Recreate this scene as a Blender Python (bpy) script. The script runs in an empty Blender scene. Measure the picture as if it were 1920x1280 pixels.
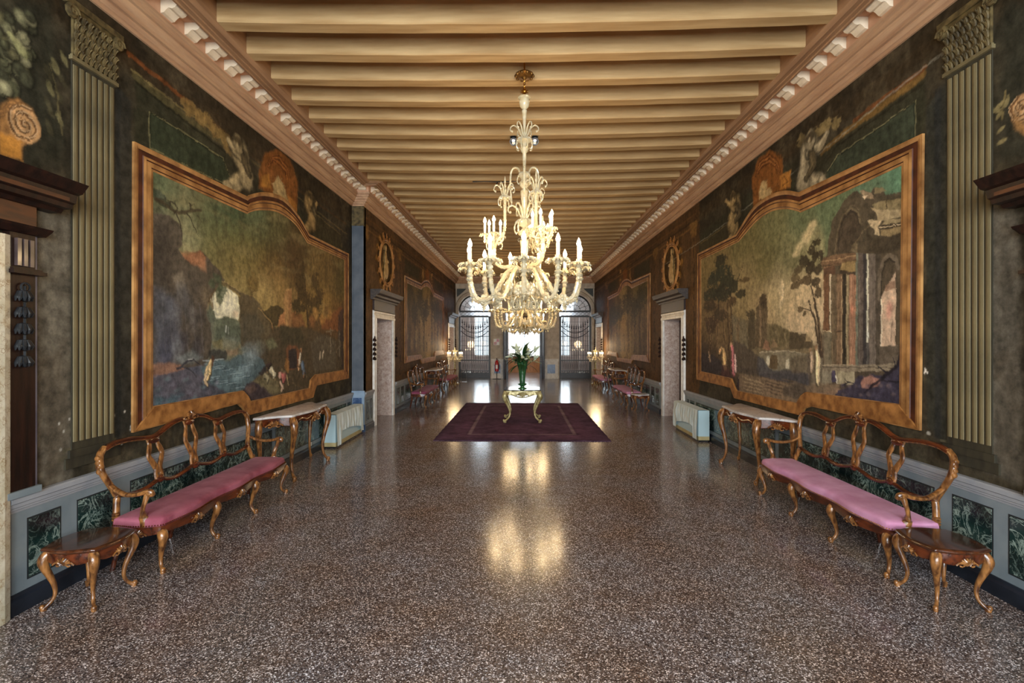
import bpy, math, random
import numpy as np
from math import sin, cos, pi, radians
from mathutils import Vector

# ------------------------------------------------------------------ camera, world, light, exposure
scene = bpy.context.scene
col = scene.collection
TH = radians(1.134); F = 960.0; CX = 960.0; CY = 637.0; H = 1.87
camd = bpy.data.cameras.new('camera'); cam = bpy.data.objects.new('camera', camd); col.objects.link(cam)
cam.location = (0, 0, H); cam.rotation_euler = (pi/2, 0, TH)
camd.sensor_width = 36; camd.lens = 18; camd.shift_y = -3/1920; camd.clip_start = .05; camd.clip_end = 300
scene.camera = cam
vs = scene.view_settings
vs.view_transform = 'Standard'; vs.look = 'None'; vs.gamma = 1; vs.use_curve_mapping = False; vs.exposure = 0.3
world = bpy.data.worlds.new('daylight_sky'); scene.world = world; world.use_nodes = True
wn = world.node_tree.nodes; wl = world.node_tree.links
bg = wn['Background']; bg.inputs[0].default_value = (.86, .93, 1, 1); bg.inputs[1].default_value = 1.5

def area(name, loc, rot, sx, sy, power, color):
    l = bpy.data.lights.new(name, 'AREA'); l.shape = 'RECTANGLE'; l.size = sx; l.size_y = sy
    l.energy = power; l.color = color
    o = bpy.data.objects.new(name, l); o.location = loc; o.rotation_euler = rot; col.objects.link(o); return o
# daylight entering the tall windows of the wall behind the camera and those of the loggia beyond the gates
FW = -3.2
for wx in (-2.15, 0.05, 2.25):
    area('window_daylight', (wx, FW-.35, 2.6), (radians(90), 0, 0), 1.7, 3.6, 520, (.93, .97, 1))
for wx in (-2.3, .1, 2.55):
    area('loggia_daylight', (wx, 30.0, 2.4), (radians(90), 0, pi), 1.6, 3.2, 170, (.92, .97, 1))

# ------------------------------------------------------------------ photo pixel -> place
def ray(u, v):
    a = (u-CX)/F
    return (a*cos(TH)-sin(TH), a*sin(TH)+cos(TH), -(v-CY)/F)
def onx(u, v, X):
    d = ray(u, v); t = X/d[0]; return (t*d[1], H+t*d[2])          # -> (y, z) on a side wall
def ony(u, v, Y):
    d = ray(u, v); t = Y/d[1]; return (t*d[0], H+t*d[2])
def floor_at(u, v):
    d = ray(u, v); t = -H/d[2]; return (t*d[0], t*d[1])

XL, XR, XP, YP, YB, ZC = -3.48, 3.5, -3.24, 10.4, 24.9, 5.2     # walls, pier step, back wall, ceiling boards

# ------------------------------------------------------------------ object helpers
def link(o, parent=None):
    col.objects.link(o)
    if parent is not None: o.parent = parent
    return o
def tag(o, label=None, cat=None, group=None, kind=None):
    if label: o['label'] = label
    if cat: o['category'] = cat
    if group: o['group'] = group
    if kind: o['kind'] = kind
    return o
def thing(name, label, cat, loc=(0, 0, 0), rz=0, group=None):
    o = bpy.data.objects.new(name, None); link(o); o.location = loc; o.rotation_euler = (0, 0, rz)
    o.empty_display_size = .1
    return tag(o, label, cat, group)
def child(name, mesh, parent, loc=(0, 0, 0), rot=(0, 0, 0), sc=(1, 1, 1)):
    o = bpy.data.objects.new(name, mesh); link(o, parent); o.location = loc; o.rotation_euler = rot; o.scale = sc; return o
def copy_tree(o, parent=None):
    c = o.copy(); col.objects.link(c); c.parent = parent
    for ch in list(o.children): copy_tree(ch, c)
    return c

class MB:
    def __init__(s): s.v = []; s.f = []; s.m = []; s.mi = 0
    def add(s, vs_, fs):
        b = len(s.v); s.v += [tuple(p) for p in vs_]
        s.f += [tuple(b+i for i in f) for f in fs]; s.m += [s.mi]*len(fs); return s
    def box(s, a, b):
        (x0, y0, z0), (x1, y1, z1) = a, b
        if x0 > x1: x0, x1 = x1, x0
        if y0 > y1: y0, y1 = y1, y0
        if z0 > z1: z0, z1 = z1, z0
        return s.add([(x0,y0,z0),(x1,y0,z0),(x1,y1,z0),(x0,y1,z0),(x0,y0,z1),(x1,y0,z1),(x1,y1,z1),(x0,y1,z1)],
                     [(0,3,2,1),(4,5,6,7),(0,1,5,4),(1,2,6,5),(2,3,7,6),(3,0,4,7)])
    def tube(s, pts, r, n=8, sx=1., sy=1., up=(0, 0, 1), cap=True):
        """round bar along pts; r one radius or one per point; sx / sy squash the section (sideways / along up)"""
        P = [Vector(p) for p in pts]; m = len(P)
        R = r if isinstance(r, (list, tuple)) else [r]*m
        U = Vector(up); vs_ = []
        for i in range(m):
            t = (P[min(i+1, m-1)]-P[max(i-1, 0)])
            t = t.normalized() if t.length > 1e-9 else Vector((0, 0, 1))
            a = t.cross(U)
            if a.length < .15: a = t.cross(Vector((0, 1, 0)) if abs(t.y) < .8 else Vector((1, 0, 0)))
            a.normalize(); b = a.cross(t).normalized()
            if i and a.dot(pa) < 0: a = -a; b = -b
            pa = a
            for k in range(n):
                q = 2*pi*k/n
                vs_.append(P[i]+a*(cos(q)*R[i]*sx)+b*(sin(q)*R[i]*sy))
        fs = []
        for i in range(m-1):
            for k in range(n):
                k2 = (k+1) % n
                fs.append((i*n+k, i*n+k2, (i+1)*n+k2, (i+1)*n+k))
        if cap:
            fs.append(tuple(range(n-1, -1, -1))); fs.append(tuple((m-1)*n+k for k in range(n)))
        return s.add(vs_, fs)
    def lathe(s, prof, n=16, c=(0, 0, 0)):
        vs_ = []; fs = []
        for r, z in prof:
            for k in range(n): vs_.append((c[0]+r*cos(2*pi*k/n), c[1]+r*sin(2*pi*k/n), c[2]+z))
        for i in range(len(prof)-1):
            for k in range(n):
                k2 = (k+1) % n; fs.append((i*n+k, i*n+k2, (i+1)*n+k2, (i+1)*n+k))
        fs.append(tuple(range(n-1, -1, -1))); fs.append(tuple((len(prof)-1)*n+k for k in range(n)))
        return s.add(vs_, fs)
    def ball(s, c, r, n=10, m=6):
        if not isinstance(r, (tuple, list)): r = (r, r, r)
        vs_ = [(c[0], c[1], c[2]-r[2])]; fs = []
        for i in range(1, m):
            a = -pi/2+pi*i/m
            for k in range(n): vs_.append((c[0]+r[0]*cos(a)*cos(2*pi*k/n), c[1]+r[1]*cos(a)*sin(2*pi*k/n), c[2]+r[2]*sin(a)))
        vs_.append((c[0], c[1], c[2]+r[2])); L = len(vs_)-1
        for k in range(n):
            k2 = (k+1) % n; fs.append((0, 1+k2, 1+k)); fs.append((L, 1+(m-2)*n+k, 1+(m-2)*n+k2))
            for i in range(m-2): fs.append((1+i*n+k, 1+i*n+k2, 1+(i+1)*n+k2, 1+(i+1)*n+k))
        return s.add(vs_, fs)
    def prism(s, poly, z0, z1):
        n = len(poly)
        vs_ = [(x, y, z0) for x, y in poly]+[(x, y, z1) for x, y in poly]
        fs = [tuple(range(n-1, -1, -1)), tuple(range(n, 2*n))]+[(k, (k+1) % n, n+(k+1) % n, n+k) for k in range(n)]
        return s.add(vs_, fs)
    def extr(s, poly, axis, a, b):
        """extrude a polygon given in the two other axes along axis (0 x, 1 y) from a to b"""
        n = len(poly)
        g = (lambda p, t: (t, p[0], p[1])) if axis == 0 else (lambda p, t: (p[0], t, p[1]))
        vs_ = [g(p, a) for p in poly]+[g(p, b) for p in poly]
        return s.add(vs_, [tuple(range(n)), tuple(range(2*n-1, n-1, -1))]+[(k, n+k, n+(k+1) % n, (k+1) % n) for k in range(n)])
    def mesh(s, name, mats, smooth=True, fixn=True):
        me = bpy.data.meshes.new(name); me.from_pydata(s.v, [], s.f)
        if not isinstance(mats, (list, tuple)): mats = [mats]
        for m in mats: me.materials.append(m)
        if len(mats) > 1: me.polygons.foreach_set('material_index', s.m)
        if fixn:
            import bmesh
            bm = bmesh.new(); bm.from_mesh(me); bmesh.ops.recalc_face_normals(bm, faces=bm.faces); bm.to_mesh(me); bm.free()
        if smooth:
            me.polygons.foreach_set('use_smooth', [True]*len(me.polygons))
            try: me.set_sharp_from_angle(angle=radians(38))
            except Exception: pass
        me.update(); return me
    def build(s, name, mats, parent=None, loc=(0, 0, 0), rot=(0, 0, 0), smooth=True):
        return child(name, s.mesh(name, mats, smooth), parent, loc, rot)

def cat(pts, k=6):
    """Catmull-Rom through points of any dimension"""
    P = [np.array(p, float) for p in pts]; P = [2*P[0]-P[1]]+P+[2*P[-1]-P[-2]]; out = []
    for i in range(1, len(P)-2):
        for j in range(k):
            t = j/k; a, b, c, d = P[i-1:i+3]
            out.append(tuple(.5*((2*b)+(-a+c)*t+(2*a-5*b+4*c-d)*t*t+(-a+3*b-3*c+d)*t**3)))
    out.append(tuple(P[-2])); return out

# ------------------------------------------------------------------ materials
def lin(c):
    r = []
    for x in c[:3]:
        x = x/255.; r.append(x/12.92 if x <= .04045 else ((x+.055)/1.055)**2.4)
    return r
def L4(c): return (*lin(c), 1)
def nmat(name):
    m = bpy.data.materials.new(name); m.use_nodes = True
    return m, m.node_tree.nodes, m.node_tree.links, m.node_tree.nodes['Principled BSDF']
def mat(name, c1, c2=None, rough=.5, metal=0., scale=6., stretch=(1, 1, 1), bump=0., bscale=60., spec=.5, coat=0., trans=0., contrast=(.35, .65), emis=None, detail=4, alpha=1.):
    m, N, Lk, P = nmat(name)
    P.inputs['Roughness'].default_value = rough; P.inputs['Metallic'].default_value = metal
    P.inputs['Specular IOR Level'].default_value = spec; P.inputs['Coat Weight'].default_value = coat
    P.inputs['Coat Roughness'].default_value = .08; P.inputs['Transmission Weight'].default_value = trans
    P.inputs['Base Color'].default_value = L4(c1); P.inputs['Alpha'].default_value = alpha
    if c2 is not None or bump:
        tc = N.new('ShaderNodeTexCoord'); mp = N.new('ShaderNodeMapping'); mp.inputs['Scale'].default_value = stretch
        Lk.new(tc.outputs['Object'], mp.inputs[0])
    if c2 is not None:
        nz = N.new('ShaderNodeTexNoise'); nz.inputs['Scale'].default_value = scale; nz.inputs['Detail'].default_value = detail
        Lk.new(mp.outputs[0], nz.inputs['Vector'])
        rp = N.new('ShaderNodeValToRGB'); rp.color_ramp.elements[0].position = contrast[0]; rp.color_ramp.elements[1].position = contrast[1]
        rp.color_ramp.elements[0].color = L4(c1); rp.color_ramp.elements[1].color = L4(c2)
        Lk.new(nz.outputs['Fac'], rp.inputs[0]); Lk.new(rp.outputs[0], P.inputs['Base Color'])
    if bump:
        nb = N.new('ShaderNodeTexNoise'); nb.inputs['Scale'].default_value = bscale; nb.inputs['Detail'].default_value = 3
        Lk.new(mp.outputs[0], nb.inputs['Vector'])
        b = N.new('ShaderNodeBump'); b.inputs['Strength'].default_value = bump; b.inputs['Distance'].default_value = .01
        Lk.new(nb.outputs['Fac'], b.inputs['Height']); Lk.new(b.outputs[0], P.inputs['Normal'])
    if emis:
        P.inputs['Emission Color'].default_value = (*emis[0], 1); P.inputs['Emission Strength'].default_value = emis[1]
    return m
def veined(name, base, vein, scale=5., rough=.25, width=.06, warp=.6, base2=None):
    """marble: voronoi edge veins warped by noise over a mottled ground"""
    m, N, Lk, P = nmat(name); P.inputs['Roughness'].default_value = rough
    tc = N.new('ShaderNodeTexCoord')
    nz = N.new('ShaderNodeTexNoise'); nz.inputs['Scale'].default_value = scale*.9; nz.inputs['Detail'].default_value = 5
    Lk.new(tc.outputs['Object'], nz.inputs['Vector'])
    mx = N.new('ShaderNodeMix'); mx.data_type = 'VECTOR'; mx.inputs[0].default_value = warp
    vm = N.new('ShaderNodeVectorMath'); vm.operation = 'MULTIPLY_ADD'
    vm.inputs[1].default_value = (warp,)*3
    Lk.new(nz.outputs['Color'], vm.inputs[0]); Lk.new(tc.outputs['Object'], vm.inputs[2])
    vo = N.new('ShaderNodeTexVoronoi'); vo.feature = 'DISTANCE_TO_EDGE'; vo.inputs['Scale'].default_value = scale
    Lk.new(vm.outputs[0], vo.inputs['Vector'])
    vo2 = N.new('ShaderNodeTexVoronoi'); vo2.feature = 'DISTANCE_TO_EDGE'; vo2.inputs['Scale'].default_value = scale*2.7
    Lk.new(vm.outputs[0], vo2.inputs['Vector'])
    r1 = N.new('ShaderNodeValToRGB'); r1.color_ramp.elements[0].color = (1, 1, 1, 1); r1.color_ramp.elements[1].color = (0, 0, 0, 1)
    r1.color_ramp.elements[0].position = 0; r1.color_ramp.elements[1].position = width
    r2 = N.new('ShaderNodeValToRGB'); r2.color_ramp.elements[0].color = (.5, .5, .5, 1); r2.color_ramp.elements[1].color = (0, 0, 0, 1)
    r2.color_ramp.elements[0].position = 0; r2.color_ramp.elements[1].position = width*1.2
    Lk.new(vo.outputs['Distance'], r1.inputs[0]); Lk.new(vo2.outputs['Distance'], r2.inputs[0])
    ad = N.new('ShaderNodeMath'); ad.operation = 'MAXIMUM'; Lk.new(r1.outputs[0], ad.inputs[0]); Lk.new(r2.outputs[0], ad.inputs[1])
    n2 = N.new('ShaderNodeTexNoise'); n2.inputs['Scale'].default_value = scale*1.5; Lk.new(tc.outputs['Object'], n2.inputs['Vector'])
    mu = N.new('ShaderNodeMath'); mu.operation = 'MULTIPLY'; Lk.new(ad.outputs[0], mu.inputs[0])
    rr = N.new('ShaderNodeMapRange'); rr.inputs[1].default_value = .35; rr.inputs[2].default_value = .62
    Lk.new(n2.outputs['Fac'], rr.inputs[0]); Lk.new(rr.outputs[0], mu.inputs[1])
    gr = N.new('ShaderNodeValToRGB'); gr.color_ramp.elements[0].color = L4(base); gr.color_ramp.elements[1].color = L4(base2 or base)
    gr.color_ramp.elements[0].position = .35; gr.color_ramp.elements[1].position = .68; Lk.new(nz.outputs['Fac'], gr.inputs[0])
    c = N.new('ShaderNodeMix'); c.data_type = 'RGBA'; c.inputs[7].default_value = L4(vein)
    Lk.new(mu.outputs[0], c.inputs[0]); Lk.new(gr.outputs[0], c.inputs[6]); Lk.new(c.outputs[2], P.inputs['Base Color'])
    return m
def streaked(name, dark, mid, vein, scale):
    """green marble: wispy ridged-noise veins over a cloudy ground"""
    m, N, Lk, P = nmat(name); P.inputs['Roughness'].default_value = .22
    tc = N.new('ShaderNodeTexCoord')
    def ridge(s, dist, w, seed):
        mp = N.new('ShaderNodeMapping'); mp.inputs['Location'].default_value = (seed, seed*.7, seed*1.3); Lk.new(tc.outputs['Object'], mp.inputs[0])
        n = N.new('ShaderNodeTexNoise'); n.inputs['Scale'].default_value = s; n.inputs['Detail'].default_value = 6; n.inputs['Roughness'].default_value = .62; n.inputs['Distortion'].default_value = dist
        Lk.new(mp.outputs[0], n.inputs['Vector'])
        r = N.new('ShaderNodeValToRGB'); e = r.color_ramp.elements; e[0].position = .5-w; e[0].color = (0, 0, 0, 1); e[1].position = .5+w; e[1].color = (0, 0, 0, 1)
        q = e.new(.5); q.color = (1, 1, 1, 1); Lk.new(n.outputs['Fac'], r.inputs[0]); return r.outputs[0]
    a, b = ridge(scale, 1.2, .028, 0), ridge(scale*2.1, .8, .022, 5)
    g = N.new('ShaderNodeTexNoise'); g.inputs['Scale'].default_value = scale*.6; g.inputs['Detail'].default_value = 6; Lk.new(tc.outputs['Object'], g.inputs['Vector'])
    gr = N.new('ShaderNodeValToRGB'); gr.color_ramp.elements[0].position = .35; gr.color_ramp.elements[1].position = .7
    gr.color_ramp.elements[0].color = L4(dark); gr.color_ramp.elements[1].color = L4(mid); Lk.new(g.outputs['Fac'], gr.inputs[0])
    mx = N.new('ShaderNodeMath'); mx.operation = 'MAXIMUM'; Lk.new(a, mx.inputs[0])
    hb = N.new('ShaderNodeMath'); hb.operation = 'MULTIPLY'; hb.inputs[1].default_value = .55; Lk.new(b, hb.inputs[0]); Lk.new(hb.outputs[0], mx.inputs[1])
    rr = N.new('ShaderNodeMapRange'); rr.inputs[1].default_value = .38; rr.inputs[2].default_value = .58; rr.inputs[3].default_value = .15; rr.inputs[4].default_value = .85; Lk.new(g.outputs['Fac'], rr.inputs[0])
    mu = N.new('ShaderNodeMath'); mu.operation = 'MULTIPLY'; Lk.new(mx.outputs[0], mu.inputs[0]); Lk.new(rr.outputs[0], mu.inputs[1])
    c = N.new('ShaderNodeMix'); c.data_type = 'RGBA'; c.inputs[7].default_value = L4(vein); Lk.new(mu.outputs[0], c.inputs[0]); Lk.new(gr.outputs[0], c.inputs[6]); Lk.new(c.outputs[2], P.inputs['Base Color'])
    return m
def terrazzo():
    m, N, Lk, P = nmat('terrazzo')
    tc = N.new('ShaderNodeTexCoord')
    def chips(scale, stops, seedoff):
        mp = N.new('ShaderNodeMapping'); mp.inputs['Location'].default_value = (seedoff, seedoff*1.7, 0); mp.inputs['Scale'].default_value = (1, 1.25, 1)
        Lk.new(tc.outputs['Object'], mp.inputs[0])
        v = N.new('ShaderNodeTexVoronoi'); v.inputs['Scale'].default_value = scale; Lk.new(mp.outputs[0], v.inputs['Vector'])
        sp = N.new('ShaderNodeSeparateColor'); Lk.new(v.outputs['Color'], sp.inputs[0])
        r = N.new('ShaderNodeValToRGB'); r.color_ramp.interpolation = 'CONSTANT'
        els = r.color_ramp.elements
        els[0].position = 0; els[0].color = L4(stops[0][1]); els[1].position = stops[1][0]; els[1].color = L4(stops[1][1])
        for p, c in stops[2:]: e = els.new(p); e.color = L4(c)
        Lk.new(sp.outputs[0], r.inputs[0]); return r, v, sp
    fine, _, _ = chips(135, [(0, (48, 42, 42)), (.20, (88, 79, 75)), (.44, (110, 100, 95)), (.62, (78, 71, 71)), (.74, (146, 141, 141)), (.86, (220, 218, 220)), (.95, (32, 28, 30))], 0)
    big, bv, bs = chips(70, [(0, (98, 86, 80)), (.24, (64, 56, 56)), (.44, (122, 108, 100)), (.60, (118, 118, 124)), (.70, (232, 230, 232)), (.92, (30, 26, 30))], 3.3)
    th = N.new('ShaderNodeMath'); th.operation = 'LESS_THAN'; th.inputs[1].default_value = .34; Lk.new(bv.outputs['Distance'], th.inputs[0])
    gt = N.new('ShaderNodeMath'); gt.operation = 'GREATER_THAN'; gt.inputs[1].default_value = .42; Lk.new(bs.outputs[1], gt.inputs[0])
    fa = N.new('ShaderNodeMath'); fa.operation = 'MULTIPLY'; Lk.new(th.outputs[0], fa.inputs[0]); Lk.new(gt.outputs[0], fa.inputs[1])
    mx = N.new('ShaderNodeMix'); mx.data_type = 'RGBA'; Lk.new(fa.outputs[0], mx.inputs[0]); Lk.new(fine.outputs[0], mx.inputs[6]); Lk.new(big.outputs[0], mx.inputs[7])
    # large faint stains
    nz = N.new('ShaderNodeTexNoise'); nz.inputs['Scale'].default_value = 1.3; nz.inputs['Detail'].default_value = 7; nz.inputs['Roughness'].default_value = .65; Lk.new(tc.outputs['Object'], nz.inputs['Vector'])
    rp = N.new('ShaderNodeValToRGB'); rp.color_ramp.elements[0].position = .35; rp.color_ramp.elements[1].position = .7
    rp.color_ramp.elements[0].color = (1.0, .80, .66, 1); rp.color_ramp.elements[1].color = (1.16, 1.2, 1.28, 1); Lk.new(nz.outputs['Fac'], rp.inputs[0])
    mu = N.new('ShaderNodeMix'); mu.data_type = 'RGBA'; mu.blend_type = 'MULTIPLY'; mu.inputs[0].default_value = 1
    Lk.new(mx.outputs[2], mu.inputs[6]); Lk.new(rp.outputs[0], mu.inputs[7]); Lk.new(mu.outputs[2], P.inputs['Base Color'])
    n3 = N.new('ShaderNodeTexNoise'); n3.inputs['Scale'].default_value = 1.4; n3.inputs['Detail'].default_value = 4; Lk.new(tc.outputs['Object'], n3.inputs['Vector'])
    rr = N.new('ShaderNodeMapRange'); rr.inputs[3].default_value = .10; rr.inputs[4].default_value = .24; Lk.new(n3.outputs['Fac'], rr.inputs[0]); Lk.new(rr.outputs[0], P.inputs['Roughness'])
    P.inputs['Specular IOR Level'].default_value = .6
    nb = N.new('ShaderNodeTexNoise'); nb.inputs['Scale'].default_value = 3.; nb.inputs['Detail'].default_value = 2; Lk.new(tc.outputs['Object'], nb.inputs['Vector'])
    b = N.new('ShaderNodeBump'); b.inputs['Strength'].default_value = .05; b.inputs['Distance'].default_value = .02
    Lk.new(nb.outputs['Fac'], b.inputs['Height']); Lk.new(b.outputs[0], P.inputs['Normal'])
    return m
def painted(name, rough=.5, gain=1., weave=180.):
    """painted plaster / canvas: colour attribute plus fine procedural grain, cracks and relief"""
    m, N, Lk, P = nmat(name)
    at = N.new('ShaderNodeVertexColor'); at.layer_name = 'paint'
    tc = N.new('ShaderNodeTexCoord')
    nz = N.new('ShaderNodeTexNoise'); nz.inputs['Scale'].default_value = 14; nz.inputs['Detail'].default_value = 8; nz.inputs['Roughness'].default_value = .7
    Lk.new(tc.outputs['Object'], nz.inputs['Vector'])
    rr = N.new('ShaderNodeMapRange'); rr.inputs[1].default_value = .3; rr.inputs[2].default_value = .7; rr.inputs[3].default_value = .5*gain; rr.inputs[4].default_value = 1.5*gain
    Lk.new(nz.outputs['Fac'], rr.inputs[0])
    mu = N.new('ShaderNodeVectorMath'); mu.operation = 'SCALE'; Lk.new(at.outputs['Color'], mu.inputs[0]); Lk.new(rr.outputs[0], mu.inputs['Scale'])
    Lk.new(mu.outputs[0], P.inputs['Base Color'])
    nb = N.new('ShaderNodeTexNoise'); nb.inputs['Scale'].default_value = weave; nb.inputs['Detail'].default_value = 3; Lk.new(tc.outputs['Object'], nb.inputs['Vector'])
    ad = N.new('ShaderNodeMath'); ad.operation = 'ADD'; Lk.new(nb.outputs['Fac'], ad.inputs[0]); Lk.new(nz.outputs['Fac'], ad.inputs[1])
    b = N.new('ShaderNodeBump'); b.inputs['Strength'].default_value = .25; b.inputs['Distance'].default_value = .006
    Lk.new(ad.outputs[0], b.inputs['Height']); Lk.new(b.outputs[0], P.inputs['Normal'])
    P.inputs['Roughness'].default_value = rough; P.inputs['Specular IOR Level'].default_value = .1
    return m

M = {}
M['terrazzo'] = terrazzo()
M['beam'] = mat('painted_beam', (158, 126, 84), (182, 152, 108), .75, scale=2.2, stretch=(.6, 6, 6), bump=.15, bscale=12, spec=.2)
M['board'] = mat('ceiling_board', (150, 112, 74), (172, 132, 92), .75, scale=3)
M['cornice'] = mat('cornice_wood', (162, 124, 94), (184, 148, 114), .7, scale=3, stretch=(4, .5, 6), bump=.12, bscale=14)
M['soffit'] = mat('cornice_pink', (188, 142, 110), (204, 160, 128), .7, scale=5)
M['modillion'] = mat('modillion_white', (206, 186, 158), (222, 204, 178), .6, scale=9, bump=.1)
M['architrave'] = mat('architrave_brown', (136, 100, 70), (158, 120, 86), .65, scale=3, stretch=(4, .5, 6), bump=.12, bscale=14)
M['wall'] = painted('painted_plaster', .68)
M['canvas'] = painted('painted_canvas', .62, 1.15)
M['dado'] = mat('grey_blue_paint', (112, 124, 130), (130, 140, 144), .5, scale=4, bump=.06, bscale=40)
M['rail'] = mat('grey_rail_paint', (142, 146, 152), (158, 160, 164), .5, scale=4)
M['green_marble'] = streaked('green_marble', (10, 26, 26), (38, 62, 58), (168, 188, 176), 5.5)
M['blue_marble'] = veined('blue_marble', (40, 66, 104), (128, 152, 186), 5, .3, .06, .6, (66, 96, 140))
M['groove'] = mat('dark_groove', (30, 36, 38), rough=.6)
M['base'] = mat('dark_base_stone', (18, 24, 32), (34, 40, 50), .35, scale=5)
M['pier'] = mat('pier_blue_grey', (66, 74, 84), (92, 98, 106), .5, scale=3.5, bump=.08, detail=8)
M['pinkstone'] = veined('door_marble', (196, 176, 164), (150, 112, 100), 16, .35, .12, .3, (222, 210, 202))
M['whitestone'] = mat('white_stone', (202, 196, 186), (226, 222, 214), .45, scale=9, bump=.08)
M['stone'] = mat('back_stone', (166, 152, 134), (192, 180, 162), .55, scale=5, bump=.08)
M['stonedark'] = mat('spandrel_stone', (32, 36, 32), (52, 56, 48), .5, scale=7)
M['darkwood'] = mat('dark_carved_wood', (22, 11, 8), (44, 22, 14), .45, scale=4, stretch=(6, 6, .6), bump=.1, bscale=30, spec=.3)
M['redwood'] = mat('door_frieze_wood', (58, 26, 11), (88, 44, 18), .45, scale=4, stretch=(6, 1, 6), coat=.1)
M['bronze'] = mat('dark_bronze_carving', (18, 20, 22), (44, 46, 48), .32, scale=12, spec=.7)
M['walnut'] = mat('walnut', (50, 20, 9), (100, 46, 20), .24, scale=5, stretch=(1, 5, 5), coat=.5)
M['walnutg'] = mat('golden_walnut', (68, 36, 16), (152, 102, 54), .28, scale=9, stretch=(4, 4, 1.5), coat=.4)
M['tabletop'] = mat('dark_table_top', (46, 22, 10), (82, 42, 20), .16, scale=3, stretch=(1.5, 9, 9), coat=.6)
M['gilt'] = mat('gilded_wood', (150, 132, 80), (208, 194, 140), .35, .25, scale=14, bump=.12)
M['velvetL'] = mat('rose_velvet', (128, 60, 74), (160, 92, 106), .9, scale=5, bump=.15, bscale=50, detail=8, spec=.1)
M['velvetR'] = mat('lit_pink_velvet', (184, 124, 154), (206, 152, 182), .9, scale=5, bump=.15, bscale=50, detail=8, spec=.1)  # same velvet as the left seats, bluish light put into its colour
M['velvetF'] = mat('plum_velvet', (126, 54, 84), (152, 76, 106), .8, scale=3.5)
for k in ('velvetL', 'velvetR', 'velvetF'):
    p = M[k].node_tree.nodes['Principled BSDF']; p.inputs['Sheen Weight'].default_value = .06; p.inputs['Sheen Roughness'].default_value = .4
M['brass'] = mat('brass', (176, 128, 56), rough=.3, metal=1)
M['marble'] = veined('white_marble_top', (196, 190, 186), (150, 142, 140), 4, .2, .05, .6, (222, 218, 214))
M['cloth'] = mat('white_cloth', (206, 222, 222), (222, 234, 234), .8, scale=6, bump=.08)
M['heater'] = mat('heater_metal', (186, 214, 222), rough=.4)
M['ochre_cloth'] = mat('heater_base_paint', (176, 160, 112), (190, 176, 130), .7, scale=8)
M['rug'] = None
M['glass'] = mat('milky_gold_glass', (230, 214, 172), (244, 234, 204), .12, scale=20, trans=.5, spec=.8)
M['glassg'] = mat('amber_glass', (226, 182, 100), (240, 206, 134), .12, scale=20, trans=.5, spec=.8)
M['mirror'] = mat('silvered_bowl', (190, 190, 184), rough=.12, metal=1)
M['candle'] = mat('candle_white', (246, 240, 226), rough=.5)
M['flame'] = mat('candle_bulb', (255, 230, 180), rough=.4, emis=((1, .80, .46), 22))
M['iron'] = mat('black_iron', (16, 18, 22), (30, 33, 38), .42, scale=20, spec=.5)
M['doorleaf'] = mat('dark_blue_door', (26, 32, 44), (44, 52, 66), .4, scale=4)
M['pane'] = mat('window_glass', (236, 242, 246), rough=.05, trans=.9, spec=.5)
M['curtain'] = mat('white_curtain', (240, 240, 238), (250, 250, 250), .85, scale=6)
_p = M['curtain'].node_tree.nodes['Principled BSDF']; _p.inputs['Transmission Weight'].default_value = .35; _p.inputs['Roughness'].default_value = .9
M['panelwood'] = mat('light_wood_panel', (156, 96, 44), (186, 124, 64), .45, scale=4, stretch=(6, 6, .8))
M['plaster'] = mat('loggia_plaster', (196, 178, 170), (216, 200, 192), .7, scale=3)
M['leaf'] = mat('lily_leaf', (34, 66, 34), (64, 98, 52), .4, scale=8)
M['bud'] = mat('lily_bud', (178, 196, 160), (226, 230, 214), .5, scale=10)
M['vase'] = mat('green_vase_glass', (54, 110, 66), (84, 146, 92), .08, scale=9, trans=.45, spec=.8)
M['red'] = mat('extinguisher_red', (170, 24, 34), rough=.3)
M['black'] = mat('black_plastic', (14, 14, 15), rough=.4)
M['white'] = mat('white_plastic', (226, 226, 222), rough=.4)
M['chrome'] = mat('polished_metal', (200, 200, 200), rough=.2, metal=1)
M['ochre'] = mat('ochre_gilt_frame', (122, 82, 44), (182, 134, 80), .5, scale=5, bump=.15, bscale=40, detail=9, spec=.25)
M['ochre2'] = mat('marbled_ochre_frame', (116, 72, 34), (176, 122, 66), .5, scale=9, bump=.15, bscale=40, detail=10, spec=.25)
M['umber'] = mat('red_umber_band', (50, 22, 13), (84, 42, 24), .5, scale=7, spec=.3)
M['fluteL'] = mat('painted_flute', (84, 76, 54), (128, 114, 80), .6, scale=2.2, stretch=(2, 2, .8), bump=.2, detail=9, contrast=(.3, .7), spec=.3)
M['fluteD'] = mat('painted_flute_shade', (44, 41, 32), (62, 57, 43), .65, scale=5, stretch=(3, 3, .8), spec=.3)  # trompe-l'oeil shade between the flutes, put into the pigment; the base shares it
M['capital'] = mat('painted_capital', (58, 48, 28), (104, 88, 54), .6, scale=14, bump=.2, spec=.3)

def clear_pane():
    m = bpy.data.materials.new('clear_pane'); m.use_nodes = True; N = m.node_tree.nodes; Lk = m.node_tree.links
    for n in list(N): N.remove(n)
    o = N.new('ShaderNodeOutputMaterial'); t = N.new('ShaderNodeBsdfTransparent'); g = N.new('ShaderNodeBsdfGlossy'); g.inputs['Roughness'].default_value = .05
    t.inputs[0].default_value = (.93, .95, .96, 1); x = N.new('ShaderNodeMixShader'); x.inputs[0].default_value = .08
    Lk.new(t.outputs[0], x.inputs[1]); Lk.new(g.outputs[0], x.inputs[2]); Lk.new(x.outputs[0], o.inputs[0]); return m
M['pane'] = clear_pane()

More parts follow.
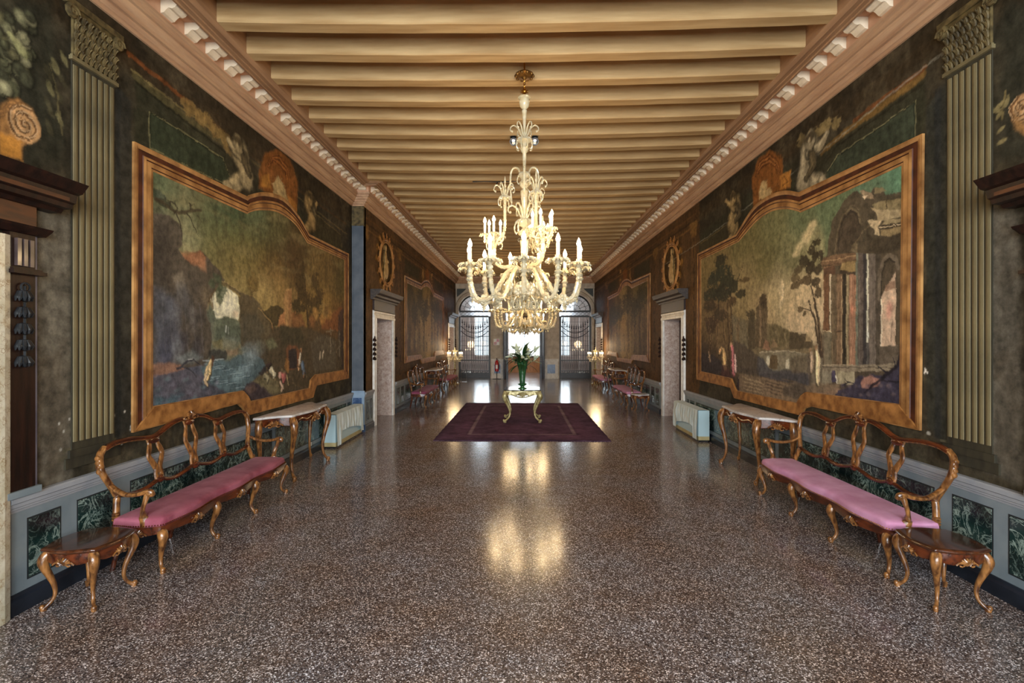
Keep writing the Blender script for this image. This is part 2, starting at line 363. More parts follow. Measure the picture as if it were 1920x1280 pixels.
# ------------------------------------------------------------------ paint engine: colours laid on wall and canvas grids
RT = np.random.RandomState(7).rand(256, 256)
def vnoise(Y, Z, s, seed=0):
    y = np.asarray(Y)/s+seed*17.31; z = np.asarray(Z)/s+seed*9.77
    i = np.floor(y).astype(int); j = np.floor(z).astype(int); a = y-i; b = z-j
    a = a*a*(3-2*a); b = b*b*(3-2*b); i0, i1, j0, j1 = i % 256, (i+1) % 256, j % 256, (j+1) % 256
    return (RT[i0, j0]*(1-a)+RT[i1, j0]*a)*(1-b)+(RT[i0, j1]*(1-a)+RT[i1, j1]*a)*b
def fbm(Y, Z, s, seed=0, o=4):
    r = 0; w = .5; t = 0
    for k in range(o): r = r+w*vnoise(Y, Z, s/2**k, seed+k*3); t += w; w *= .55
    return r/t
def sstep(a, b, x):
    t = np.clip((x-a)/(b-a), 0, 1); return t*t*(3-2*t)

class Paint:
    def __init__(s, ys, zs, X, seed=1):
        s.ys = np.array(ys); s.zs = np.array(zs); s.X = X
        s.Y, s.Z = np.meshgrid(s.ys, s.zs); s.C = np.zeros(s.Y.shape+(3,)); s.seed = seed
        s.py = (fbm(s.Y, s.Z, .16, seed, 4)-.5)*2; s.pz = (fbm(s.Y, s.Z, .16, seed+5, 4)-.5)*2
        s.fn = fbm(s.Y, s.Z, .07, seed+11, 3); s.ff = fbm(s.Y, s.Z, .045, seed+13, 3); s.bn = fbm(s.Y, s.Z, .7, seed+20, 5)
    def w(s, p): return onx(p[0], p[1], s.X)
    def sl(s, y0, y1, z0, z1):
        a, b = np.searchsorted(s.ys, [y0, y1]); c, d = np.searchsorted(s.zs, [z0, z1]); return (slice(c, d), slice(a, b))
    def mix(s, k, m, c):
        c = np.array(lin(c)); m = np.clip(m, 0, 1)[..., None]; s.C[k] = s.C[k]*(1-m)+c*m
    def fill(s, c1, c2):
        t = sstep(.3, .7, s.bn)[..., None]; s.C[:] = np.array(lin(c1))*(1-t)+np.array(lin(c2))*t
    def grad(s, pts, a=1., zone=None):
        """pts: list of (y, z, r, colour): normalised gaussian mix of colours"""
        W = 0; A = 0
        for y, z, r, c in pts:
            g = np.exp(-((s.Y-y)**2+(s.Z-z)**2)/(2*r*r))+1e-9
            W = W+g; A = A+g[..., None]*np.array(lin(c))
        s.C[:] = s.C*(1-a)+a*A/W[..., None]
    def blob(s, p, ry, rz, c, a=1., soft=.5, ang=0., nz=.3, raw=False):
        y, z = p if raw else s.w(p); R = max(ry, rz)*1.5+.05; k = s.sl(y-R, y+R, z-R, z+R)
        dy = s.Y[k]-y; dz = s.Z[k]-z; q = radians(ang)
        e = np.sqrt(((dy*cos(q)+dz*sin(q))/ry)**2+((-dy*sin(q)+dz*cos(q))/rz)**2)+nz*s.py[k]
        s.mix(k, a*(1-sstep(1-soft, 1+.02, e)), c)
    def poly(s, pts, c, a=1., f=.02, nz=.02, raw=False, tex=0.):
        Q = [p if raw else s.w(p) for p in pts]
        y0 = min(q[0] for q in Q); y1 = max(q[0] for q in Q); z0 = min(q[1] for q in Q); z1 = max(q[1] for q in Q)
        e = f+nz+.02; k = s.sl(y0-e, y1+e, z0-e, z1+e)
        y = s.Y[k]+nz*s.py[k]; z = s.Z[k]+nz*s.pz[k]
        ins = np.zeros(y.shape, bool); D = np.full(y.shape, 9.)
        for (ay, az), (by, bz) in zip(Q, Q[1:]+Q[:1]):
            cnd = (az > z) != (bz > z)
            ins ^= cnd & (y < (by-ay)*(z-az)/((bz-az) if abs(bz-az) > 1e-9 else 1e-9)+ay)
            l2 = (by-ay)**2+(bz-az)**2+1e-12; t = np.clip(((y-ay)*(by-ay)+(z-az)*(bz-az))/l2, 0, 1)
            D = np.minimum(D, np.hypot(y-ay-t*(by-ay), z-az-t*(bz-az)))
        m = sstep(-f, f, np.where(ins, D, -D))
        if tex: m = m*(1-tex+tex*sstep(.35, .65, s.fn[k]))
        s.mix(k, a*m, c)
    def stroke(s, pts, w, c, a=1., soft=.6, nz=.01, raw=False):
        Q = [p if raw else s.w(p) for p in pts]; n = len(Q)
        Wd = w if isinstance(w, (list, tuple)) else [w]*n; mw = max(Wd)+nz+.02
        y0 = min(q[0] for q in Q)-mw; y1 = max(q[0] for q in Q)+mw; z0 = min(q[1] for q in Q)-mw; z1 = max(q[1] for q in Q)+mw
        k = s.sl(y0, y1, z0, z1); y = s.Y[k]+nz*s.py[k]; z = s.Z[k]+nz*s.pz[k]; m = np.zeros(y.shape)
        for i in range(n-1):
            (ay, az), (by, bz) = Q[i], Q[i+1]; l2 = (by-ay)**2+(bz-az)**2+1e-12
            t = np.clip(((y-ay)*(by-ay)+(z-az)*(bz-az))/l2, 0, 1)
            d = np.hypot(y-ay-t*(by-ay), z-az-t*(bz-az)); ww = Wd[i]+(Wd[i+1]-Wd[i])*t
            m = np.maximum(m, 1-sstep(1-soft, 1, d/np.maximum(ww, 1e-4)))
        s.mix(k, a*m, c)
    def foliage(s, p, ry, rz, c, a=1., t=.5, raw=False):
        y, z = p if raw else s.w(p); R = max(ry, rz)*1.4; k = s.sl(y-R, y+R, z-R, z+R)
        e = np.sqrt(((s.Y[k]-y)/ry)**2+((s.Z[k]-z)/rz)**2)+.55*s.py[k]+.9*(s.ff[k]-.5)
        m = (1-sstep(.72, 1.0, e))*sstep(t-.07, t+.07, s.ff[k]+.30*(1-e))
        s.mix(k, a*m, c)
    def figure(s, p, h, skin, cloth, ang=0.):
        """small painted standing figure: legs/robe, torso, head"""
        y, z = s.w(p); q = radians(ang)
        def P(a, b): return (y+(a*cos(q)-b*sin(q))*h, z+(a*sin(q)+b*cos(q))*h)
        s.blob(P(0, .28), .11*h, .30*h, cloth, .95, .4, ang, .2, True); s.blob(P(.02, .62), .10*h, .2*h, skin, .95, .4, ang, .2, True)
        s.blob(P(.03, .90), .055*h, .075*h, skin, .95, .4, ang, .1, True); s.stroke([P(.08, .72), P(.17, .55), P(.12, .42)], .03*h, skin, .8, raw=True)
    def finish(s, warp=.03, var=.45):
        """brushwork: wander the drawn edges and break up the tones"""
        ny, nz_ = len(s.ys), len(s.zs)
        dy = (fbm(s.Y, s.Z, .09, s.seed+70, 4)-.5)*2*warp; dz = (fbm(s.Y, s.Z, .09, s.seed+80, 4)-.5)*2*warp
        i = np.clip(np.searchsorted(s.ys, s.Y+dy), 0, ny-1); j = np.clip(np.searchsorted(s.zs, s.Z+dz), 0, nz_-1)
        s.C = s.C[j, i]
        v = fbm(s.Y, s.Z*.5, .06, s.seed+90, 4)-.5; w = fbm(s.Y*.6, s.Z, .25, s.seed+95, 4)-.5
        s.C = s.C*np.clip(1+var*3.2*v+var*2.4*w, .25, 2.2)[..., None]
    def limb(s, pts, r, c, raw=False):
        """modelled limb: dark contour, body tone, light ridge"""
        Q = [p if raw else s.w(p) for p in pts]; R = r if isinstance(r, list) else [r]*len(Q)
        dk = tuple(x*.38 for x in c); hi = tuple(min(255, x*1.28) for x in c)
        s.stroke([(y+.012, z-.012) for y, z in Q], [q*1.18 for q in R], dk, .9, .4, .006, True); s.stroke(Q, R, c, .95, .5, .006, True)
        s.stroke([(y-.3*q*(1 if s.X < 0 else -1), z+.25*q) for (y, z), q in zip(Q, R)], [q*.45 for q in R], hi, .75, .9, .006, True)
    def mesh(s, name, m, skip=None):
        ny, nz_ = len(s.ys), len(s.zs)
        V = np.stack([np.full(s.Y.shape, s.X), s.Y, s.Z], -1).reshape(-1, 3)
        i, j = np.meshgrid(np.arange(ny-1), np.arange(nz_-1)); a = j*ny+i
        Fc = np.stack([a, a+1, a+ny+1, a+ny], -1)
        if s.X > 0: Fc = Fc[..., ::-1]
        keep = np.ones(a.shape, bool)
        cy = (s.ys[:-1]+s.ys[1:])/2; cz = (s.zs[:-1]+s.zs[1:])/2
        for (y0, y1, z0, z1) in skip or []:
            keep &= ~(((cy > y0) & (cy < y1))[None, :] & ((cz > z0) & (cz < z1))[:, None])
        if hasattr(s, 'mask'): keep &= s.mask(cy[None, :], cz[:, None])
        Fc = Fc[keep]; used = np.unique(Fc); remap = np.full(len(V), -1); remap[used] = np.arange(len(used)); Fc = remap[Fc]
        me = bpy.data.meshes.new(name); n = len(Fc)
        me.vertices.add(len(used)); me.vertices.foreach_set('co', V[used].ravel())
        me.loops.add(n*4); me.loops.foreach_set('vertex_index', Fc.ravel().astype(np.int32))
        me.polygons.add(n); me.polygons.foreach_set('loop_start', np.arange(0, n*4, 4, dtype=np.int32))
        me.update(calc_edges=True)
        at = me.color_attributes.new('paint', 'FLOAT_COLOR', 'POINT')
        cc = np.ones((len(used), 4)); cc[:, :3] = s.C.reshape(-1, 3)[used]; at.data.foreach_set('color', cc.ravel())
        me.materials.append(m); return me
def yspace(a, b, px=1.35, extra=()):
    r = [a]; y = a
    while y < b:
        y += min(.25, max(.008, px*max(y, 3.2)**2/3340)); r.append(min(y, b))
    r = [q for q in r if all(abs(q-e) > .004 for e in extra)]+[e for e in extra if a < e < b]
    return sorted(set(r))
def zspace(a, b, d=.0105, extra=()):
    n = int((b-a)/d); r = [a+(b-a)*k/n for k in range(n+1)]
    r = [q for q in r if all(abs(q-e) > .003 for e in extra)]+[e for e in extra if a < e < b]
    return sorted(set(r))

# frame outlines, in photo pixels
LO = [(247,265),(462,369),(468,364.6),(495,360),(530,371),(557,403),(578,439),(652,475.6),(652,709),(592,722.5),(588,732),(585,745),(462,779),(452,765),(443,757),(245,811)]
LI = [(285,321.6),(462,401),(470,397),(489,394),(521,398.6),(552.6,421),(575,455),(644.6,487),(644.6,693),(589,702),(580,712),(577.6,727),(466.5,752),(462,742),(453,731.6),(285,761)]
RO = [(1734.6,250),(1502,360),(1497,360),(1475,357),(1447.7,364.7),(1416,387),(1389,428),(1382,439.5),(1309.5,475.7),(1308,711),(1372,727),(1376,737),(1379,746),(1504,779),(1512,766),(1525,762),(1729,807)]
RI = [(1692.5,310),(1502,398.7),(1497,396),(1475,392),(1447.7,396.4),(1420.5,414.5),(1392,446),(1386,453),(1315.4,487),(1315.4,695.6),(1374,709),(1379,722),(1384,732),(1497,755),(1506,740),(1514,734),(1688,757)]
LOw = [onx(u, v, XL) for u, v in LO]; LIw = [onx(u, v, XL) for u, v in LI]
ROw = [onx(u, v, XR) for u, v in RO]; RIw = [onx(u, v, XR) for u, v in RI]
def remap_loop(Lp, src, dst):
    (a0, a1, c0, c1), (b0, b1, d0, d1) = src, dst
    return [(b0+(y-a0)/(a1-a0)*(b1-b0), d0+(z-c0)/(c1-c0)*(d1-d0)) for y, z in Lp]
def bounds(Lp): return (min(p[0] for p in Lp), max(p[0] for p in Lp), min(p[1] for p in Lp), max(p[1] for p in Lp))
REAR = (14.0, 21.0, 1.1, 3.92)
LO2 = remap_loop(LOw, bounds(LOw), REAR); LI2 = remap_loop(LIw, bounds(LOw), REAR)
RO2 = remap_loop(ROw, bounds(ROw), REAR); RI2 = remap_loop(RIw, bounds(ROw), REAR)
def inside(Lp):
    def f(y, z):
        y, z = np.broadcast_arrays(y, z); r = np.zeros(y.shape, bool)
        for (ay, az), (by, bz) in zip(Lp, Lp[1:]+Lp[:1]):
            r ^= ((az > z) != (bz > z)) & (y < (by-ay)*(z-az)/((bz-az) if abs(bz-az) > 1e-9 else 1e-9)+ay)
        return r
    return f
def grow(Lp, f):
    cy = sum(p[0] for p in Lp)/len(Lp); cz = sum(p[1] for p in Lp)/len(Lp)
    return [(cy+(y-cy)*f, cz+(z-cz)*f) for y, z in Lp]

def sky(P, rows, k=.6):
    P.grad([(*P.w((u, v)), r*k, c) for u, v, r, c in rows])

def landscape_left(P):
    A = (slice(None), slice(None))
    sky(P, [(290,335,.35,(92,104,76)),(340,360,.35,(104,104,76)),(390,400,.35,(84,92,66)),(430,410,.4,(62,80,58)),(480,420,.4,(84,94,68)),(520,420,.4,(88,84,54)),(560,450,.4,(84,68,42)),
        (345,430,.25,(134,136,104)),(350,460,.25,(136,132,96)),(400,450,.4,(98,94,60)),(440,470,.4,(104,94,54)),(480,470,.4,(98,88,50)),(545,490,.45,(72,54,34)),(500,500,.4,(96,74,42)),(420,500,.35,(124,112,72)),
        (450,530,.35,(138,122,78)),(490,545,.35,(150,130,84)),(530,540,.4,(142,116,70)),(500,570,.3,(172,148,94)),(590,520,.5,(108,88,52)),(620,500,.5,(104,84,50)),(640,530,.5,(84,74,42)),(600,580,.5,(146,116,62)),(635,600,.5,(110,80,44)),
        (300,450,.4,(84,76,64)),(300,600,.4,(78,80,86)),(420,640,.3,(98,102,90)),(520,680,.4,(72,64,52)),(610,670,.6,(82,70,54)),(320,740,.4,(78,80,92))], .55)
    P.mix(A, .30*sstep(.48, .72, fbm(P.Y, P.Z*.22, .10, 31, 3)), (52, 46, 30)); P.mix(A, .22*sstep(.5, .75, fbm(P.Y*.3, P.Z, .16, 33, 3)), (146, 132, 92))
    # cliff
    P.poly([(285,398),(300,398),(322,408),(336,416),(343,436),(340,458),(334,468),(338,474),(348,480),(356,472),(372,470),(386,478),(398,494),(412,508),(420,526),(412,536),(400,546),(392,562),(386,580),(394,602),(396,640),(392,668),(380,684),(340,690),(285,700)], (78,70,60), .96, .012, .02)
    P.poly([(286,420),(312,420),(322,470),(318,540),(292,560)], (58,52,46), .6, .06, .05); P.poly([(290,540),(330,560),(340,640),(310,690),(287,690)], (84,88,98), .75, .08, .06)
    P.poly([(338,472),(356,471),(374,471),(386,482),(380,500),(362,494),(346,486)], (146,100,70), .8, .02, .025); P.poly([(366,485),(384,490),(386,508),(376,504)], (160,116,86), .6, .03, .03)
    P.poly([(330,500),(356,505),(380,520),(396,540),(380,560),(350,550),(330,530)], (82,74,64), .7, .04, .05); P.poly([(322,515),(345,510),(348,530),(330,545)], (142,130,112), .5, .03, .05)
    for q, c in [((330,590),(104,104,108)),((350,575),(60,58,58)),((300,580),(58,56,56)),((318,620),(62,60,66)),((344,640),(58,56,64)),((370,650),(54,52,58)),((360,600),(96,92,88)),((332,655),(104,106,110)),((310,662),(60,60,74)),((386,560),(112,98,78)),((378,590),(58,54,52)),((340,550),(96,94,92))]: P.blob(q, .14, .2, c, .65, .8)
    for k in range(12): P.stroke([(296+k*7,520+(k*37)%60),(300+k*7,600+(k*23)%50),(304+k*7,660)], .012, [(56,54,56),(112,112,112)][k % 2], .2)
    P.poly([(330,668),(360,658),(378,670),(362,680),(340,684)], (112,120,120), .6, .03, .04)
    # opening under the fallen log, posts, creepers
    P.poly([(394,562),(402,548),(418,536),(428,540),(447,554),(449,580),(447,601),(436,596),(424,594),(406,598),(400,584)], (204,200,172), .97, .012, .015)
    P.blob((430,575), .2, .14, (226,222,198), .7, .8); P.blob((442,588), .1, .08, (206,176,146), .5, .8)
    P.stroke([(408,538),(396,552),(390,566)], [.022,.018,.014], (96,80,60), .9); P.stroke([(397,552),(397,580)], .012, (104,86,64), .9); P.stroke([(392,558),(392,574)], .01, (88,72,52), .8); P.stroke([(400,552),(399,580)], .006, (60,52,40), .8)
    P.stroke([(412,528),(430,536),(450,549),(470,562)], [.03,.03,.034,.05], (96,84,60), .95); P.stroke([(414,526),(432,534),(452,547)], .008, (150,132,92), .7)
    for q in [(410,545),(415,550),(412,540),(420,545),(398,530),(404,520),(410,525),(412,560)]: P.foliage(q, .07, .08, (74,82,62), .85, .46)
    P.poly([(400,584),(406,598),(394,604),(388,590),(392,572)], (84,90,76), .85, .015, .02)
    P.poly([(400,602),(408,597),(424,593),(440,597),(450,604),(452,640),(400,640)], (98,104,86), .9, .015, .02); P.poly([(404,616),(450,608),(452,640),(404,645)], (74,82,70), .7, .03, .03)
    P.stroke([(423,612),(422,622)], .02, (196,200,190), .7); P.stroke([(427,614),(427,624)], .012, (180,186,178), .6); P.poly([(396,640),(420,636),(450,640),(450,652),(420,652),(398,650)], (124,112,72), .55, .02, .03)
    P.poly([(414,634),(440,628),(452,640),(440,652),(418,650)], (118,124,112), .6, .03, .04)
    P.poly([(390,658),(410,652),(428,660),(424,676),(392,676)], (50,50,50), .85, .015, .03); P.poly([(424,656),(446,652),(446,664),(428,666)], (142,118,94), .6, .02, .03)
    # rock to the right of the opening
    P.poly([(448,556),(460,552),(476,556),(484,566),(492,580),(506,596),(516,616),(508,650),(480,656),(452,650)], (84,74,56), .94, .015, .025); P.poly([(452,590),(480,586),(496,620),(470,650),(454,640)], (72,70,60), .6, .05, .05)
    P.stroke([(468,560),(472,548),(470,540)], .012, (92,72,46), .9); P.stroke([(472,548),(478,543)], .008, (92,72,46), .8); P.foliage((476,528), .16, .13, (100,82,46), .8, .5); P.foliage((466,534), .08, .08, (100,82,46), .7, .5)
    P.poly([(494,584),(506,574),(520,572),(530,578),(534,590),(530,606),(512,612),(500,600)], (66,56,36), .93, .012, .02)
    P.stroke([(484,576),(496,590),(510,606),(512,622)], [.012,.014,.018,.022], (136,112,74), .9); P.stroke([(491,584),(487,572)], .008, (128,104,66), .8); P.stroke([(510,612),(513,640)], .022, (126,88,54), .8)
    # castle
    P.poly([(531,612),(532,550),(536,541),(546,540),(547,612)], (166,128,84), .82, .008, .006); P.poly([(541,545),(546,545),(547,612),(541,612)], (124,88,56), .7, .008, .005)
    P.poly([(519,612),(524,592),(534,585),(536,612)], (166,116,76), .8, .008, .01); P.poly([(546,586),(552,582),(566,590),(574,614),(548,614)], (128,86,54), .8, .012, .02)
    P.foliage((557,572), .2, .14, (62,52,32), .95, .4); P.foliage((567,577), .14, .08, (66,54,34), .9, .42)
    # tall trees
    P.stroke([(580,650),(577,600),(574,560),(571,520),(568,488)], [.05,.04,.03,.02,.008], (58,44,28), .92); P.stroke([(594,600),(594,540),(593,514)], [.03,.02,.01], (64,50,32), .8)
    for q, ry, rz in [((568,505),.12,.18),((564,530),.2,.16),((566,545),.22,.14),((575,560),.26,.2),((588,570),.4,.24),((592,530),.18,.2),((594,514),.08,.08),((598,556),.22,.16),((590,590),.4,.14)]: P.foliage(q, ry, rz, (68,54,32), .85, .46)
    P.poly([(578,600),(590,594),(612,596),(634,580),(644,560),(644,694),(600,690),(580,650)], (86,64,42), .85, .02, .05); P.poly([(600,600),(622,588),(640,574),(644,580),(640,620),(606,616)], (140,86,50), .6, .03, .05); P.poly([(634,590),(644,575),(644,692),(634,690)], (48,44,46), .8, .02, .03)
    for q, c in [((592,588),(196,150,84)),((604,598),(196,146,78)),((618,590),(176,130,70)),((612,582),(92,64,40)),((585,600),(150,100,58))]: P.blob(q, .16, .14, c, .55, .7)
    # middle ground, doorway, terrace
    P.poly([(508,620),(530,608),(576,614),(604,622),(640,640),(640,692),(592,702),(576,724),(520,735),(504,700),(500,650)], (76,66,50), .9, .03, .04); P.poly([(522,610),(560,612),(574,640),(530,645)], (62,58,42), .7, .04, .04)
    P.poly([(496,636),(512,634),(520,648),(504,654)], (118,120,92), .6, .03, .03)
    P.poly([(536,694),(536,654),(542,646),(556,646),(562,656),(560,690)], (122,80,54), .75, .02, .02); P.poly([(541,690),(541,658),(546,652),(555,652),(557,690)], (48,46,46), .95, .012, .012)
    P.poly([(532,690),(535,672),(541,676),(540,700)], (146,106,60), .7, .015, .02)
    P.poly([(582,640),(604,624),(630,640),(630,690),(590,696)], (92,84,70), .65, .03, .04)
    P.stroke([(620,616),(620,664)], .025, (142,132,114), .75); P.stroke([(612,622),(626,618)], .02, (120,108,88), .7); P.stroke([(636,618),(637,668)], .02, (118,108,92), .7); P.stroke([(630,660),(640,644)], .02, (128,112,92), .6)
    for q in [(601,660),(606,658)]: P.stroke([q, (q[0]-1, q[1]+12)], .035, (198,184,160), .8)
    # mist and water
    P.poly([(376,690),(392,676),(424,676),(452,664),(470,660),(494,674),(500,690),(482,706),(470,716),(455,730),(420,740),(396,732),(384,712)], (80,98,104), .93, .02, .025)
    P.blob((448,700), .22, .14, (124,146,152), .75, .8); P.blob((472,660), .28, .18, (130,144,148), .75, .9); P.blob((462,690), .2, .12, (116,134,142), .6, .9); P.blob((486,650), .2, .14, (104,112,106), .5, .9)
    for k in range(26): u = 384+(k*41)%74; v = 682+(k*13)%46; P.stroke([(u,v),(u+20,v-3)], .007, [(142,160,164),(52,72,84)][k % 2], .55)
    P.stroke([(380,676),(402,675),(420,673)], .01, (170,182,184), .6)
    # near bank
    P.poly([(285,682),(300,678),(322,680),(336,684),(345,690),(330,698),(300,704),(285,708)], (140,104,84), .85, .02, .03)
    P.poly([(285,706),(310,700),(335,694),(352,690),(372,704),(384,716),(402,722),(418,732),(430,740),(420,750),(380,760),(285,775)], (82,80,88), .97, .015, .025)
    P.poly([(285,740),(310,742),(345,740),(330,760),(285,775)], (70,94,102), .75, .04, .04); P.poly([(372,716),(396,718),(424,736),(410,750),(384,748)], (62,64,72), .8, .03, .03)
    for k in range(34): P.blob((290+(k*47)%120, 705+(k*29)%50), .07, .04, [(112,108,120),(56,58,68),(96,112,116),(88,80,92)][k % 4], .5, .8)
    P.stroke([(336,688),(344,682),(352,675),(362,674),(370,680),(376,684)], [.014,.016,.014,.012,.01,.006], (52,52,58), .95); P.stroke([(340,686),(352,690),(362,698),(368,706)], [.012,.012,.01,.006], (56,56,62), .9); P.stroke([(352,673),(360,672)], .008, (170,170,166), .8); P.stroke([(330,690),(338,688)], .02, (60,58,64), .9)
    P.poly([(452,735),(462,718),(476,714),(492,722),(508,738),(520,744),(500,752),(466,758),(455,750)], (62,54,58), .95, .012, .02); P.poly([(460,726),(474,718),(482,728),(466,738)], (104,84,74), .6, .03, .03)
    P.poly([(478,712),(498,704),(524,716),(526,738),(510,740),(492,724)], (126,118,88), .6, .03, .04)
    # bather, washerwoman, goats
    P.limb([(395,676),(390,690),(387,702)], [.03,.055,.05], (178,158,120)); P.limb([(388,704),(384,714),(388,722)], [.04,.035,.02], (160,142,116)); P.limb([(393,686),(393,700),(388,712)], [.025,.018,.014], (190,168,124)); P.blob((398,673), .035, .05, (74,52,40), .95, .35); P.blob((397,682), .03, .03, (90,66,46), .8, .5)
    P.limb([(563,664),(561,680)], [.045,.055], (206,192,170)); P.limb([(567,680),(569,696)], [.06,.07], (92,108,126)); P.blob((564,656), .04, .05, (150,110,78), .95, .35); P.limb([(560,684),(559,694)], [.03,.02], (184,150,116)); P.limb([(570,698),(570,706)], .025, (120,90,68))
    P.limb([(508,692),(514,700),(513,706)], [.06,.05,.03], (196,188,160)); P.limb([(496,702),(502,706),(500,716)], [.06,.04,.02], (142,134,108)); P.limb([(524,702),(532,704),(531,714)], [.05,.07,.03], (160,96,92)); P.blob((525,704), .05, .06, (196,170,150), .8, .4); P.poly([(484,700),(496,686),(508,684),(504,692),(490,704)], (52,42,42), .85, .01, .02); P.limb([(500,686),(506,682)], .03, (60,48,46))
    P.limb([(526,716),(530,724),(528,732)], [.03,.04,.03], (170,150,130)); P.limb([(537,704),(540,720)], [.03,.025], (138,120,90))
    for k in range(30): P.blob((500+(k*53)%90, 690+(k*31)%40-(.12*((k*53)%90))), .05, .03, [(118,104,78),(54,48,42),(142,122,92)][k % 3], .5, .8)
    P.foliage((296,366), .12, .06, (72,78,64), .9, .42); P.foliage((288,360), .06, .06, (50,58,44), .9, .42); P.foliage((310,380), .14, .05, (54,54,42), .9, .42)
    P.stroke([(290,372),(310,382),(320,390),(334,398),(346,396),(360,393),(376,394)], [.022,.02,.022,.028,.03,.022,.02], (68,60,44), .95); P.stroke([(318,388),(320,378),(328,380),(332,390),(326,398)], .012, (56,50,38), .9); P.stroke([(356,392),(357,382),(354,380)], .01, (56,50,38), .9); P.stroke([(357,386),(364,381)], .006, (56,50,38), .9); P.stroke([(348,398),(358,408),(364,426),(372,444)], [.01,.01,.009,.004], (52,48,36), .95); P.stroke([(330,400),(336,412),(340,430),(342,450)], [.012,.012,.01,.006], (52,46,38), .9); P.stroke([(370,402),(378,416)], .006, (64,54,38), .8)

def landscape_right(P):
    A = (slice(None), slice(None))
    sky(P, [(1685,325,.2,(92,124,98)),(1640,345,.25,(96,118,92)),(1560,385,.3,(98,110,80)),(1500,410,.3,(104,112,80)),(1450,430,.4,(112,110,74)),(1400,450,.45,(104,96,60)),(1340,500,.5,(118,102,66)),(1430,490,.4,(108,100,64)),(1480,480,.35,(120,116,82)),
        (1520,450,.2,(150,142,104)),(1400,540,.5,(142,124,86)),(1460,550,.35,(168,152,116)),(1430,590,.4,(168,146,108)),(1490,560,.3,(190,170,132)),(1500,600,.3,(200,178,142)),(1340,600,.5,(112,92,64)),(1330,690,.5,(62,52,46)),(1440,690,.4,(92,82,68)),(1560,700,.3,(112,102,86)),(1440,730,.3,(128,108,86)),(1650,740,.3,(62,58,68)),(1620,600,.25,(96,88,74))], .55)
    P.mix(A, .22*sstep(.48, .75, fbm(P.Y, P.Z*.22, .1, 41, 3)), (70, 64, 42))
    for q, ry, rz in [((1520,428),.11,.13),((1512,446),.15,.11),((1526,418),.09,.06),((1500,462),.13,.08),((1492,476),.12,.06)]: P.blob(q, ry, rz, (202,184,140), .8, .7)
    P.stroke([(1467,530),(1464,545),(1466,560),(1463,575)], [.08,.09,.08,.05], (216,198,158), .75, .9); P.stroke([(1470,532),(1467,560)], .02, (236,222,188), .7); P.blob((1450,555), .3, .3, (186,168,126), .5, .9)
    # hills, tower, bridge
    P.poly([(1372,588),(1384,594),(1396,600),(1412,598),(1440,606),(1455,606),(1470,614),(1480,620),(1500,624),(1520,640),(1530,650),(1530,690),(1370,690)], (118,104,78), .92, .012, .015); P.poly([(1440,612),(1456,606),(1474,616),(1486,630),(1470,650),(1440,650)], (100,90,64), .7, .03, .03); P.poly([(1372,592),(1400,604),(1404,650),(1374,660)], (108,100,80), .7, .03, .04)
    for k in range(16): P.stroke([(1376+k*8,600+(k*17)%30),(1380+k*8,626+(k*17)%30)], .012, [(150,134,104),(70,62,50)][k % 2], .5)
    P.poly([(1417,650),(1418,576),(1422,572),(1425,560),(1432,554),(1438,558),(1440,580),(1438,604),(1440,652)], (96,82,62), .96, .008, .01); P.poly([(1424,580),(1428,580),(1428,648),(1424,648)], (146,122,94), .7, .006, .005); P.foliage((1433,562), .14, .12, (66,54,40), .95, .4); P.foliage((1408,590), .2, .09, (78,68,50), .95, .4); P.poly([(1402,600),(1416,592),(1418,650),(1404,660)], (70,62,48), .8, .015, .03)
    P.poly([(1480,642),(1482,622),(1494,622),(1500,628),(1504,622),(1516,626),(1524,640),(1524,652),(1482,654)], (78,68,52), .9, .01, .02); P.poly([(1510,640),(1512,622),(1520,622),(1521,640)], (164,144,110), .75, .006, .006); P.poly([(1430,654),(1436,636),(1442,640),(1444,656)], (150,112,88), .7, .008, .01); P.poly([(1444,650),(1452,634),(1458,652)], (150,124,96), .6, .01, .02)
    P.poly([(1422,700),(1424,660),(1440,656),(1476,657),(1500,660),(1520,664),(1520,700)], (132,124,104), .9, .01, .012); P.stroke([(1424,660),(1480,657),(1500,660)], .01, (190,178,150), .7)
    P.poly([(1443,690),(1443,672),(1448,664),(1456,665),(1459,674),(1458,692)], (96,80,58), .95, .006, .006); P.blob((1440,676), .05, .08, (212,206,182), .9, .4); P.poly([(1474,690),(1474,676),(1478,672),(1481,678),(1481,690)], (200,192,168), .9, .006, .006)
    P.poly([(1420,668),(1432,672),(1440,690),(1460,696),(1490,690),(1520,700),(1520,722),(1440,712),(1420,700)], (66,66,72), .85, .02, .03); P.poly([(1482,668),(1530,664),(1530,700),(1484,696)], (96,84,68), .7, .02, .03)
    # big tree, left
    for pts, w_ in [([(1367,690),(1366,600),(1362,540)],[.05,.04,.02]),([(1374,660),(1372,590),(1370,550)],[.035,.03,.02]),([(1345,690),(1344,610),(1348,560)],[.05,.035,.02]),([(1333,690),(1330,620)],[.05,.03]),([(1384,524),(1390,508),(1395,490)],[.015,.012,.006])]: P.stroke(pts, w_, (66,50,38), .9)
    for q, ry, rz, c in [((1350,490),.35,.12,(48,46,34)),((1352,510),.5,.16,(50,52,40)),((1340,525),.5,.18,(52,54,42)),((1360,525),.45,.2,(46,48,36)),((1375,535),.35,.14,(50,50,36)),((1335,550),.5,.16,(52,52,40)),((1355,550),.45,.18,(46,46,34)),((1330,575),.45,.14,(64,52,38)),((1372,565),.2,.12,(70,54,36)),((1388,550),.2,.08,(52,48,34)),((1396,524),.28,.05,(88,72,46)),((1350,590),.4,.16,(66,54,40)),((1332,610),.4,.2,(68,52,40))]: P.foliage(q, ry, rz, c, .95, .42)
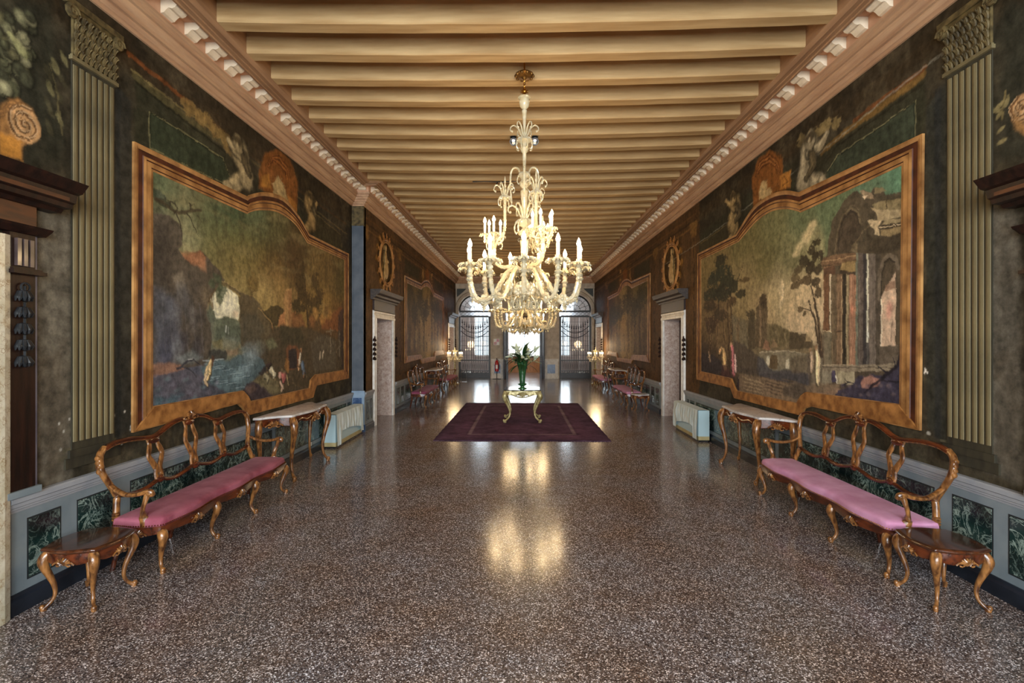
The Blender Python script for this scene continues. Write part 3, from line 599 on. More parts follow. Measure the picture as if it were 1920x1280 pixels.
    for k in range(22): P.stroke([(1320+(k*13)%66,590+(k*19)%30),(1322+(k*13)%66,640+(k*11)%40)], .02, [(120,98,70),(52,42,36),(146,120,86)][k % 3], .6)
    P.poly([(1315,660),(1335,664),(1352,676),(1358,700),(1315,698)], (56,50,52), .85, .02, .04); P.poly([(1376,640),(1400,650),(1420,668),(1424,700),(1390,700),(1376,690)], (72,64,58), .8, .03, .05)
    P.limb([(1356,656),(1358,672),(1360,688)], [.06,.11,.08], (206,172,122)); P.limb([(1352,652),(1349,660)], .04, (196,160,116)); P.limb([(1373,648),(1374,670),(1376,696)], [.05,.08,.09], (178,112,116)); P.blob((1370,645), .05, .05, (190,150,116), .95, .35); P.limb([(1378,666),(1380,694)], [.04,.05], (206,176,170)); P.poly([(1350,706),(1354,684),(1362,680),(1368,700),(1372,706)], (74,48,48), .85, .012, .02); P.limb([(1329,660),(1331,676)], .04, (150,128,104))
    P.poly([(1382,728),(1384,700),(1386,716),(1391,684),(1390,708),(1396,698),(1394,716),(1402,720),(1408,734),(1390,736)], (46,40,46), .95, .006, .012)
    # tree before the ruin
    P.stroke([(1540,664),(1538,630),(1534,600),(1528,565),(1520,535)], [.055,.05,.04,.03,.016], (62,50,40), .97); P.stroke([(1534,640),(1528,600),(1522,580),(1517,562)], [.035,.03,.02,.012], (60,48,38), .95); P.stroke([(1520,580),(1512,578),(1504,576)], .01, (60,48,38), .9); P.stroke([(1535,600),(1539,625),(1541,655)], .012, (120,100,76), .7)
    for q, ry, rz, c in [((1530,455),.12,.06,(58,52,36)),((1522,470),.14,.08,(60,52,38)),((1510,490),.15,.09,(62,54,40)),((1520,500),.15,.1,(56,48,36)),((1500,505),.13,.07,(92,80,58)),((1535,505),.12,.1,(60,52,40)),((1528,480),.12,.08,(58,50,36)),((1492,520),.14,.06,(98,84,60)),((1510,525),.16,.07,(86,72,52)),((1530,528),.12,.08,(66,56,42)),((1490,535),.12,.05,(92,78,56)),((1500,578),.1,.05,(98,84,62)),((1508,586),.06,.04,(94,80,58)),((1540,480),.08,.1,(60,52,40)),((1534,548),.08,.07,(78,66,50))]: P.foliage(q, ry, rz, c, .95, .42)
    # ruin
    P.poly([(1546,500),(1553,470),(1554,444),(1562,410),(1572,396),(1584,374),(1598,362),(1608,356),(1614,362),(1620,352),(1632,362),(1640,350),(1654,350),(1660,366),(1676,362),(1690,360),(1692,762),(1560,730),(1543,692)], (80,70,56), .97, .008, .012)
    P.poly([(1566,474),(1570,430),(1582,402),(1594,392),(1606,396),(1614,412),(1616,440),(1600,462),(1590,474)], (74,64,52), .9, .01, .01)
    for off, c in ((0,(108,96,74)),(5,(52,46,38))): P.stroke([(1566+off,474),(1570+off*.8,432),(1582+off*.5,402+off),(1596,390+off),(1609-off*.4,398+off),(1615-off*.6,420)], .016, c, .8, .6, .004)
    P.stroke([(1588,402),(1594,387),(1603,385),(1610,392)], .012, (104,92,72), .7)
    P.poly([(1612,356),(1620,354),(1634,362),(1640,372),(1626,372)], (150,130,104), .85, .006, .012); P.poly([(1642,350),(1656,350),(1662,358),(1640,362)], (128,114,84), .85, .006, .01); P.poly([(1618,366),(1628,366),(1622,374)], (206,186,156), .8, .005, .008)
    P.poly([(1636,384),(1648,376),(1660,374),(1690,372),(1692,394),(1650,394),(1638,392)], (134,120,88), .95, .006, .012); P.stroke([(1662,374),(1663,394)], .008, (60,50,38), .8)
    P.poly([(1634,390),(1650,392),(1690,390),(1692,404),(1662,412),(1646,412),(1642,400)], (168,150,116), .95, .006, .012); P.poly([(1626,412),(1654,412),(1648,424),(1650,440),(1640,440),(1642,430),(1632,424)], (190,170,134), .95, .006, .012)
    P.poly([(1660,412),(1690,408),(1692,418),(1654,420)], (156,140,106), .9, .005, .006); P.poly([(1656,420),(1692,418),(1692,426),(1654,428)], (64,54,42), .9, .005, .006); P.poly([(1652,430),(1690,426),(1692,434),(1672,442),(1652,440)], (140,122,88), .9, .006, .01); P.stroke([(1650,425),(1690,422)], .007, (206,186,150), .8)
    P.poly([(1626,440),(1650,446),(1692,436),(1692,470),(1650,474),(1628,468)], (66,58,46), .85, .015, .02); P.poly([(1592,472),(1602,456),(1608,456),(1608,474)], (120,106,82), .8, .006, .008)
    P.stroke([(1598,462),(1620,432),(1632,420)], .012, (116,102,78), .7)
    # entablature
    P.poly([(1540,492),(1546,482),(1572,476),(1610,474),(1616,482),(1610,490),(1584,494),(1560,500),(1544,502)], (112,88,66), .95, .006, .008); P.stroke([(1542,490),(1612,478)], .008, (160,132,98), .8); P.stroke([(1544,498),(1608,488)], .008, (62,50,38), .8)
    P.poly([(1580,492),(1608,488),(1609,504),(1596,512),(1576,506)], (146,124,84), .9, .006, .012); P.poly([(1544,502),(1566,498),(1566,516),(1546,518)], (90,66,50), .9, .006, .008); P.poly([(1574,506),(1604,510),(1604,520),(1576,518)], (70,58,46), .85, .006, .01)
    for u0, u1, c in [(1544.5,1555,(112,82,60)),(1556.5,1559,(224,208,176)),(1559,1568.5,(104,90,70)),(1569,1580.6,(118,96,74)),(1580.6,1586.5,(52,46,38)),(1586.5,1592,(138,124,96)),(1592.5,1605,(156,118,94)),(1605,1609,(112,116,100)),(1609,1619,(94,84,76)),(1619,1625.8,(60,56,56)),(1625.8,1629.5,(204,200,176)),(1629.5,1643,(108,98,88)),(1643,1652,(78,70,60))]:
        top = 514 if u1 < 1608 else 474
        P.poly([(u0,top),(u1,top),(u1,690),(u0,690)], c, .97, .005, .004)
    for u, c in [(1546,(154,120,90)),(1562,(146,128,98)),(1566,(66,56,44)),(1571,(150,124,94)),(1579,(178,156,120)),(1589,(176,158,122)),(1596,(186,150,120)),(1602,(112,80,62)),(1612,(126,116,104)),(1634,(138,126,112)),(1640,(80,72,64))]: P.stroke([(u,518),(u,688)], .006, c, .75, .6, .003)
    P.poly([(1544.5,622),(1557,620),(1558,690),(1544.5,690)], (120,112,92), .9, .005, .004); P.stroke([(1544,621),(1558,619)], .008, (206,186,150), .85); P.stroke([(1569,621),(1581,620)], .008, (60,48,38), .9); P.poly([(1556,622),(1559.5,622),(1559.5,690),(1556,690)], (96,88,70), .9, .004, .003); P.poly([(1625.5,642),(1630,642),(1630,690),(1625.5,690)], (62,58,60), .9, .004, .003); P.blob((1627.5,625), .016, .09, (232,230,214), .9, .4); P.blob((1598,580), .05, .14, (170,108,86), .6, .8)
    # arch and window
    P.stroke([(1650,560),(1650,510),(1656,488),(1668,478),(1680,484),(1684,500)], .03, (112,100,84), .8, .5, .004); P.stroke([(1654,560),(1654,512),(1660,492),(1669,484),(1678,490)], .012, (52,46,38), .85, .5, .003)
    P.poly([(1652,648),(1652,575),(1654,556),(1664,536),(1674,520),(1679,508),(1681,545),(1679,648)], (196,170,144), .97, .005, .005); P.poly([(1662,534),(1672,526),(1680,524),(1680,540),(1660,546)], (140,112,92), .85, .005, .005); P.blob((1668,580), .07, .12, (178,120,106), .7, .8); P.stroke([(1654,560),(1653,646)], .012, (226,214,186), .8); P.stroke([(1674,600),(1672,640)], .007, (120,96,84), .7)
    P.poly([(1650,648),(1684,646),(1686,686),(1650,688)], (92,82,70), .85, .006, .006)
    P.poly([(1543,690),(1545,684),(1600,684),(1690,680),(1690,694),(1600,696),(1543,694)], (136,124,104), .95, .005, .006); P.stroke([(1543,688),(1690,688)], .007, (70,60,50), .8); P.stroke([(1543,684),(1600,683)], .006, (182,166,138), .8)
    P.poly([(1541,694),(1560,694),(1560,718),(1541,720)], (138,130,110), .95, .005, .006); P.poly([(1560,694),(1567,694),(1567,716),(1560,716)], (72,66,86), .95, .005, .005); P.poly([(1567,694),(1602,696),(1602,718),(1570,720)], (156,146,120), .95, .006, .01); P.stroke([(1568,704),(1570,718)], .014, (216,212,196), .8)
    # foreground
    P.poly([(1386,700),(1420,704),(1470,716),(1520,722),(1545,716),(1575,722),(1560,740),(1520,740),(1500,758),(1386,736)], (122,104,84), .92, .02, .03)
    for k in range(26): u = 1392+(k*37)%110; v = 706+(k*11)%26; P.stroke([(u,v),(u+34,v+9)], .009, [(164,144,114),(76,64,54),(98,84,68)][k % 3], .6)
    P.poly([(1470,724),(1500,716),(1515,726),(1512,742),(1492,748),(1470,738)], (70,64,58), .75, .03, .04); P.poly([(1520,736),(1570,728),(1600,730),(1570,745),(1524,740)], (138,112,92), .7, .02, .03)
    P.poly([(1562,742),(1580,728),(1600,716),(1610,704),(1640,700),(1660,704),(1680,686),(1690,664),(1692,775),(1600,752)], (58,54,68), .97, .012, .025); P.poly([(1614,716),(1620,704),(1634,702),(1652,710),(1646,722),(1630,726),(1616,724)], (168,124,106), .8, .012, .025)
    for pts, w_ in [([(1620,736),(1644,716),(1664,700),(1684,682),(1688,656)],[.014,.022,.026,.022,.012]),([(1664,700),(1654,692),(1646,684)],[.016,.012,.006]),([(1680,686),(1674,670)],[.014,.006]),([(1580,722),(1590,714),(1600,716)],[.01,.01,.006]),([(1590,714),(1582,708)],[.008,.004]),([(1655,712),(1680,716),(1690,712)],[.012,.01,.006])]: P.stroke(pts, w_, (36,32,40), .95, .5, .006)
    for k in range(24): P.blob((1580+(k*43)%106, 722+(k*17)%34), .05, .03, [(80,74,90),(40,38,52),(112,98,96)][k % 3], .5, .8)
    P.limb([(1532,656),(1535,672),(1534,694),(1534,718)], [.03,.06,.055,.03], (212,194,156)); P.blob((1531,652), .03, .04, (150,118,88), .95, .35); P.limb([(1522,662),(1523,680),(1522,696)], [.05,.055,.03], (168,148,124)); P.blob((1519,655), .03, .035, (140,112,86), .9, .35); P.stroke([(1515,664),(1518,696),(1520,716)], [.04,.05,.04], (88,78,68), .7)

def landscape_rear(P, seed):
    y0, y1, z0, z1 = P.ys[0], P.ys[-1], P.zs[0], P.zs[-1]
    P.grad([(y0, z1, 1.2, (92,84,52)), ((y0+y1)/2, z1, 1.2, (84,80,52)), (y1, z1, 1.2, (80,64,40)), (y0, (z0+z1)/2, 1, (130,96,52)), ((y0+y1)/2, (z0+z1)/2+.2, .8, (172,138,82)), (y1, (z0+z1)/2, 1, (128,92,52)), (y0, z0, 1, (74,54,34)), (y1, z0, 1, (86,60,36))])
    P.mix((slice(None), slice(None)), .6*sstep(.42, .66, fbm(P.Y, P.Z*.16, .35, seed, 3)), (52, 40, 24))
    rnd = random.Random(seed)
    for k in range(9):
        y = y0+(y1-y0)*(k+.5)/9+rnd.uniform(-.2, .2)
        P.stroke([(y, z0+.3), (y+rnd.uniform(-.1, .1), z1-rnd.uniform(.3, 1.3))], [.09, .03], (52,40,26), .8, raw=True)
        P.foliage((y, z1-rnd.uniform(.4, 1.1)), .6, .5, (60,54,32), .8, .48, raw=True)
        P.blob((y+.3, z0+rnd.uniform(.5, 1.3)), .22, .5, rnd.choice([(168,140,88),(140,110,66),(120,96,60)]), .5, .7, raw=True)
    for k in range(40): P.blob((rnd.uniform(y0, y1), rnd.uniform(z0, z0+1.)), .14, .1, rnd.choice([(146,112,66),(70,52,34),(110,84,54)]), .5, .7, raw=True)

def satyr(P, pts, s, c1=(150,134,100), c2=(84,74,54)):
    """painted seated figure on the frame: pts = head, chest, hip, knee, foot, hand (pixels)"""
    hd, ch, hp, kn, ft, ha = pts; mid = ((ch[0]+hp[0])/2, (ch[1]+hp[1])/2)
    P.blob(mid, .3*s, .42*s, (40, 36, 26), .7, .8)
    k2 = (hp[0]+(kn[0]-hp[0])*.55, hp[1]+(kn[1]-hp[1])*.4+6); f2 = (ft[0]+(hp[0]-ft[0])*.5, ft[1]+8)
    P.limb([hp, k2, f2], [.075*s, .06*s, .03*s], c2)
    P.limb([hp, kn], [.085*s, .06*s], c1); P.limb([kn, ft], [.055*s, .028*s], c1); P.blob(ft, .05*s, .025*s, c1, .9, .4)
    P.limb([hp, mid, ch], [.115*s, .10*s, .135*s], c1)
    P.blob((ch[0]-2, ch[1]+2), .06*s, .045*s, tuple(x*1.25 for x in c1), .7, .8); P.blob((ch[0]+4, ch[1]+5), .05*s, .05*s, c2, .6, .8); P.blob(mid, .05*s, .04*s, c2, .45, .9)
    el = ((ch[0]*.4+ha[0]*.6)+3, (ch[1]*.5+ha[1]*.5)+4); P.limb([ch, el, ha], [.055*s, .04*s, .028*s], c1)
    P.limb([(ch[0]+5, ch[1]), (ch[0]+9, (ch[1]+hp[1])/2), (hp[0]+6, hp[1]-4)], [.05*s, .04*s, .03*s], c2)
    P.blob((hd[0]+1, hd[1]+1), .085*s, .095*s, (34, 30, 20), .9, .4); P.blob(hd, .068*s, .08*s, c1, .95, .35); P.blob((hd[0], hd[1]-5), .08*s, .045*s, (60, 50, 34), .9, .5); P.blob((hd[0]-1, hd[1]+2), .02*s, .03*s, tuple(x*1.3 for x in c1), .7, .8)

def medallion_paint(P, c, ry, rz):
    y, z = c
    P.blob(c, ry*1.32, rz*1.3, (112,80,36), .75, .5, nz=.25, raw=True); P.blob(c, ry, rz, (60,44,24), .95, .1, nz=.03, raw=True)
    for k in range(14):
        a = 2*pi*k/14; q = (y+ry*1.2*cos(a), z+rz*1.2*sin(a)); P.blob(q, .12, .1, (172,126,60), .75, .6, raw=True)
    b = (y, z-.3)
    P.blob((y, z-.18), .26, .3, (164,136,84), .9, .5, raw=True); P.blob((y-.05, z+.1), .14, .22, (190,164,112), .9, .5, raw=True)
    P.blob((y-.02, z+.36), .075, .09, (196,170,120), .9, .4, raw=True); P.stroke([(y, z+.2), (y+.22, z+.1), (y+.18, z-.08)], .05, (184,156,104), .85, raw=True)
    P.stroke([(y-.1, z-.2), (y-.25, z-.42)], .07, (150,120,70), .8, raw=True)

def spiral(P, c, r, turns=2.6, cl=(196,152,104), cd=(96,66,40), flip=1):
    P.blob(c, r*1.15, r*1.15, cl, .95, .15, nz=.03, raw=True)
    pts = []
    for k in range(70):
        t = k/69; a = flip*turns*2*pi*t+1.2; q = r*(1.02*(1-t)+.04); pts.append((c[0]+q*cos(a), c[1]+q*sin(a)))
    P.stroke(pts, .014, cd, .9, .4, 0, raw=True); P.stroke([(a+.008, b+.006) for a, b in pts], .006, (228,190,144), .6, .5, 0, raw=True)

def common_wall(P, y_from, y_to):
    """ground tone, strip below the cornice, tone under the painting"""
    P.fill((48, 44, 34), (70, 63, 49))
    A = (slice(None), slice(None))
    P.mix(A, .6*sstep(4.2, 4.3, P.Z)*(P.Z > 0), (58, 44, 26)); P.mix(A, .5*sstep(4.44, 4.46, P.Z), (44, 38, 28))
    P.mix(A, .35*sstep(.45, .7, fbm(P.Y, P.Z, .35, P.seed+50, 5)), (36, 33, 27)); P.mix(A, .3*sstep(.5, .72, fbm(P.Y, P.Z, .22, P.seed+60, 5)), (98, 88, 68))

def rear_zone(P, X, medc):
    k = P.sl(10.2, 25, .7, 4.7)
    P.mix(k, np.full(P.Y[k].shape, .75), (98, 70, 42)); P.mix(k, .4*sstep(.4, .65, fbm(P.Y[k], P.Z[k]*.3, .3, 71, 4)), (42, 31, 20))
    for y in (10.55, 13.55, 21.55): 
        P.poly([(y-.14,.8),(y+.14,.8),(y+.14,4.15),(y-.14,4.15)], (96,70,42), .7, .02, .01, raw=True)
        for dy in (-.09, -.03, .03, .09): P.stroke([(y+dy,.95),(y+dy,3.95)], .012, (50,37,24), .8, raw=True)
        P.poly([(y-.18,3.98),(y+.18,3.98),(y+.22,4.3),(y-.22,4.3)], (128,96,52), .7, .03, .03, raw=True)
    for z, c in ((4.18,(120,90,52)),(4.3,(44,33,22)),(4.42,(104,74,42))): P.stroke([(10.4,z),(24.9,z)], .03, c, .6, raw=True)
    medallion_paint(P, medc, .56, .5)
    y0, y1 = 14.0, 21.0
    P.poly([(14.15,3.75),(16.2,3.75),(16.2,4.12),(14.15,4.12)], (56,52,34), .8, .02, .01, raw=True); P.poly([(18.9,3.75),(20.9,3.75),(20.9,4.12),(18.9,4.12)], (56,52,34), .8, .02, .01, raw=True)
    for y in (16.7, 18.4): P.blob((y,4.0), .16, .3, (150,116,66), .85, .5, raw=True); P.blob((y,4.3), .08, .09, (160,126,76), .85, .5, raw=True)
    P.blob((17.5,4.1), .45, .3, (120,74,34), .8, .5, raw=True)

def paint_left_wall(P):
    common_wall(P, 3, YP)
    A = (slice(None), slice(None))
    # bare greyish plaster beside the pilaster
    P.poly([(68,390),(132,375),(132,900),(68,916)], (124,117,103), .8, .05, .05, tex=.3); P.poly([(75,660),(125,640),(125,890),(75,905)], (82,72,58), .6, .08, .1)
    P.poly([(212,150),(246,190),(246,800),(212,830)], (44,44,40), .7, .02, .01); P.poly([(218,150),(226,160),(226,820),(218,824)], (34,36,36), .6, .02, .01)
    # painted panel and mouldings over the picture
    P.poly([(255,140),(470,320),(640,455),(640,480),(575,440),(520,372),(468,366),(250,262)], (50,50,36), .8, .03, .02)
    P.poly([(281,208),(418,296),(432,330),(436,350),(281,277)], (52,58,42), .95, .012, .008)
    for off, c, wd in ((0,(120,114,80),.009),(3,(30,32,24),.008)):
        P.stroke([(280+off,207+off),(418,295+off),(432,330+off)], wd, c, .8, .5, 0); P.stroke([(280+off,207),(281+off,276)], wd, c, .7, .5, 0); P.stroke([(281,277+off),(436,351+off)], wd, c, .7, .5, 0)
    P.stroke([(252,140),(300,180),(360,226),(420,268)], .05, (92,84,54), .7); P.stroke([(256,152),(300,190),(360,236),(425,285)], .018, (36,34,24), .8); P.stroke([(246,128),(300,172),(420,258)], .014, (130,116,74), .6)
    P.stroke([(240,100),(360,195)], .03, (128,72,34), .6); P.stroke([(360,195),(470,290),(650,420)], .03, (84,60,34), .5); P.stroke([(420,258),(560,370),(650,438)], .02, (110,96,64), .6)
    for q in [(360,205),(375,220),(392,230),(408,246),(424,262),(430,280)]: P.foliage(q, .16, .1, (128,104,62), .8, .45)
    satyr(P, [(446,268),(452,290),(462,330),(430,352),(424,346),(428,262)], 1.75); satyr(P, [(582,372),(582,385),(588,412),(576,428),(574,440),(594,380)], 1.9, (140,116,76))
    P.poly([(592,400),(640,440),(642,478),(592,448)], (60,54,36), .8, .02, .01); P.stroke([(592,400),(640,440),(642,478)], .014, (110,96,62), .6)
    # shell and mask above the crest
    P.poly([(486,318),(500,285),(520,280),(545,300),(560,340),(556,400),(530,370),(486,352)], (126,78,36), .85, .03, .03)
    for k in range(5): P.stroke([(500+k*2,318-k*2),(508+k,296-k*2+k*3),(524,292+k*4),(540-k,312+k*3),(545-k*2,335)], .014, [(84,44,22),(150,96,48)][k % 2], .8)
    for q in [(524,345),(530,360),(520,352),(534,375)]: P.foliage(q, .16, .14, (170,146,100), .9, .42)
    P.poly([(490,330),(505,326),(510,352),(490,350)], (168,118,54), .7, .02, .01); P.poly([(540,365),(556,380),(558,405),(545,395)], (160,108,50), .7, .02, .01)
    # upper left: garland of fruit, volute, ochre block
    P.poly([(0,0),(100,0),(120,300),(0,330)], (46,46,36), .7, .06, .06)
    rnd = random.Random(5)
    for k in range(46):
        u = rnd.uniform(-10, 62); v = rnd.uniform(25, 165); c = rnd.choice([(108,106,80),(84,84,62),(132,128,98),(66,66,50),(96,92,66)])
        rr_ = rnd.uniform(.035, .065); P.blob((u+2, v+2), rr_*1.15, rr_*1.2, (26,26,20), .85, .35, nz=.1); P.blob((u, v), rr_, rr_*1.05, c, .95, .45, nz=.1); P.blob((u-2, v-3), rr_*.5, rr_*.55, tuple(min(255, q*1.35) for q in c), .7, .9, nz=.05)
    for k in range(10):
        u = rnd.uniform(85, 122); v = 110+k*14; P.blob((u, v), .03, .07, rnd.choice([(112,106,74),(70,66,48)]), .85, .4, 30)
    P.stroke([(20,60),(45,95),(50,110)], [.02,.05,.01], (150,148,104), .9); P.stroke([(95,120),(110,180),(116,250)], .012, (96,88,60), .8)
    P.poly([(0,195),(35,182),(60,200),(76,250),(44,272),(42,300),(0,290)], (170,122,72), .9, .02, .01)
    P.poly([(0,246),(40,262),(42,298),(0,290)], (186,128,56), .9, .015, .01)
    spiral(P, P.w((46,232)), .115)
    for k in range(3): P.stroke([(0,205+k*9),(18,190+k*8),(40,190+k*6)], .009, (110,78,48), .7)
    P.finish(.008, .22)
    # losses at the foot of the pilaster
    for k in range(26):
        u = rnd.uniform(100, 250); P.blob((u, rnd.uniform(770, 850)-.12*(u-170)), .012, .014, (186,182,170), .8, .5)
    P.stroke([(120,846),(215,824)], .02, (92,86,66), .7); P.stroke([(112,862),(222,836)], .03, (74,70,54), .6)

def paint_right_wall(P):
    common_wall(P, 3, YB)
    rear_zone(P, XR, onx(1260, 500, XR))
    P.poly([(1850,380),(1914,400),(1914,905),(1850,880)], (116,110,98), .75, .05, .05, tex=.3); P.poly([(1860,640),(1910,650),(1910,900),(1860,880)], (76,68,56), .6, .08, .1)
    P.poly([(1736,200),(1775,150),(1775,830),(1736,800)], (50,52,46), .7, .02, .01); P.poly([(1752,170),(1764,160),(1764,826),(1752,820)], (38,40,42), .6, .02, .01)
    P.poly([(1735,130),(1560,260),(1440,330),(1312,440),(1310,474),(1384,438),(1440,364),(1500,358),(1734,248)], (52,52,38), .8, .03, .02)
    P.poly([(1716,190),(1570,290),(1552,318),(1548,342),(1716,266)], (58,64,50), .95, .012, .008)
    for off, c, wd in ((0,(122,116,84),.009),(3,(32,34,26),.008)):
        P.stroke([(1716-off,190+off),(1570,290+off),(1552,318+off)], wd, c, .8, .5, 0); P.stroke([(1716-off,190),(1716-off,266)], wd, c, .7, .5, 0)
    P.stroke([(1730,140),(1650,200),(1580,250),(1540,285)], .05, (132,100,52), .7); P.stroke([(1730,156),(1650,214),(1570,272),(1545,310)], .018, (40,36,26), .8); P.stroke([(1735,125),(1600,225)], .03, (128,74,34), .6)
    P.stroke([(1780,90),(1700,150),(1560,268),(1320,448),(1240,500)], .014, (140,136,120), .5, .5, .004)
    P.poly([(1312,455),(1374,410),(1380,438),(1314,474)], (62,56,38), .85, .02, .01); P.stroke([(1314,456),(1374,412)], .014, (116,100,62), .6)
    for q in [(1510,268),(1520,255),(1535,245),(1548,238),(1565,232),(1500,262)]: P.foliage(q, .14, .1, (140,122,82), .85, .45)
    satyr(P, [(1518,262),(1516,284),(1506,336),(1540,340),(1552,346),(1550,250)], 1.75, (146,134,108)); satyr(P, [(1374,372),(1377,388),(1372,416),(1380,425),(1368,446),(1360,376)], 1.9, (150,128,88))
    P.poly([(1412,388),(1410,330),(1422,296),(1444,282),(1464,296),(1468,330),(1480,320),(1480,352),(1440,364)], (132,82,38), .88, .03, .03)
    for k in range(5): P.stroke([(1416+k,330-k),(1424+k,302+k*3),(1442,290+k*4),(1458-k,302+k*3),(1462-k,325)], .014, [(84,44,22),(156,104,56)][k % 2], .8)
    for q in [(1432,350),(1438,365),(1434,380),(1430,360)]: P.foliage(q, .14, .14, (176,150,104), .9, .42)
    P.poly([(1462,330),(1482,318),(1482,350),(1462,354)], (176,120,56), .8, .02, .01); P.stroke([(1470,330),(1476,340),(1468,346)], .012, (96,60,28), .8)
    # upper right: scroll and leaf spray
    P.poly([(1880,0),(1925,0),(1925,320),(1870,300)], (52,52,42), .6, .06, .06)
    spiral(P, P.w((1916,200)), .09, flip=-1); P.poly([(1898,218),(1925,235),(1925,250),(1902,240)], (176,130,80), .9, .02, .01)
    P.stroke([(1885,170),(1880,200),(1876,225)], .012, (120,106,70), .85)
    for q, a in [((1874,195),60),((1872,215),40),((1876,240),70),((1878,262),80),((1888,188),20),((1868,205),120)]: P.blob(q, .022, .05, (142,128,88), .9, .4, a)
    P.finish(.008, .22)
    for k in range(14):
        rr = random.Random(k); P.blob((rr.uniform(1732, 1740), rr.uniform(690, 700)), .008, .01, (210,206,196), .9, .4)
    P.blob((1849,691), .012, .02, (224,220,212), 1, .3, nz=.1); P.blob((1741,812), .03, .02, (190,186,172), .7, .5)
    P.stroke([(1770,838),(1860,866)], .025, (86,82,66), .7); P.stroke([(1765,826),(1850,850)], .014, (100,94,74), .6)

def paint_left_rear(P):
    P.fill((48, 44, 34), (70, 63, 49)); rear_zone(P, XP, onx(722.5, 493, XP)); P.finish(.012, .25)

# ------------------------------------------------------------------ the room
def struct(o, label): o['kind'] = 'structure'; o['label'] = label; return o
def sroot(name, label, loc=(0, 0, 0)):
    o = bpy.data.objects.new(name, None); link(o); o.location = loc; return struct(o, label)

fl = MB(); fl.add([(-4.2, FW, 0), (4.2, FW, 0), (4.2, 30, 0), (-4.2, 30, 0)], [(0, 1, 2, 3)])
struct(fl.build('floor', M['terrazzo'], smooth=False), 'polished speckled brown terrazzo floor of the long hall')

# ceiling boards and beams
ce = MB(); ce.add([(XL, FW, ZC), (XR, FW, ZC), (XR, YB, ZC), (XL, YB, ZC)], [(3, 2, 1, 0)])
ceiling = struct(ce.build('ceiling', M['board'], smooth=False), 'ceiling of closely spaced painted wooden beams')
def beam_mesh(seed):
    rnd = random.Random(seed); b = MB(); n = 16; vs_ = []; x0, x1 = -2.99, 3.01
    for k in range(n+1):
        t = k/n; x = x0+(x1-x0)*t; sag = -.05*(4*t*(1-t))+rnd.uniform(-.003, .003)
        z0, z1 = 4.955+sag, ZC; a = .085
        for (y, z) in ((-a, z1), (-a, z0+.012), (-a+.012, z0), (a-.012, z0), (a, z0+.012), (a, z1)): vs_.append((x, y, z))
    fs = [(i*6+j, i*6+j+1, (i+1)*6+j+1, (i+1)*6+j) for i in range(n) for j in range(5)]+[(0, 1, 2, 3, 4, 5), tuple(n*6+j for j in range(6))]
    b.add(vs_, fs); return b.mesh('beam', M['beam'], smooth=False)
beams = [beam_mesh(s) for s in range(3)]
for k in range(-14, 37): child('beam', beams[k % 3], ceiling, (0, 4.99+.537*k, 0))

# cornice swept round the room: moulding, pink soffit, brown architrave, modillions
PATH = [(XL, FW), (XL, YP), (XP, YP), (XP, YB), (XR, YB), (XR, FW)]
NRM = []
for (a, b) in zip(PATH, PATH[1:]):
    dx, dy = b[0]-a[0], b[1]-a[1]; l = math.hypot(dx, dy); NRM.append((dy/l, -dx/l))
def corner(i, p):
    x, y = PATH[i]; n1 = NRM[max(i-1, 0)]; n2 = NRM[min(i, len(NRM)-1)]
    if i in (0, len(PATH)-1): return (x+n1[0]*p if i else x+n2[0]*p, y)
    return (x+(n1[0]+n2[0])*p, y+(n1[1]+n2[1])*p)
def sweep(mb, prof, segs):
    for s in segs:
        for (p0, z0), (p1, z1) in zip(prof, prof[1:]):
            a0, a1 = corner(s, p0), corner(s+1, p0); b0, b1 = corner(s, p1), corner(s+1, p1)
            mb.add([(*a0, z0), (*a1, z0), (*b1, z1), (*b0, z1)], [(0, 1, 2, 3)])
PM = [(0, 4.60), (.02, 4.60), (.02, 4.632), (.036, 4.636), (.056, 4.662), (.056, 4.674), (.085, 4.674), (.085, 4.708), (.096, 4.712), (.118, 4.735), (.126, 4.76), (.152, 4.76), (.152, 4.80), (.175, 4.805), (.175, 4.846), (.15, 4.85)]
PS = [(.15, 4.85), (.15, 5.0), (.335, 5.0)]
PA = [(.335, 5.0), (.335, 4.92), (.36, 4.915), (.365, 4.93), (.41, 4.925), (.415, 4.938), (.47, 4.935), (.475, 4.925), (.52, 4.95), (.52, ZC)]
mo = MB(); mo.extr([(0, 0), (.17, 0), (.172, -.028), (.150, -.032), (.150, -.048), (.135, -.066), (.105, -.078), (.075, -.07), (.055, -.085), (.03, -.112), (0, -.118)], 1, -.075, .075)
mod_me = mo.mesh('modillion', M['modillion'], smooth=False)
for name, segs, label in (('trim_1', [0, 1, 2], 'painted wooden cornice with carved brackets along the left wall'), ('trim_2', [3], 'painted wooden cornice across the end wall'), ('trim_3', [4], 'painted wooden cornice with carved brackets along the right wall')):
    r = sroot(name, label)
    for nm, pr, mt in (('moulding', PM, 'cornice'), ('soffit', PS, 'soffit'), ('architrave', PA, 'architrave')):
        b = MB(); sweep(b, pr, segs); b.build(nm, M[mt], r, smooth=False)
    for s in segs:
        (ax, ay), (bx, by) = corner(s, .15), corner(s+1, .15); nx, ny = NRM[s]; l = math.hypot(bx-ax, by-ay); n = max(1, int(l/.335))
        off = .22 if s != 1 else l/2
        for k in range(n if s != 1 else 1):
            t = (off+k*.335)/l
            if t > .995: break
            x, y = ax+(bx-ax)*t, ay+(by-ay)*t
            if y < 1.5: continue
            child('modillion', mod_me, r, (x, y, 4.999), (0, 0, math.atan2(ny, nx)))

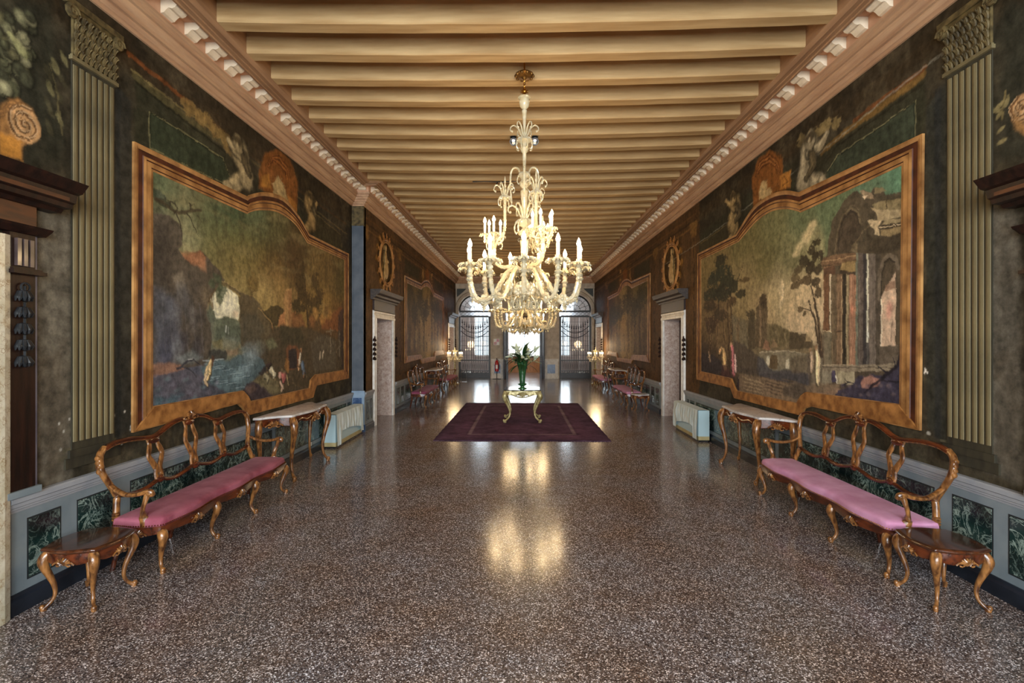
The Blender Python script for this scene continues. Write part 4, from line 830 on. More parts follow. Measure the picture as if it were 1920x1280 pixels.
# painted walls
MIDD = (11.2, 12.65, 0, 2.35); FARD = (22.5, 24.1, 0, 2.45); NEARD = (1.7, 3.14, 0, 2.35)
ZB = [0, .2, .45, .65]
def zgrid(d=.0105): return ZB+[2.35, 2.45][:0]+zspace(.72, 4.64, d, (2.35, 2.45))+[5.2]
PL = Paint([FW, -1, 1, NEARD[0], 2.5, NEARD[1]]+yspace(3.2, YP, 1.35), zgrid(), XL, 1); paint_left_wall(PL)
gl = inside(grow(LIw, .97)); PL.mask = lambda y, z: ~gl(y, z)
struct(child('wall_left', PL.mesh('wall_left', M['wall'], [NEARD]), None), 'left wall painted with dark illusionistic architecture')
PR = Paint([FW, -1, 1, NEARD[0], 2.5, NEARD[1]]+yspace(3.2, YB, 1.35, (MIDD[0], MIDD[1], FARD[0], FARD[1])), zgrid(), XR, 2); paint_right_wall(PR)
gr1 = inside(grow(RIw, .97)); gr2 = inside(grow(RI2, .97)); PR.mask = lambda y, z: ~(gr1(y, z) | gr2(y, z))
struct(child('wall_right', PR.mesh('wall_right', M['wall'], [NEARD, MIDD, FARD]), None), 'right wall painted with dark illusionistic architecture')
PLR = Paint(yspace(YP, YB, 1.35, (MIDD[0], MIDD[1], FARD[0], FARD[1])), zgrid(), XP, 3); paint_left_rear(PLR)
gr3 = inside(grow(LI2, .97)); PLR.mask = lambda y, z: ~gr3(y, z)
struct(child('wall_left_rear', PLR.mesh('wall_left_rear', M['wall'], [MIDD, FARD]), None), 'brown painted left wall beyond the blue grey pier')
pr = sroot('wall_pier', 'narrow blue grey pier where the left wall steps inward', (0, YP, 0))
b = MB(); b.box((XL, -.001, 0), (XP, .15, 4.62)); b.build('pier_face', M['pier'], pr, smooth=False)
b = MB(); b.box((XL+.005, -.012, .82), (XL+.03, .0, 4.2)); b.box((XP-.03, -.012, .82), (XP+.002, .0, 4.2)); b.build('edge_strip', M['pier'], pr, smooth=False)
b = MB(); b.box((XL+.002, -.02, 4.2), (XP+.006, .06, 4.24)); b.box((XL+.002, -.012, 4.24), (XP+.004, .06, 4.6)); b.build('painted_capital', M['capital'], pr, smooth=False)
b = MB(); b.box((XL+.002, -.045, .72), (XP+.04, .0, .80)); b.box((XL+.002, -.03, .80), (XP+.028, 0, .83)); b.box((XL+.002, -.022, .14), (XP+.022, 0, .72)); b.build('dado_block', mat('pale_blue_paint', (128, 152, 176), (146, 168, 190), .5, scale=5), pr, smooth=False)
b = MB(); b.box((XL+.03, -.026, .18), (XP-.03, -.02, .69)); b.build('marble_panel', M['blue_marble'], pr, smooth=False)
b = MB(); b.box((XL+.002, -.05, 0), (XP+.05, 0, .14)); b.build('plinth', mat('blue_plinth', (44, 66, 96), (58, 80, 110), .4, scale=5), pr, smooth=False)

# picture frames and canvases
def ring(mb, Lo, Li, X, sg, bands):
    n = len(Lo)
    for t0, h0, t1, h1, mi in bands:
        mb.mi = mi; vs_ = []
        for (a, b) in zip(Lo, Li):
            for t, h in ((t0, h0), (t1, h1)): vs_.append((X+sg*h, a[0]+(b[0]-a[0])*t, a[1]+(b[1]-a[1])*t))
        mb.add(vs_, [(2*k, 2*((k+1) % n), 2*((k+1) % n)+1, 2*k+1) for k in range(n)])
def smooth_loop(Lo, Li, i0, i1):
    """rounds the crest of both outlines between two corners"""
    A = Lo[:i0]+cat(Lo[i0:i1+1], 4)+Lo[i1+1:]; B = Li[:i0]+cat(Li[i0:i1+1], 4)+Li[i1+1:]; return A, B
def picture(Lo, Li, X, sg, painter, i0, i1, label, seed, px, d, ntop):
    r = thing('landscape_painting', label, 'painting', (X+sg*.0025, (Lo[0][0]+Lo[8][0])/2, 0)); ox = r.location
    A, B = smooth_loop(Lo, Li, i0, i1); A = [(y-ox.y, z) for y, z in A]; B = [(y-ox.y, z) for y, z in B]
    b = MB(); ring(b, A, B, 0, sg, [(0, .0, 0, .022, 0), (0, .022, .10, .024, 0), (.10, .024, .22, .016, 0), (.22, .016, .24, .012, 1)]); b.build('outer_moulding', [M['ochre'], M['umber']], r, smooth=False)
    b = MB(); ring(b, A, B, 0, sg, [(.24, .012, .44, .012, 0), (.44, .012, .46, .02, 0)]); b.build('dark_band', M['umber'], r, smooth=False)
    b = MB(); ring(b, A, B, 0, sg, [(.46, .02, .58, .024, 0), (.58, .024, .62, .014, 1), (.62, .014, .86, .018, 0), (.86, .018, .90, .012, 1), (.90, .012, 1.0, .008, 0), (1.0, .008, 1.0, .0, 0)]); b.build('inner_moulding', [M['ochre'], M['umber']], r, smooth=False)
    # flat marbled board along the foot of the frame
    nb = len(A)-(len(Lo)-ntop); bo, bi = A[nb:], B[nb:]
    b = MB()
    for k in range(len(bo)-1):
        q = [bo[k], bo[k+1], bi[k+1], bi[k]]
        def T(p, o, t): return (o[0]+(p[0]-o[0])*t, o[1]+(p[1]-o[1])*t)
        o0, o1, i0_, i1_ = bo[k], bo[k+1], bi[k], bi[k+1]
        e = [T(i0_, o0, .06), T(i1_, o1, .06), T(i1_, o1, .96), T(i0_, o0, .96)]
        b.add([(sg*.03, *p) for p in e]+[(sg*.002, *p) for p in e], [(0, 1, 2, 3), (0, 4, 5, 1), (1, 5, 6, 2), (2, 6, 7, 3), (3, 7, 4, 0)])
    b.build('foot_board', M['ochre2'], r, smooth=False)
    y0, y1, z0, z1 = bounds(Li); P = Paint(yspace(y0-.01, y1+.01, px), zspace(z0-.01, z1+.01, d), X+sg*.004, seed)
    P.X = X; painter(P); P.finish(.004, .17); f = inside(grow([(y, z) for y, z in smooth_loop(Lo, Li, i0, i1)[1]], 1.004)); P.mask = f; P.X = 0.0001*sg+sg*.004
    me = P.mesh('canvas', M['canvas']); c = child('canvas', me, r, (0, -ox.y, 0)); return r
picture(LOw, LIw, XL, 1, landscape_left, 1, 6, 'wide landscape with a rock arch and pool in a shaped ochre frame, left wall', 4, 1.2, .0085, 8)
picture(ROw, RIw, XR, -1, landscape_right, 1, 7, 'wide landscape with ruined columns and arch in a shaped ochre frame, right wall', 5, 1.2, .0085, 9)
picture(LO2, LI2, XP, 1, lambda P: landscape_rear(P, 12), 1, 6, 'brown woodland painting on the left wall beyond the pier', 6, 1.2, .015, 8)
picture(RO2, RI2, XR, -1, lambda P: landscape_rear(P, 23), 1, 7, 'brown woodland painting on the right wall near the end gate', 7, 1.2, .015, 9)

# oval medallion mouldings over the middle doors
for X, sg, (u, v), lb in ((XP, 1, (722.5, 493), 'gilded oval medallion with seated figure above the left marble doorway'), (XR, -1, (1260, 500), 'gilded oval medallion with seated figure above the right marble doorway')):
    y, z = onx(u, v, X); r = thing('medallion', lb, 'medallion', (X+sg*.024, y, z))
    for nm, f, rr in (('outer_ring', 1.08, .035), ('inner_ring', .96, .018)):
        b = MB(); pts = [(sg*.012, .56*f*cos(2*pi*k/40), .5*f*sin(2*pi*k/40)) for k in range(41)]; b.tube(pts, rr, 6, sx=1, sy=.6, up=(1, 0, 0), cap=False); b.build(nm, M['ochre'], r)
    rnd = random.Random(3); b = MB(); b.tube([(0, .06*cos(t)*(1-t/9), .06*sin(t)*(1-t/9)) for t in [q*.6 for q in range(13)]], .016, 6, sx=.5); scr = b.mesh('scroll', M['ochre2'])
    for k in range(16):
        a = 2*pi*k/16; child('scroll', scr, r, (sg*.014, .71*cos(a), .63*sin(a)), (a, 0, 0), (1, rnd.uniform(.8, 1.3), rnd.uniform(.8, 1.3)))
    b = MB(); 
    for c, rr in (((0, 0, -.16), (.012, .2, .22)), ((0, -.05, .1), (.012, .11, .19)), ((0, -.03, .34), (.012, .06, .075)), ((0, .12, .05), (.01, .12, .04)), ((0, -.16, -.3), (.01, .07, .14))): b.ball(c, rr, 10, 7)
    b.build('figure_relief', mat('painted_flesh_ochre', (150, 120, 72), (190, 160, 108), .5, scale=14), r)

# fluted pilasters (structure, painted low relief)
def pilaster(name, X, sg, y0, y1, z0, z1, label):
    r = sroot(name, label, (X, (y0+y1)/2, 0)); w = (y1-y0)/2; n = 7
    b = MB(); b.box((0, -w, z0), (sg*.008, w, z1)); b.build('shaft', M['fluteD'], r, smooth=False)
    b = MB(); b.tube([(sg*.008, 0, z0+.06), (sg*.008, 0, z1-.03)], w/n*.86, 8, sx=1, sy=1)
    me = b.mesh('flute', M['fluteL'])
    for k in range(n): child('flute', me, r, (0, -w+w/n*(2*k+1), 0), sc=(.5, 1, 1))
    b = MB(); b.box((0, -w-.02, z1), (sg*.03, w+.02, z1+.03)); b.box((0, -w-.008, z1+.03), (sg*.02, w+.008, z1+.045)); b.build('neck_band', M['fluteL'], r, smooth=False)
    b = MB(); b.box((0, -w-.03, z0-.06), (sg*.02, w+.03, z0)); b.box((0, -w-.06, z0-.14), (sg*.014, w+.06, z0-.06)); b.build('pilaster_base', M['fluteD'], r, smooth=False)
    b = MB(); rnd = random.Random(4)
    b.box((0, -w, z1+.03), (sg*.02, w, z1+.42))
    for zz, nn in ((.05, 9), (.12, 8), (.19, 9), (.26, 8), (.32, 7)):
        for k in range(nn):
            yy = -w*1.02+2.04*w*(k+.5)/nn
            for q in (-1, 0, 1):
                b.tube([(sg*.014, yy, z1+zz-.03), (sg*.028, yy+q*.010, z1+zz+.02), (sg*.045, yy+q*.017+rnd.uniform(-.004, .004), z1+zz+.045-.008*abs(q)), (sg*.046, yy+q*.019, z1+zz+.03)], [.009, .010, .008, .003], 5)
    for s in (-1, 1):
        sp = [(sg*.03, s*(w+.02)+.055*(1-t)*cos(7*t*1.6)*1, z1+.36+.055*(1-t)*sin(7*t*1.6)) for t in [k/16 for k in range(17)]]
        b.tube(sp, [.02]*17, 6)
    b.box((0, -w-.07, z1+.41), (sg*.035, w+.07, z1+.46)); b.build('capital', M['capital'], r)
yl0, yl1 = onx(133, 500, XL)[0], onx(213, 500, XL)[0]; yr1, yr0 = onx(1777, 500, XR)[0], onx(1862, 500, XR)[0]
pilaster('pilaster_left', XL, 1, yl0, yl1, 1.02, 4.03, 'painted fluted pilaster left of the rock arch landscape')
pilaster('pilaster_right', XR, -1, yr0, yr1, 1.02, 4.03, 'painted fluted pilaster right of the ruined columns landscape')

# wainscot
def dado(name, X, sg, y0, y1, panels, label, base=True):
    yc = (y0+y1)/2; r = sroot(name, label, (X, yc, 0)); a, c = y0-yc, y1-yc
    b = MB(); b.box((0, a, .12), (sg*.022, c, .71)); b.build('panelling', M['dado'], r, smooth=False)
    b = MB(); b.extr([(0, .69), (sg*.026, .69), (sg*.028, .705), (sg*.034, .71), (sg*.034, .722), (sg*.042, .728), (sg*.044, .752), (sg*.056, .76), (sg*.058, .79), (sg*.045, .80), (0, .80)], 1, a, c); b.build('rail', M['rail'], r, smooth=False)
    for (p0, p1) in panels:
        p0 -= yc; p1 -= yc
        b = MB(); b.box((sg*.02, p0-.012, .198), (sg*.0235, p1+.012, .627)); b.build('panel_groove', M['groove'], r, smooth=False)
        b = MB(); b.box((sg*.02, p0, .21), (sg*.0255, p1, .615)); b.build('marble_panel', M['green_marble'], r, smooth=False)
    return r
def baseboard(name, X, sg, runs, label):
    r = sroot(name, label, (X, runs[0][0], 0))
    for (a, c) in runs:
        b = MB(); b.extr([(0, 0), (sg*.05, 0), (sg*.05, .1), (sg*.035, .115), (sg*.03, .135), (0, .14)], 1, a-runs[0][0], c-runs[0][0]); b.build('base_run', M['base'], r, smooth=False)
dado('trim_4', XL, 1, 3.37, YP-.05, [(3.52, 3.76), (3.92, 4.27), (4.46, 7.0), (7.12, 9.98), (10.08, 10.24)], 'grey blue wainscot with green marble panels along the left wall')
dado('trim_5', XR, -1, 3.37, 11.0, [(3.5, 3.72), (3.86, 4.2), (4.4, 7.0), (7.12, 10.3), (10.42, 10.66), (10.76, 10.88)], 'grey blue wainscot with green marble panels along the right wall')
dado('trim_6', XP, 1, YP, 11.0, [(10.52, 10.72), (10.8, 10.9)], 'short grey wainscot on the side of the blue grey pier')
reps = [(13.1, 13.4), (13.55, 13.85)]+[(14.05+1.65*k, 15.55+1.65*k) for k in range(5)]
dado('trim_7', XP, 1, 12.95, 22.25, reps, 'grey wainscot along the left wall beyond the marble doorway')
dado('trim_8', XR, -1, 12.95, 22.25, reps, 'grey wainscot along the right wall beyond the marble doorway')
baseboard('baseboard_left', XL, 1, [(3.37, YP-.05)], 'dark stone skirting along the left wall')
baseboard('baseboard_right', XR, -1, [(3.37, 11.0), (12.95, 22.25)], 'dark stone skirting along the right wall')
baseboard('baseboard_left_rear', XP, 1, [(YP, 11.0), (12.95, 22.25)], 'dark stone skirting along the left wall beyond the pier')

# doorways
def drop(mb, x, y, zt, n, s, sg):
    """carved festoon: ring, then bell flowers"""
    pts = [(x+sg*.02*s, y+.032*s*cos(2*pi*k/14), zt-.03*s+.03*s*sin(2*pi*k/14)) for k in range(15)]; mb.tube(pts, .007*s, 6, cap=False)
    for k in range(n):
        z = zt-.09*s-k*.112*s
        mb.tube([(x+sg*.015*s, y, z+.07*s), (x+sg*.015*s, y, z-.02)], .008*s, 6)
        for q in range(7):
            a = -pi/2+pi*q/6
            dy, dx = sin(a), sg*cos(a)
            mb.tube([(x, y, z+.035*s), (x+dx*.03*s, y+dy*.03*s, z+.025*s), (x+dx*.05*s, y+dy*.05*s, z-.01*s), (x+dx*.045*s, y+dy*.052*s, z-.035*s)], [.01*s, .016*s, .015*s, .004*s], 6)
        mb.ball((x+sg*.02*s, y, z-.02*s), .022*s, 8, 5)
def side_door(name, X, sg, rng, label, dz=.22):
    y0, y1, _, zt = rng; yc = (y0+y1)/2; r = sroot(name, label, (X, yc, 0)); h = (y1-y0)/2; fw = .17
    prof = [(0, 0), (.05, 0), (.05, .05), (.035, .06), (.03, .1), (.045, .115), (.045, .15), (.0, .17)]
    for s in (-1, 1):
        b = MB(); b.extr([(sg*p if sg > 0 else -p, s*(h+q)) for p, q in prof], 0, 0, 1)
        b = MB(); poly = [(sg*p, s*(h+q)) for p, q in prof]; b.prism(poly, 0, zt); b.build('jamb', M['whitestone'], r, smooth=False)
        b = MB(); b.box((-sg*.36, s*h, 0), (sg*.005, s*(h+.01), zt)); b.build('reveal', M['pinkstone'], r, smooth=False)
    b = MB(); b.extr([(sg*p, zt+q) for p, q in prof], 1, -h-fw, h+fw); b.build('lintel', M['whitestone'], r, smooth=False)
    b = MB(); b.box((-sg*.36, -h, zt), (0, h, zt+.02)); b.build('reveal', M['pinkstone'], r, smooth=False)
    b = MB(); b.box((0, -h-fw, zt+fw), (sg*.04, h+fw, zt+fw+dz)); b.build('frieze', M['darkwood'], r, smooth=False)
    zc = zt+fw+dz
    b = MB(); b.extr([(0, zc), (sg*.06, zc), (sg*.07, zc+.04), (sg*.12, zc+.06), (sg*.13, zc+.10), (sg*.2, zc+.13), (sg*.22, zc+.19), (sg*.23, zc+.22), (0, zc+.22)], 1, -h-fw-.16, h+fw+.16); b.build('hood', M['stonedark'] if dz < .2 else M['hood'], r, smooth=False)
    b = MB(); b.box((-sg*.40, -h, 0), (-sg*.36, h, zt)); lf = b.build('door_leaf', M['darkwood'], r, smooth=False)
    b = MB(); 
    for zz in ((.15, .9), (1.0, 1.75), (1.85, zt-.1)): b.box((-sg*.362, -h+.14, zz[0]), (-sg*.345, h-.14, zz[1]))
    b.build('door_panels', M['redwood'], lf, smooth=False)
    if dz > .2:
        for s in (-1, 1):
            b = MB(); drop(b, sg*.045, s*(h+fw+.05), 1.95, 5, .9, sg); b.build('carved_drop', M['darkwood'], r)
    return r
M['hood'] = mat('brown_grey_hood', (38, 29, 23), (64, 50, 40), .55, scale=5, stretch=(5, .6, 5))
side_door('door_3', XP, 1, MIDD, 'marble framed doorway with wooden hood in the left wall')
side_door('door_4', XR, -1, MIDD, 'marble framed doorway with wooden hood in the right wall')
side_door('door_5', XP, 1, FARD, 'doorway in the left wall next to the end gate')
side_door('door_6', XR, -1, FARD, 'doorway in the right wall next to the end gate')
def near_door(name, X, sg, label):
    r = sroot(name, label, (X, 0, 0)); y0, y1, _, zt = NEARD
    for (a, c) in ((y1, y1+.215), (y0-.215, y0)):
        b = MB(); b.extr([(0, a), (sg*.05, a), (sg*.075, a+.05*(1 if a > 2 else 1)), (sg*.075, c-.05), (sg*.05, c), (0, c)], 0, 0, 1)
        b = MB(); b.prism([(0, a), (sg*.05, a), (sg*.075, a+.05), (sg*.075, c-.05), (sg*.06, c), (0, c)], 0, 2.57); b.build('jamb', M['creammarble'], r, smooth=False)
    b = MB(); b.box((0, y0-.21, 2.36), (sg*.06, y1+.21, 2.57)); b.build('lintel', M['creammarble'], r, smooth=False)
    for s, (a, c) in ((1, (y1+.22, y1+.40)), (-1, (y0-.40, y0-.22))):
        m_ = (a+c)/2
        b = MB(); b.box((0, a, .84), (sg*.05, c, 2.60)); b.build('side_panel', M['darkwood'], r, smooth=False)
        b = MB(); b.box((0, a-.02 if s < 0 else c, .80), (sg*.035, c+.03 if s > 0 else a, 2.60)); b.build('edge_strip', mat('violet_grey_strip', (96, 96, 116), (120, 118, 134), .5), r, smooth=False)
        b = MB(); b.box((0, a-.03, .80), (sg*.07, c+.03, .845)); b.build('panel_foot', M['dado'], r, smooth=False)
        for q in (-.045, 0, .045):
            b = MB(); b.box((sg*.05, m_+q-.014, 2.375), (sg*.075, m_+q+.014, 2.56)); b.build('triglyph_bar', M['glossbar'], r, smooth=False)
        b = MB(); b.box((0, a-.02, 2.32), (sg*.10, c+.04, 2.345)); b.box((0, a-.01, 2.345), (sg*.085, c+.02, 2.36)); b.build('ledge', M['darkwood'], r, smooth=False)
        b = MB(); drop(b, sg*.05, m_, 2.26, 5, 1.0, sg); b.build('carved_drop', M['bronze'], r)
    b = MB(); b.extr([(0, 2.60), (sg*.07, 2.60), (sg*.12, 2.635), (sg*.13, 2.65), (0, 2.65)], 1, y0-.46, y1+.46); b.build('lower_hood', M['darkwood'], r, smooth=False)
    b = MB(); b.box((0, y0-.40, 2.65), (sg*.06, y1+.40, 2.80)); b.build('frieze', M['redwood'], r, smooth=False)
    b = MB(); b.extr([(0, 2.80), (sg*.09, 2.80), (sg*.11, 2.825), (sg*.17, 2.83), (sg*.18, 2.86), (sg*.2, 2.87), (sg*.215, 2.925), (sg*.25, 2.935), (sg*.29, 2.985), (sg*.30, 3.0), (0, 3.0)], 1, y0-.56, y1+.56); b.build('hood', M['darkwood'], r, smooth=False)
    b = MB(); b.box((sg*.172, y0-.5, 2.872), (sg*.208, y1+.5, 2.92)); b.build('hood_fascia', M['redwood'], r, smooth=False)
    b = MB(); b.box((-sg*.3, y0, 0), (-sg*.25, y1, zt)); b.build('door_leaf', M['darkwood'], r, smooth=False)
    for yy in (y0, y1):
        b = MB(); b.box((-sg*.3, yy-.008, 0), (0, yy+.008, zt)); b.build('reveal', M['creammarble'], r, smooth=False)
    b = MB(); b.box((-sg*.3, y0, zt), (0, y1, zt+.02)); b.build('reveal', M['creammarble'], r, smooth=False)
M['creammarble'] = veined('cream_marble', (196, 186, 158), (150, 120, 80), 12, .3, .1, .4, (220, 212, 190))
M['glossbar'] = mat('glossy_dark_bar', (52, 40, 38), (84, 70, 68), .3, scale=6, coat=.2)
near_door('door_1', XL, 1, 'dark carved wooden door surround with marble jamb at the near left')
near_door('door_2', XR, -1, 'dark carved wooden door surround at the near right')

# end wall with two arched gates and a central door
ZS, RA = 3.29, .78; ARCH = [(-2.32, RA), (2.58, RA)]; DX0, DX1, DZ = -.82, 1.0, 3.25; YT = .32
wb = MB(); ZW = 5.2
def wall_quads(mb, y):
    xs = [XP, ARCH[0][0]-RA, ARCH[0][0]+RA, DX0, DX1, ARCH[1][0]-RA, ARCH[1][0]+RA, XR]
    for a, c in ((0, 1), (2, 3), (4, 5), (6, 7)): mb.add([(xs[a], y, 0), (xs[c], y, 0), (xs[c], y, ZW), (xs[a], y, ZW)], [(0, 1, 2, 3)])
    mb.add([(DX0, y, DZ), (DX1, y, DZ), (DX1, y, ZW), (DX0, y, ZW)], [(0, 1, 2, 3)])
    for cx, r in ARCH:
        n = 28
        for k in range(n):
            a0, a1 = pi-pi*k/n, pi-pi*(k+1)/n
            p0 = (cx+r*cos(a0), ZS+r*sin(a0)); p1 = (cx+r*cos(a1), ZS+r*sin(a1))
            mb.add([(p0[0], y, p0[1]), (p1[0], y, p1[1]), (p1[0], y, ZW), (p0[0], y, ZW)], [(0, 1, 2, 3)])
wall_quads(wb, YB); wall_quads(wb, YB+YT)
for cx, r in ARCH:
    pts = [(cx-r, 0)]+[(cx+r*cos(pi-pi*k/28), ZS+r*sin(pi-pi*k/28)) for k in range(29)]+[(cx+r, 0)]
    for p, q in zip(pts, pts[1:]): wb.add([(p[0], YB, p[1]), (q[0], YB, q[1]), (q[0], YB+YT, q[1]), (p[0], YB+YT, p[1])], [(0, 1, 2, 3)])
for p, q in (((DX0, 0), (DX0, DZ)), ((DX0, DZ), (DX1, DZ)), ((DX1, DZ), (DX1, 0))): wb.add([(p[0], YB, p[1]), (q[0], YB, q[1]), (q[0], YB+YT, q[1]), (p[0], YB+YT, p[1])], [(0, 1, 2, 3)])
wback = struct(wb.build('wall_back', M['stone'], smooth=False), 'pale stone end wall with two arched openings and a central doorway')
for cx, r in ARCH:
    b = MB(); 
    prof = [(0, .0), (.0, .05), (.05, .055), (.12, .045), (.15, .06), (.19, .0)]
    pth = [(cx-r, 0, -1, 0)]+[(cx+r*cos(pi-pi*k/28), ZS+r*sin(pi-pi*k/28), cos(pi-pi*k/28), sin(pi-pi*k/28)) for k in range(29)]+[(cx+r, 0, 1, 0)]
    for P0, P1 in zip(pth, pth[1:]):
        for (a, h0), (c, h1) in zip(prof, prof[1:]):
            if cx+P0[2]*0 and (cx-r-.19 < XP): lim = lambda x: max(x, XP+.005)
            else: lim = lambda x: min(x, XR-.005)
            b.add([(lim(P0[0]+P0[2]*a), YB-h0, P0[1]+P0[3]*a), (lim(P1[0]+P1[2]*a), YB-h0, P1[1]+P1[3]*a), (lim(P1[0]+P1[2]*c), YB-h1, P1[1]+P1[3]*c), (lim(P0[0]+P0[2]*c), YB-h1, P0[1]+P0[3]*c)], [(0, 1, 2, 3)])
    b.build('arch_surround', M['stone'], wback, smooth=False)
    for s in (-1, 1):
        b = MB(); x0, x1 = (cx+s*.42, cx+s*.92); tri = [(x1, 4.38), (x1, 3.95), (x0+s*.14, 4.2), (x0-s*.05, 4.38)]
        x1 = max(min(x1, XR-.06), XP+.06); tri = [(max(min(px_, XR-.06), XP+.06), pz_) for px_, pz_ in tri]
        b.extr([(p[0], p[1]) for p in tri], 1, YB-.02, YB); b.build('spandrel', M['stonedark'], wback, smooth=False)
for x0, x1 in ((-1.47, -.93), (1.1, 1.72)):
    b = MB(); b.box((x0, YB-.07, .95), (x1, YB, 4.30)); b.box((x0+.06, YB-.085, 1.1), (x1-.06, YB-.07, 4.1)); b.build('pilaster', M['stone'], wback, smooth=False)
    b = MB(); b.box((x0-.04, YB-.12, 0), (x1+.04, YB, .12)); b.box((x0-.02, YB-.1, .12), (x1+.02, YB, .82)); b.box((x0-.04, YB-.13, .82), (x1+.04, YB, .95)); b.build('pedestal', M['whitestone'], wback, smooth=False)
    b = MB(); b.box((x0+.12, YB-.108, .25), (x1-.12, YB-.1, .68)); b.build('marble_panel', M['blue_marble'], wback, smooth=False)
b = MB(); b.box((XP, YB-.06, 4.40), (XR, YB, 4.60)); b.box((XP, YB-.1, 4.36), (XR, YB, 4.42)); b.build('entablature', M['stone'], wback, smooth=False)

# loggia beyond
YW = 29.4
lg = MB()
wins = [(-2.75, -1.75), (-.72, 1.02), (2.0, 2.75)]; wz0, wz1 = .95, 4.3
xs = [-4.2]+[q for w in wins for q in w]+[4.2]
for a, c in zip(xs[::2], xs[1::2]): lg.add([(a, YW, 0), (c, YW, 0), (c, YW, 5), (a, YW, 5)], [(0, 1, 2, 3)])
for a, c in wins:
    lg.add([(a, YW, 0), (c, YW, 0), (c, YW, wz0), (a, YW, wz0)], [(0, 1, 2, 3)]); lg.add([(a, YW, wz1), (c, YW, wz1), (c, YW, 5), (a, YW, 5)], [(0, 1, 2, 3)])
    for p, q in (((a, wz0), (a, wz1)), ((c, wz0), (c, wz1)), ((a, wz0), (c, wz0)), ((a, wz1), (c, wz1))): lg.add([(p[0], YW, p[1]), (q[0], YW, q[1]), (q[0], YW+.3, q[1]), (p[0], YW+.3, p[1])], [(0, 1, 2, 3)])
for x in (-4.2, 4.2): lg.add([(x, YB+YT, 0), (x, YW, 0), (x, YW, 5), (x, YB+YT, 5)], [(0, 1, 2, 3)])
lg.add([(-4.2, YB+YT, 5), (4.2, YB+YT, 5), (4.2, YW, 5), (-4.2, YW, 5)], [(0, 1, 2, 3)])
struct(lg.build('wall_loggia', M['plaster'], smooth=False), 'pale pink plaster room beyond the gates with tall windows')
b = MB(); b.box((-.95, YW-.06, 0), (1.3, YW, .93)); pw = b.build('panelling_low', M['panelwood'], None, smooth=False); pw.name = 'trim_9'; struct(pw, 'light wood panelling beneath the far curtained window')
b = MB(); b.box((1.04, YW-.06, .93), (1.32, YW-.002, 4.4)); b.build('side_board', M['panelwood'], pw, smooth=False)
b = MB(); b.box((-.95, YW-.1, .90), (1.3, YW-.06, .95)); b.build('sill', M['doorleaf'], pw, smooth=False)
for i, (a, c) in enumerate(wins):
    r = sroot('window_%d' % (i+1), ['tall bright window seen through the left gate', 'tall bright window behind the white curtains', 'tall bright window seen through the right gate'][i], ((a+c)/2, YW+.15, 0)); h = (c-a)/2
    for x in (-h, h): b = MB(); b.box((x-.04, -.03, wz0), (x+.04, .03, wz1)); b.build('frame', M['white'], r, smooth=False)
    for z in (wz0, wz1): b = MB(); b.box((-h, -.03, z-.04), (h, .03, z+.04)); b.build('frame', M['white'], r, smooth=False)
    b = MB(); b.box((-h, .014, wz0), (h, .018, wz1)); b.build('pane', M['pane'], r, smooth=False)
    b = MB(); b.box((-.018, -.015, wz0), (.018, .015, wz1)); b.build('muntin', M['doorleaf'], r, smooth=False)
    for k in range(1, 6): z = wz0+(wz1-wz0)*k/6; b = MB(); b.box((-h, -.012, z-.012), (h, .012, z+.012)); b.build('muntin', M['doorleaf'], r, smooth=False)
# stone columns in the loggia
for x in (-3.0, -1.35, 1.55, 3.25):
    r = thing('stone_column', {-3.0: 'pink stone column behind the left side of the left gate', -1.35: 'pink stone column behind the right edge of the left gate', 1.55: 'pink stone column behind the left edge of the right gate', 3.25: 'pink stone column behind the right side of the right gate'}[x], 'column', (x, 28.2, 0), 0, 'loggia columns')
    b = MB(); b.lathe([(.2, .0), (.2, .08), (.16, .12), (.14, .18)], 16); b.build('column_base', M['whitestone'], r)
    b = MB(); b.lathe([(.14, .18), (.145, 1.5), (.12, 3.5)], 16); b.build('shaft', M['plaster'], r)
    b = MB(); b.lathe([(.12, 3.5), (.14, 3.55), (.16, 3.62), (.2, 3.7)], 16); b.box((-.22, -.22, 3.7), (.22, .22, 3.8)); b.build('column_capital', M['whitestone'], r, smooth=False)

# wall behind the camera with three tall windows
wf = MB(); fw_ = [(-3.0, -1.3), (-.8, .9), (1.4, 3.1)]; fz0, fz1 = .8, 4.4
xs = [XL]+[q for w in fw_ for q in w]+[XR]
for a, c in zip(xs[::2], xs[1::2]): wf.add([(a, FW, 0), (c, FW, 0), (c, FW, ZC), (a, FW, ZC)], [(0, 1, 2, 3)])
for a, c in fw_:
    wf.add([(a, FW, 0), (c, FW, 0), (c, FW, fz0), (a, FW, fz0)], [(0, 1, 2, 3)]); wf.add([(a, FW, fz1), (c, FW, fz1), (c, FW, ZC), (a, FW, ZC)], [(0, 1, 2, 3)])
struct(wf.build('wall_front', M['plaster'], smooth=False), 'wall behind the viewer with three tall windows')
for i, (a, c) in enumerate(fw_):
    r = sroot('window_%d' % (i+4), 'tall window in the wall behind the viewer, number %d from the left' % (i+1), ((a+c)/2, FW, 0)); h = (c-a)/2
    for x in (-h, 0, h): b = MB(); b.box((x-.04, -.03, fz0), (x+.04, .03, fz1)); b.build('frame', M['white'], r, smooth=False)
    b = MB(); b.box((-h, -.004, fz0), (h, .0, fz1)); b.build('pane', M['pane'], r, smooth=False)
    for k in range(5): z = fz0+(fz1-fz0)*k/4; b = MB(); b.box((-h, -.02, z-.02), (h, .02, z+.02)); b.build('muntin', M['white'], r, smooth=False)

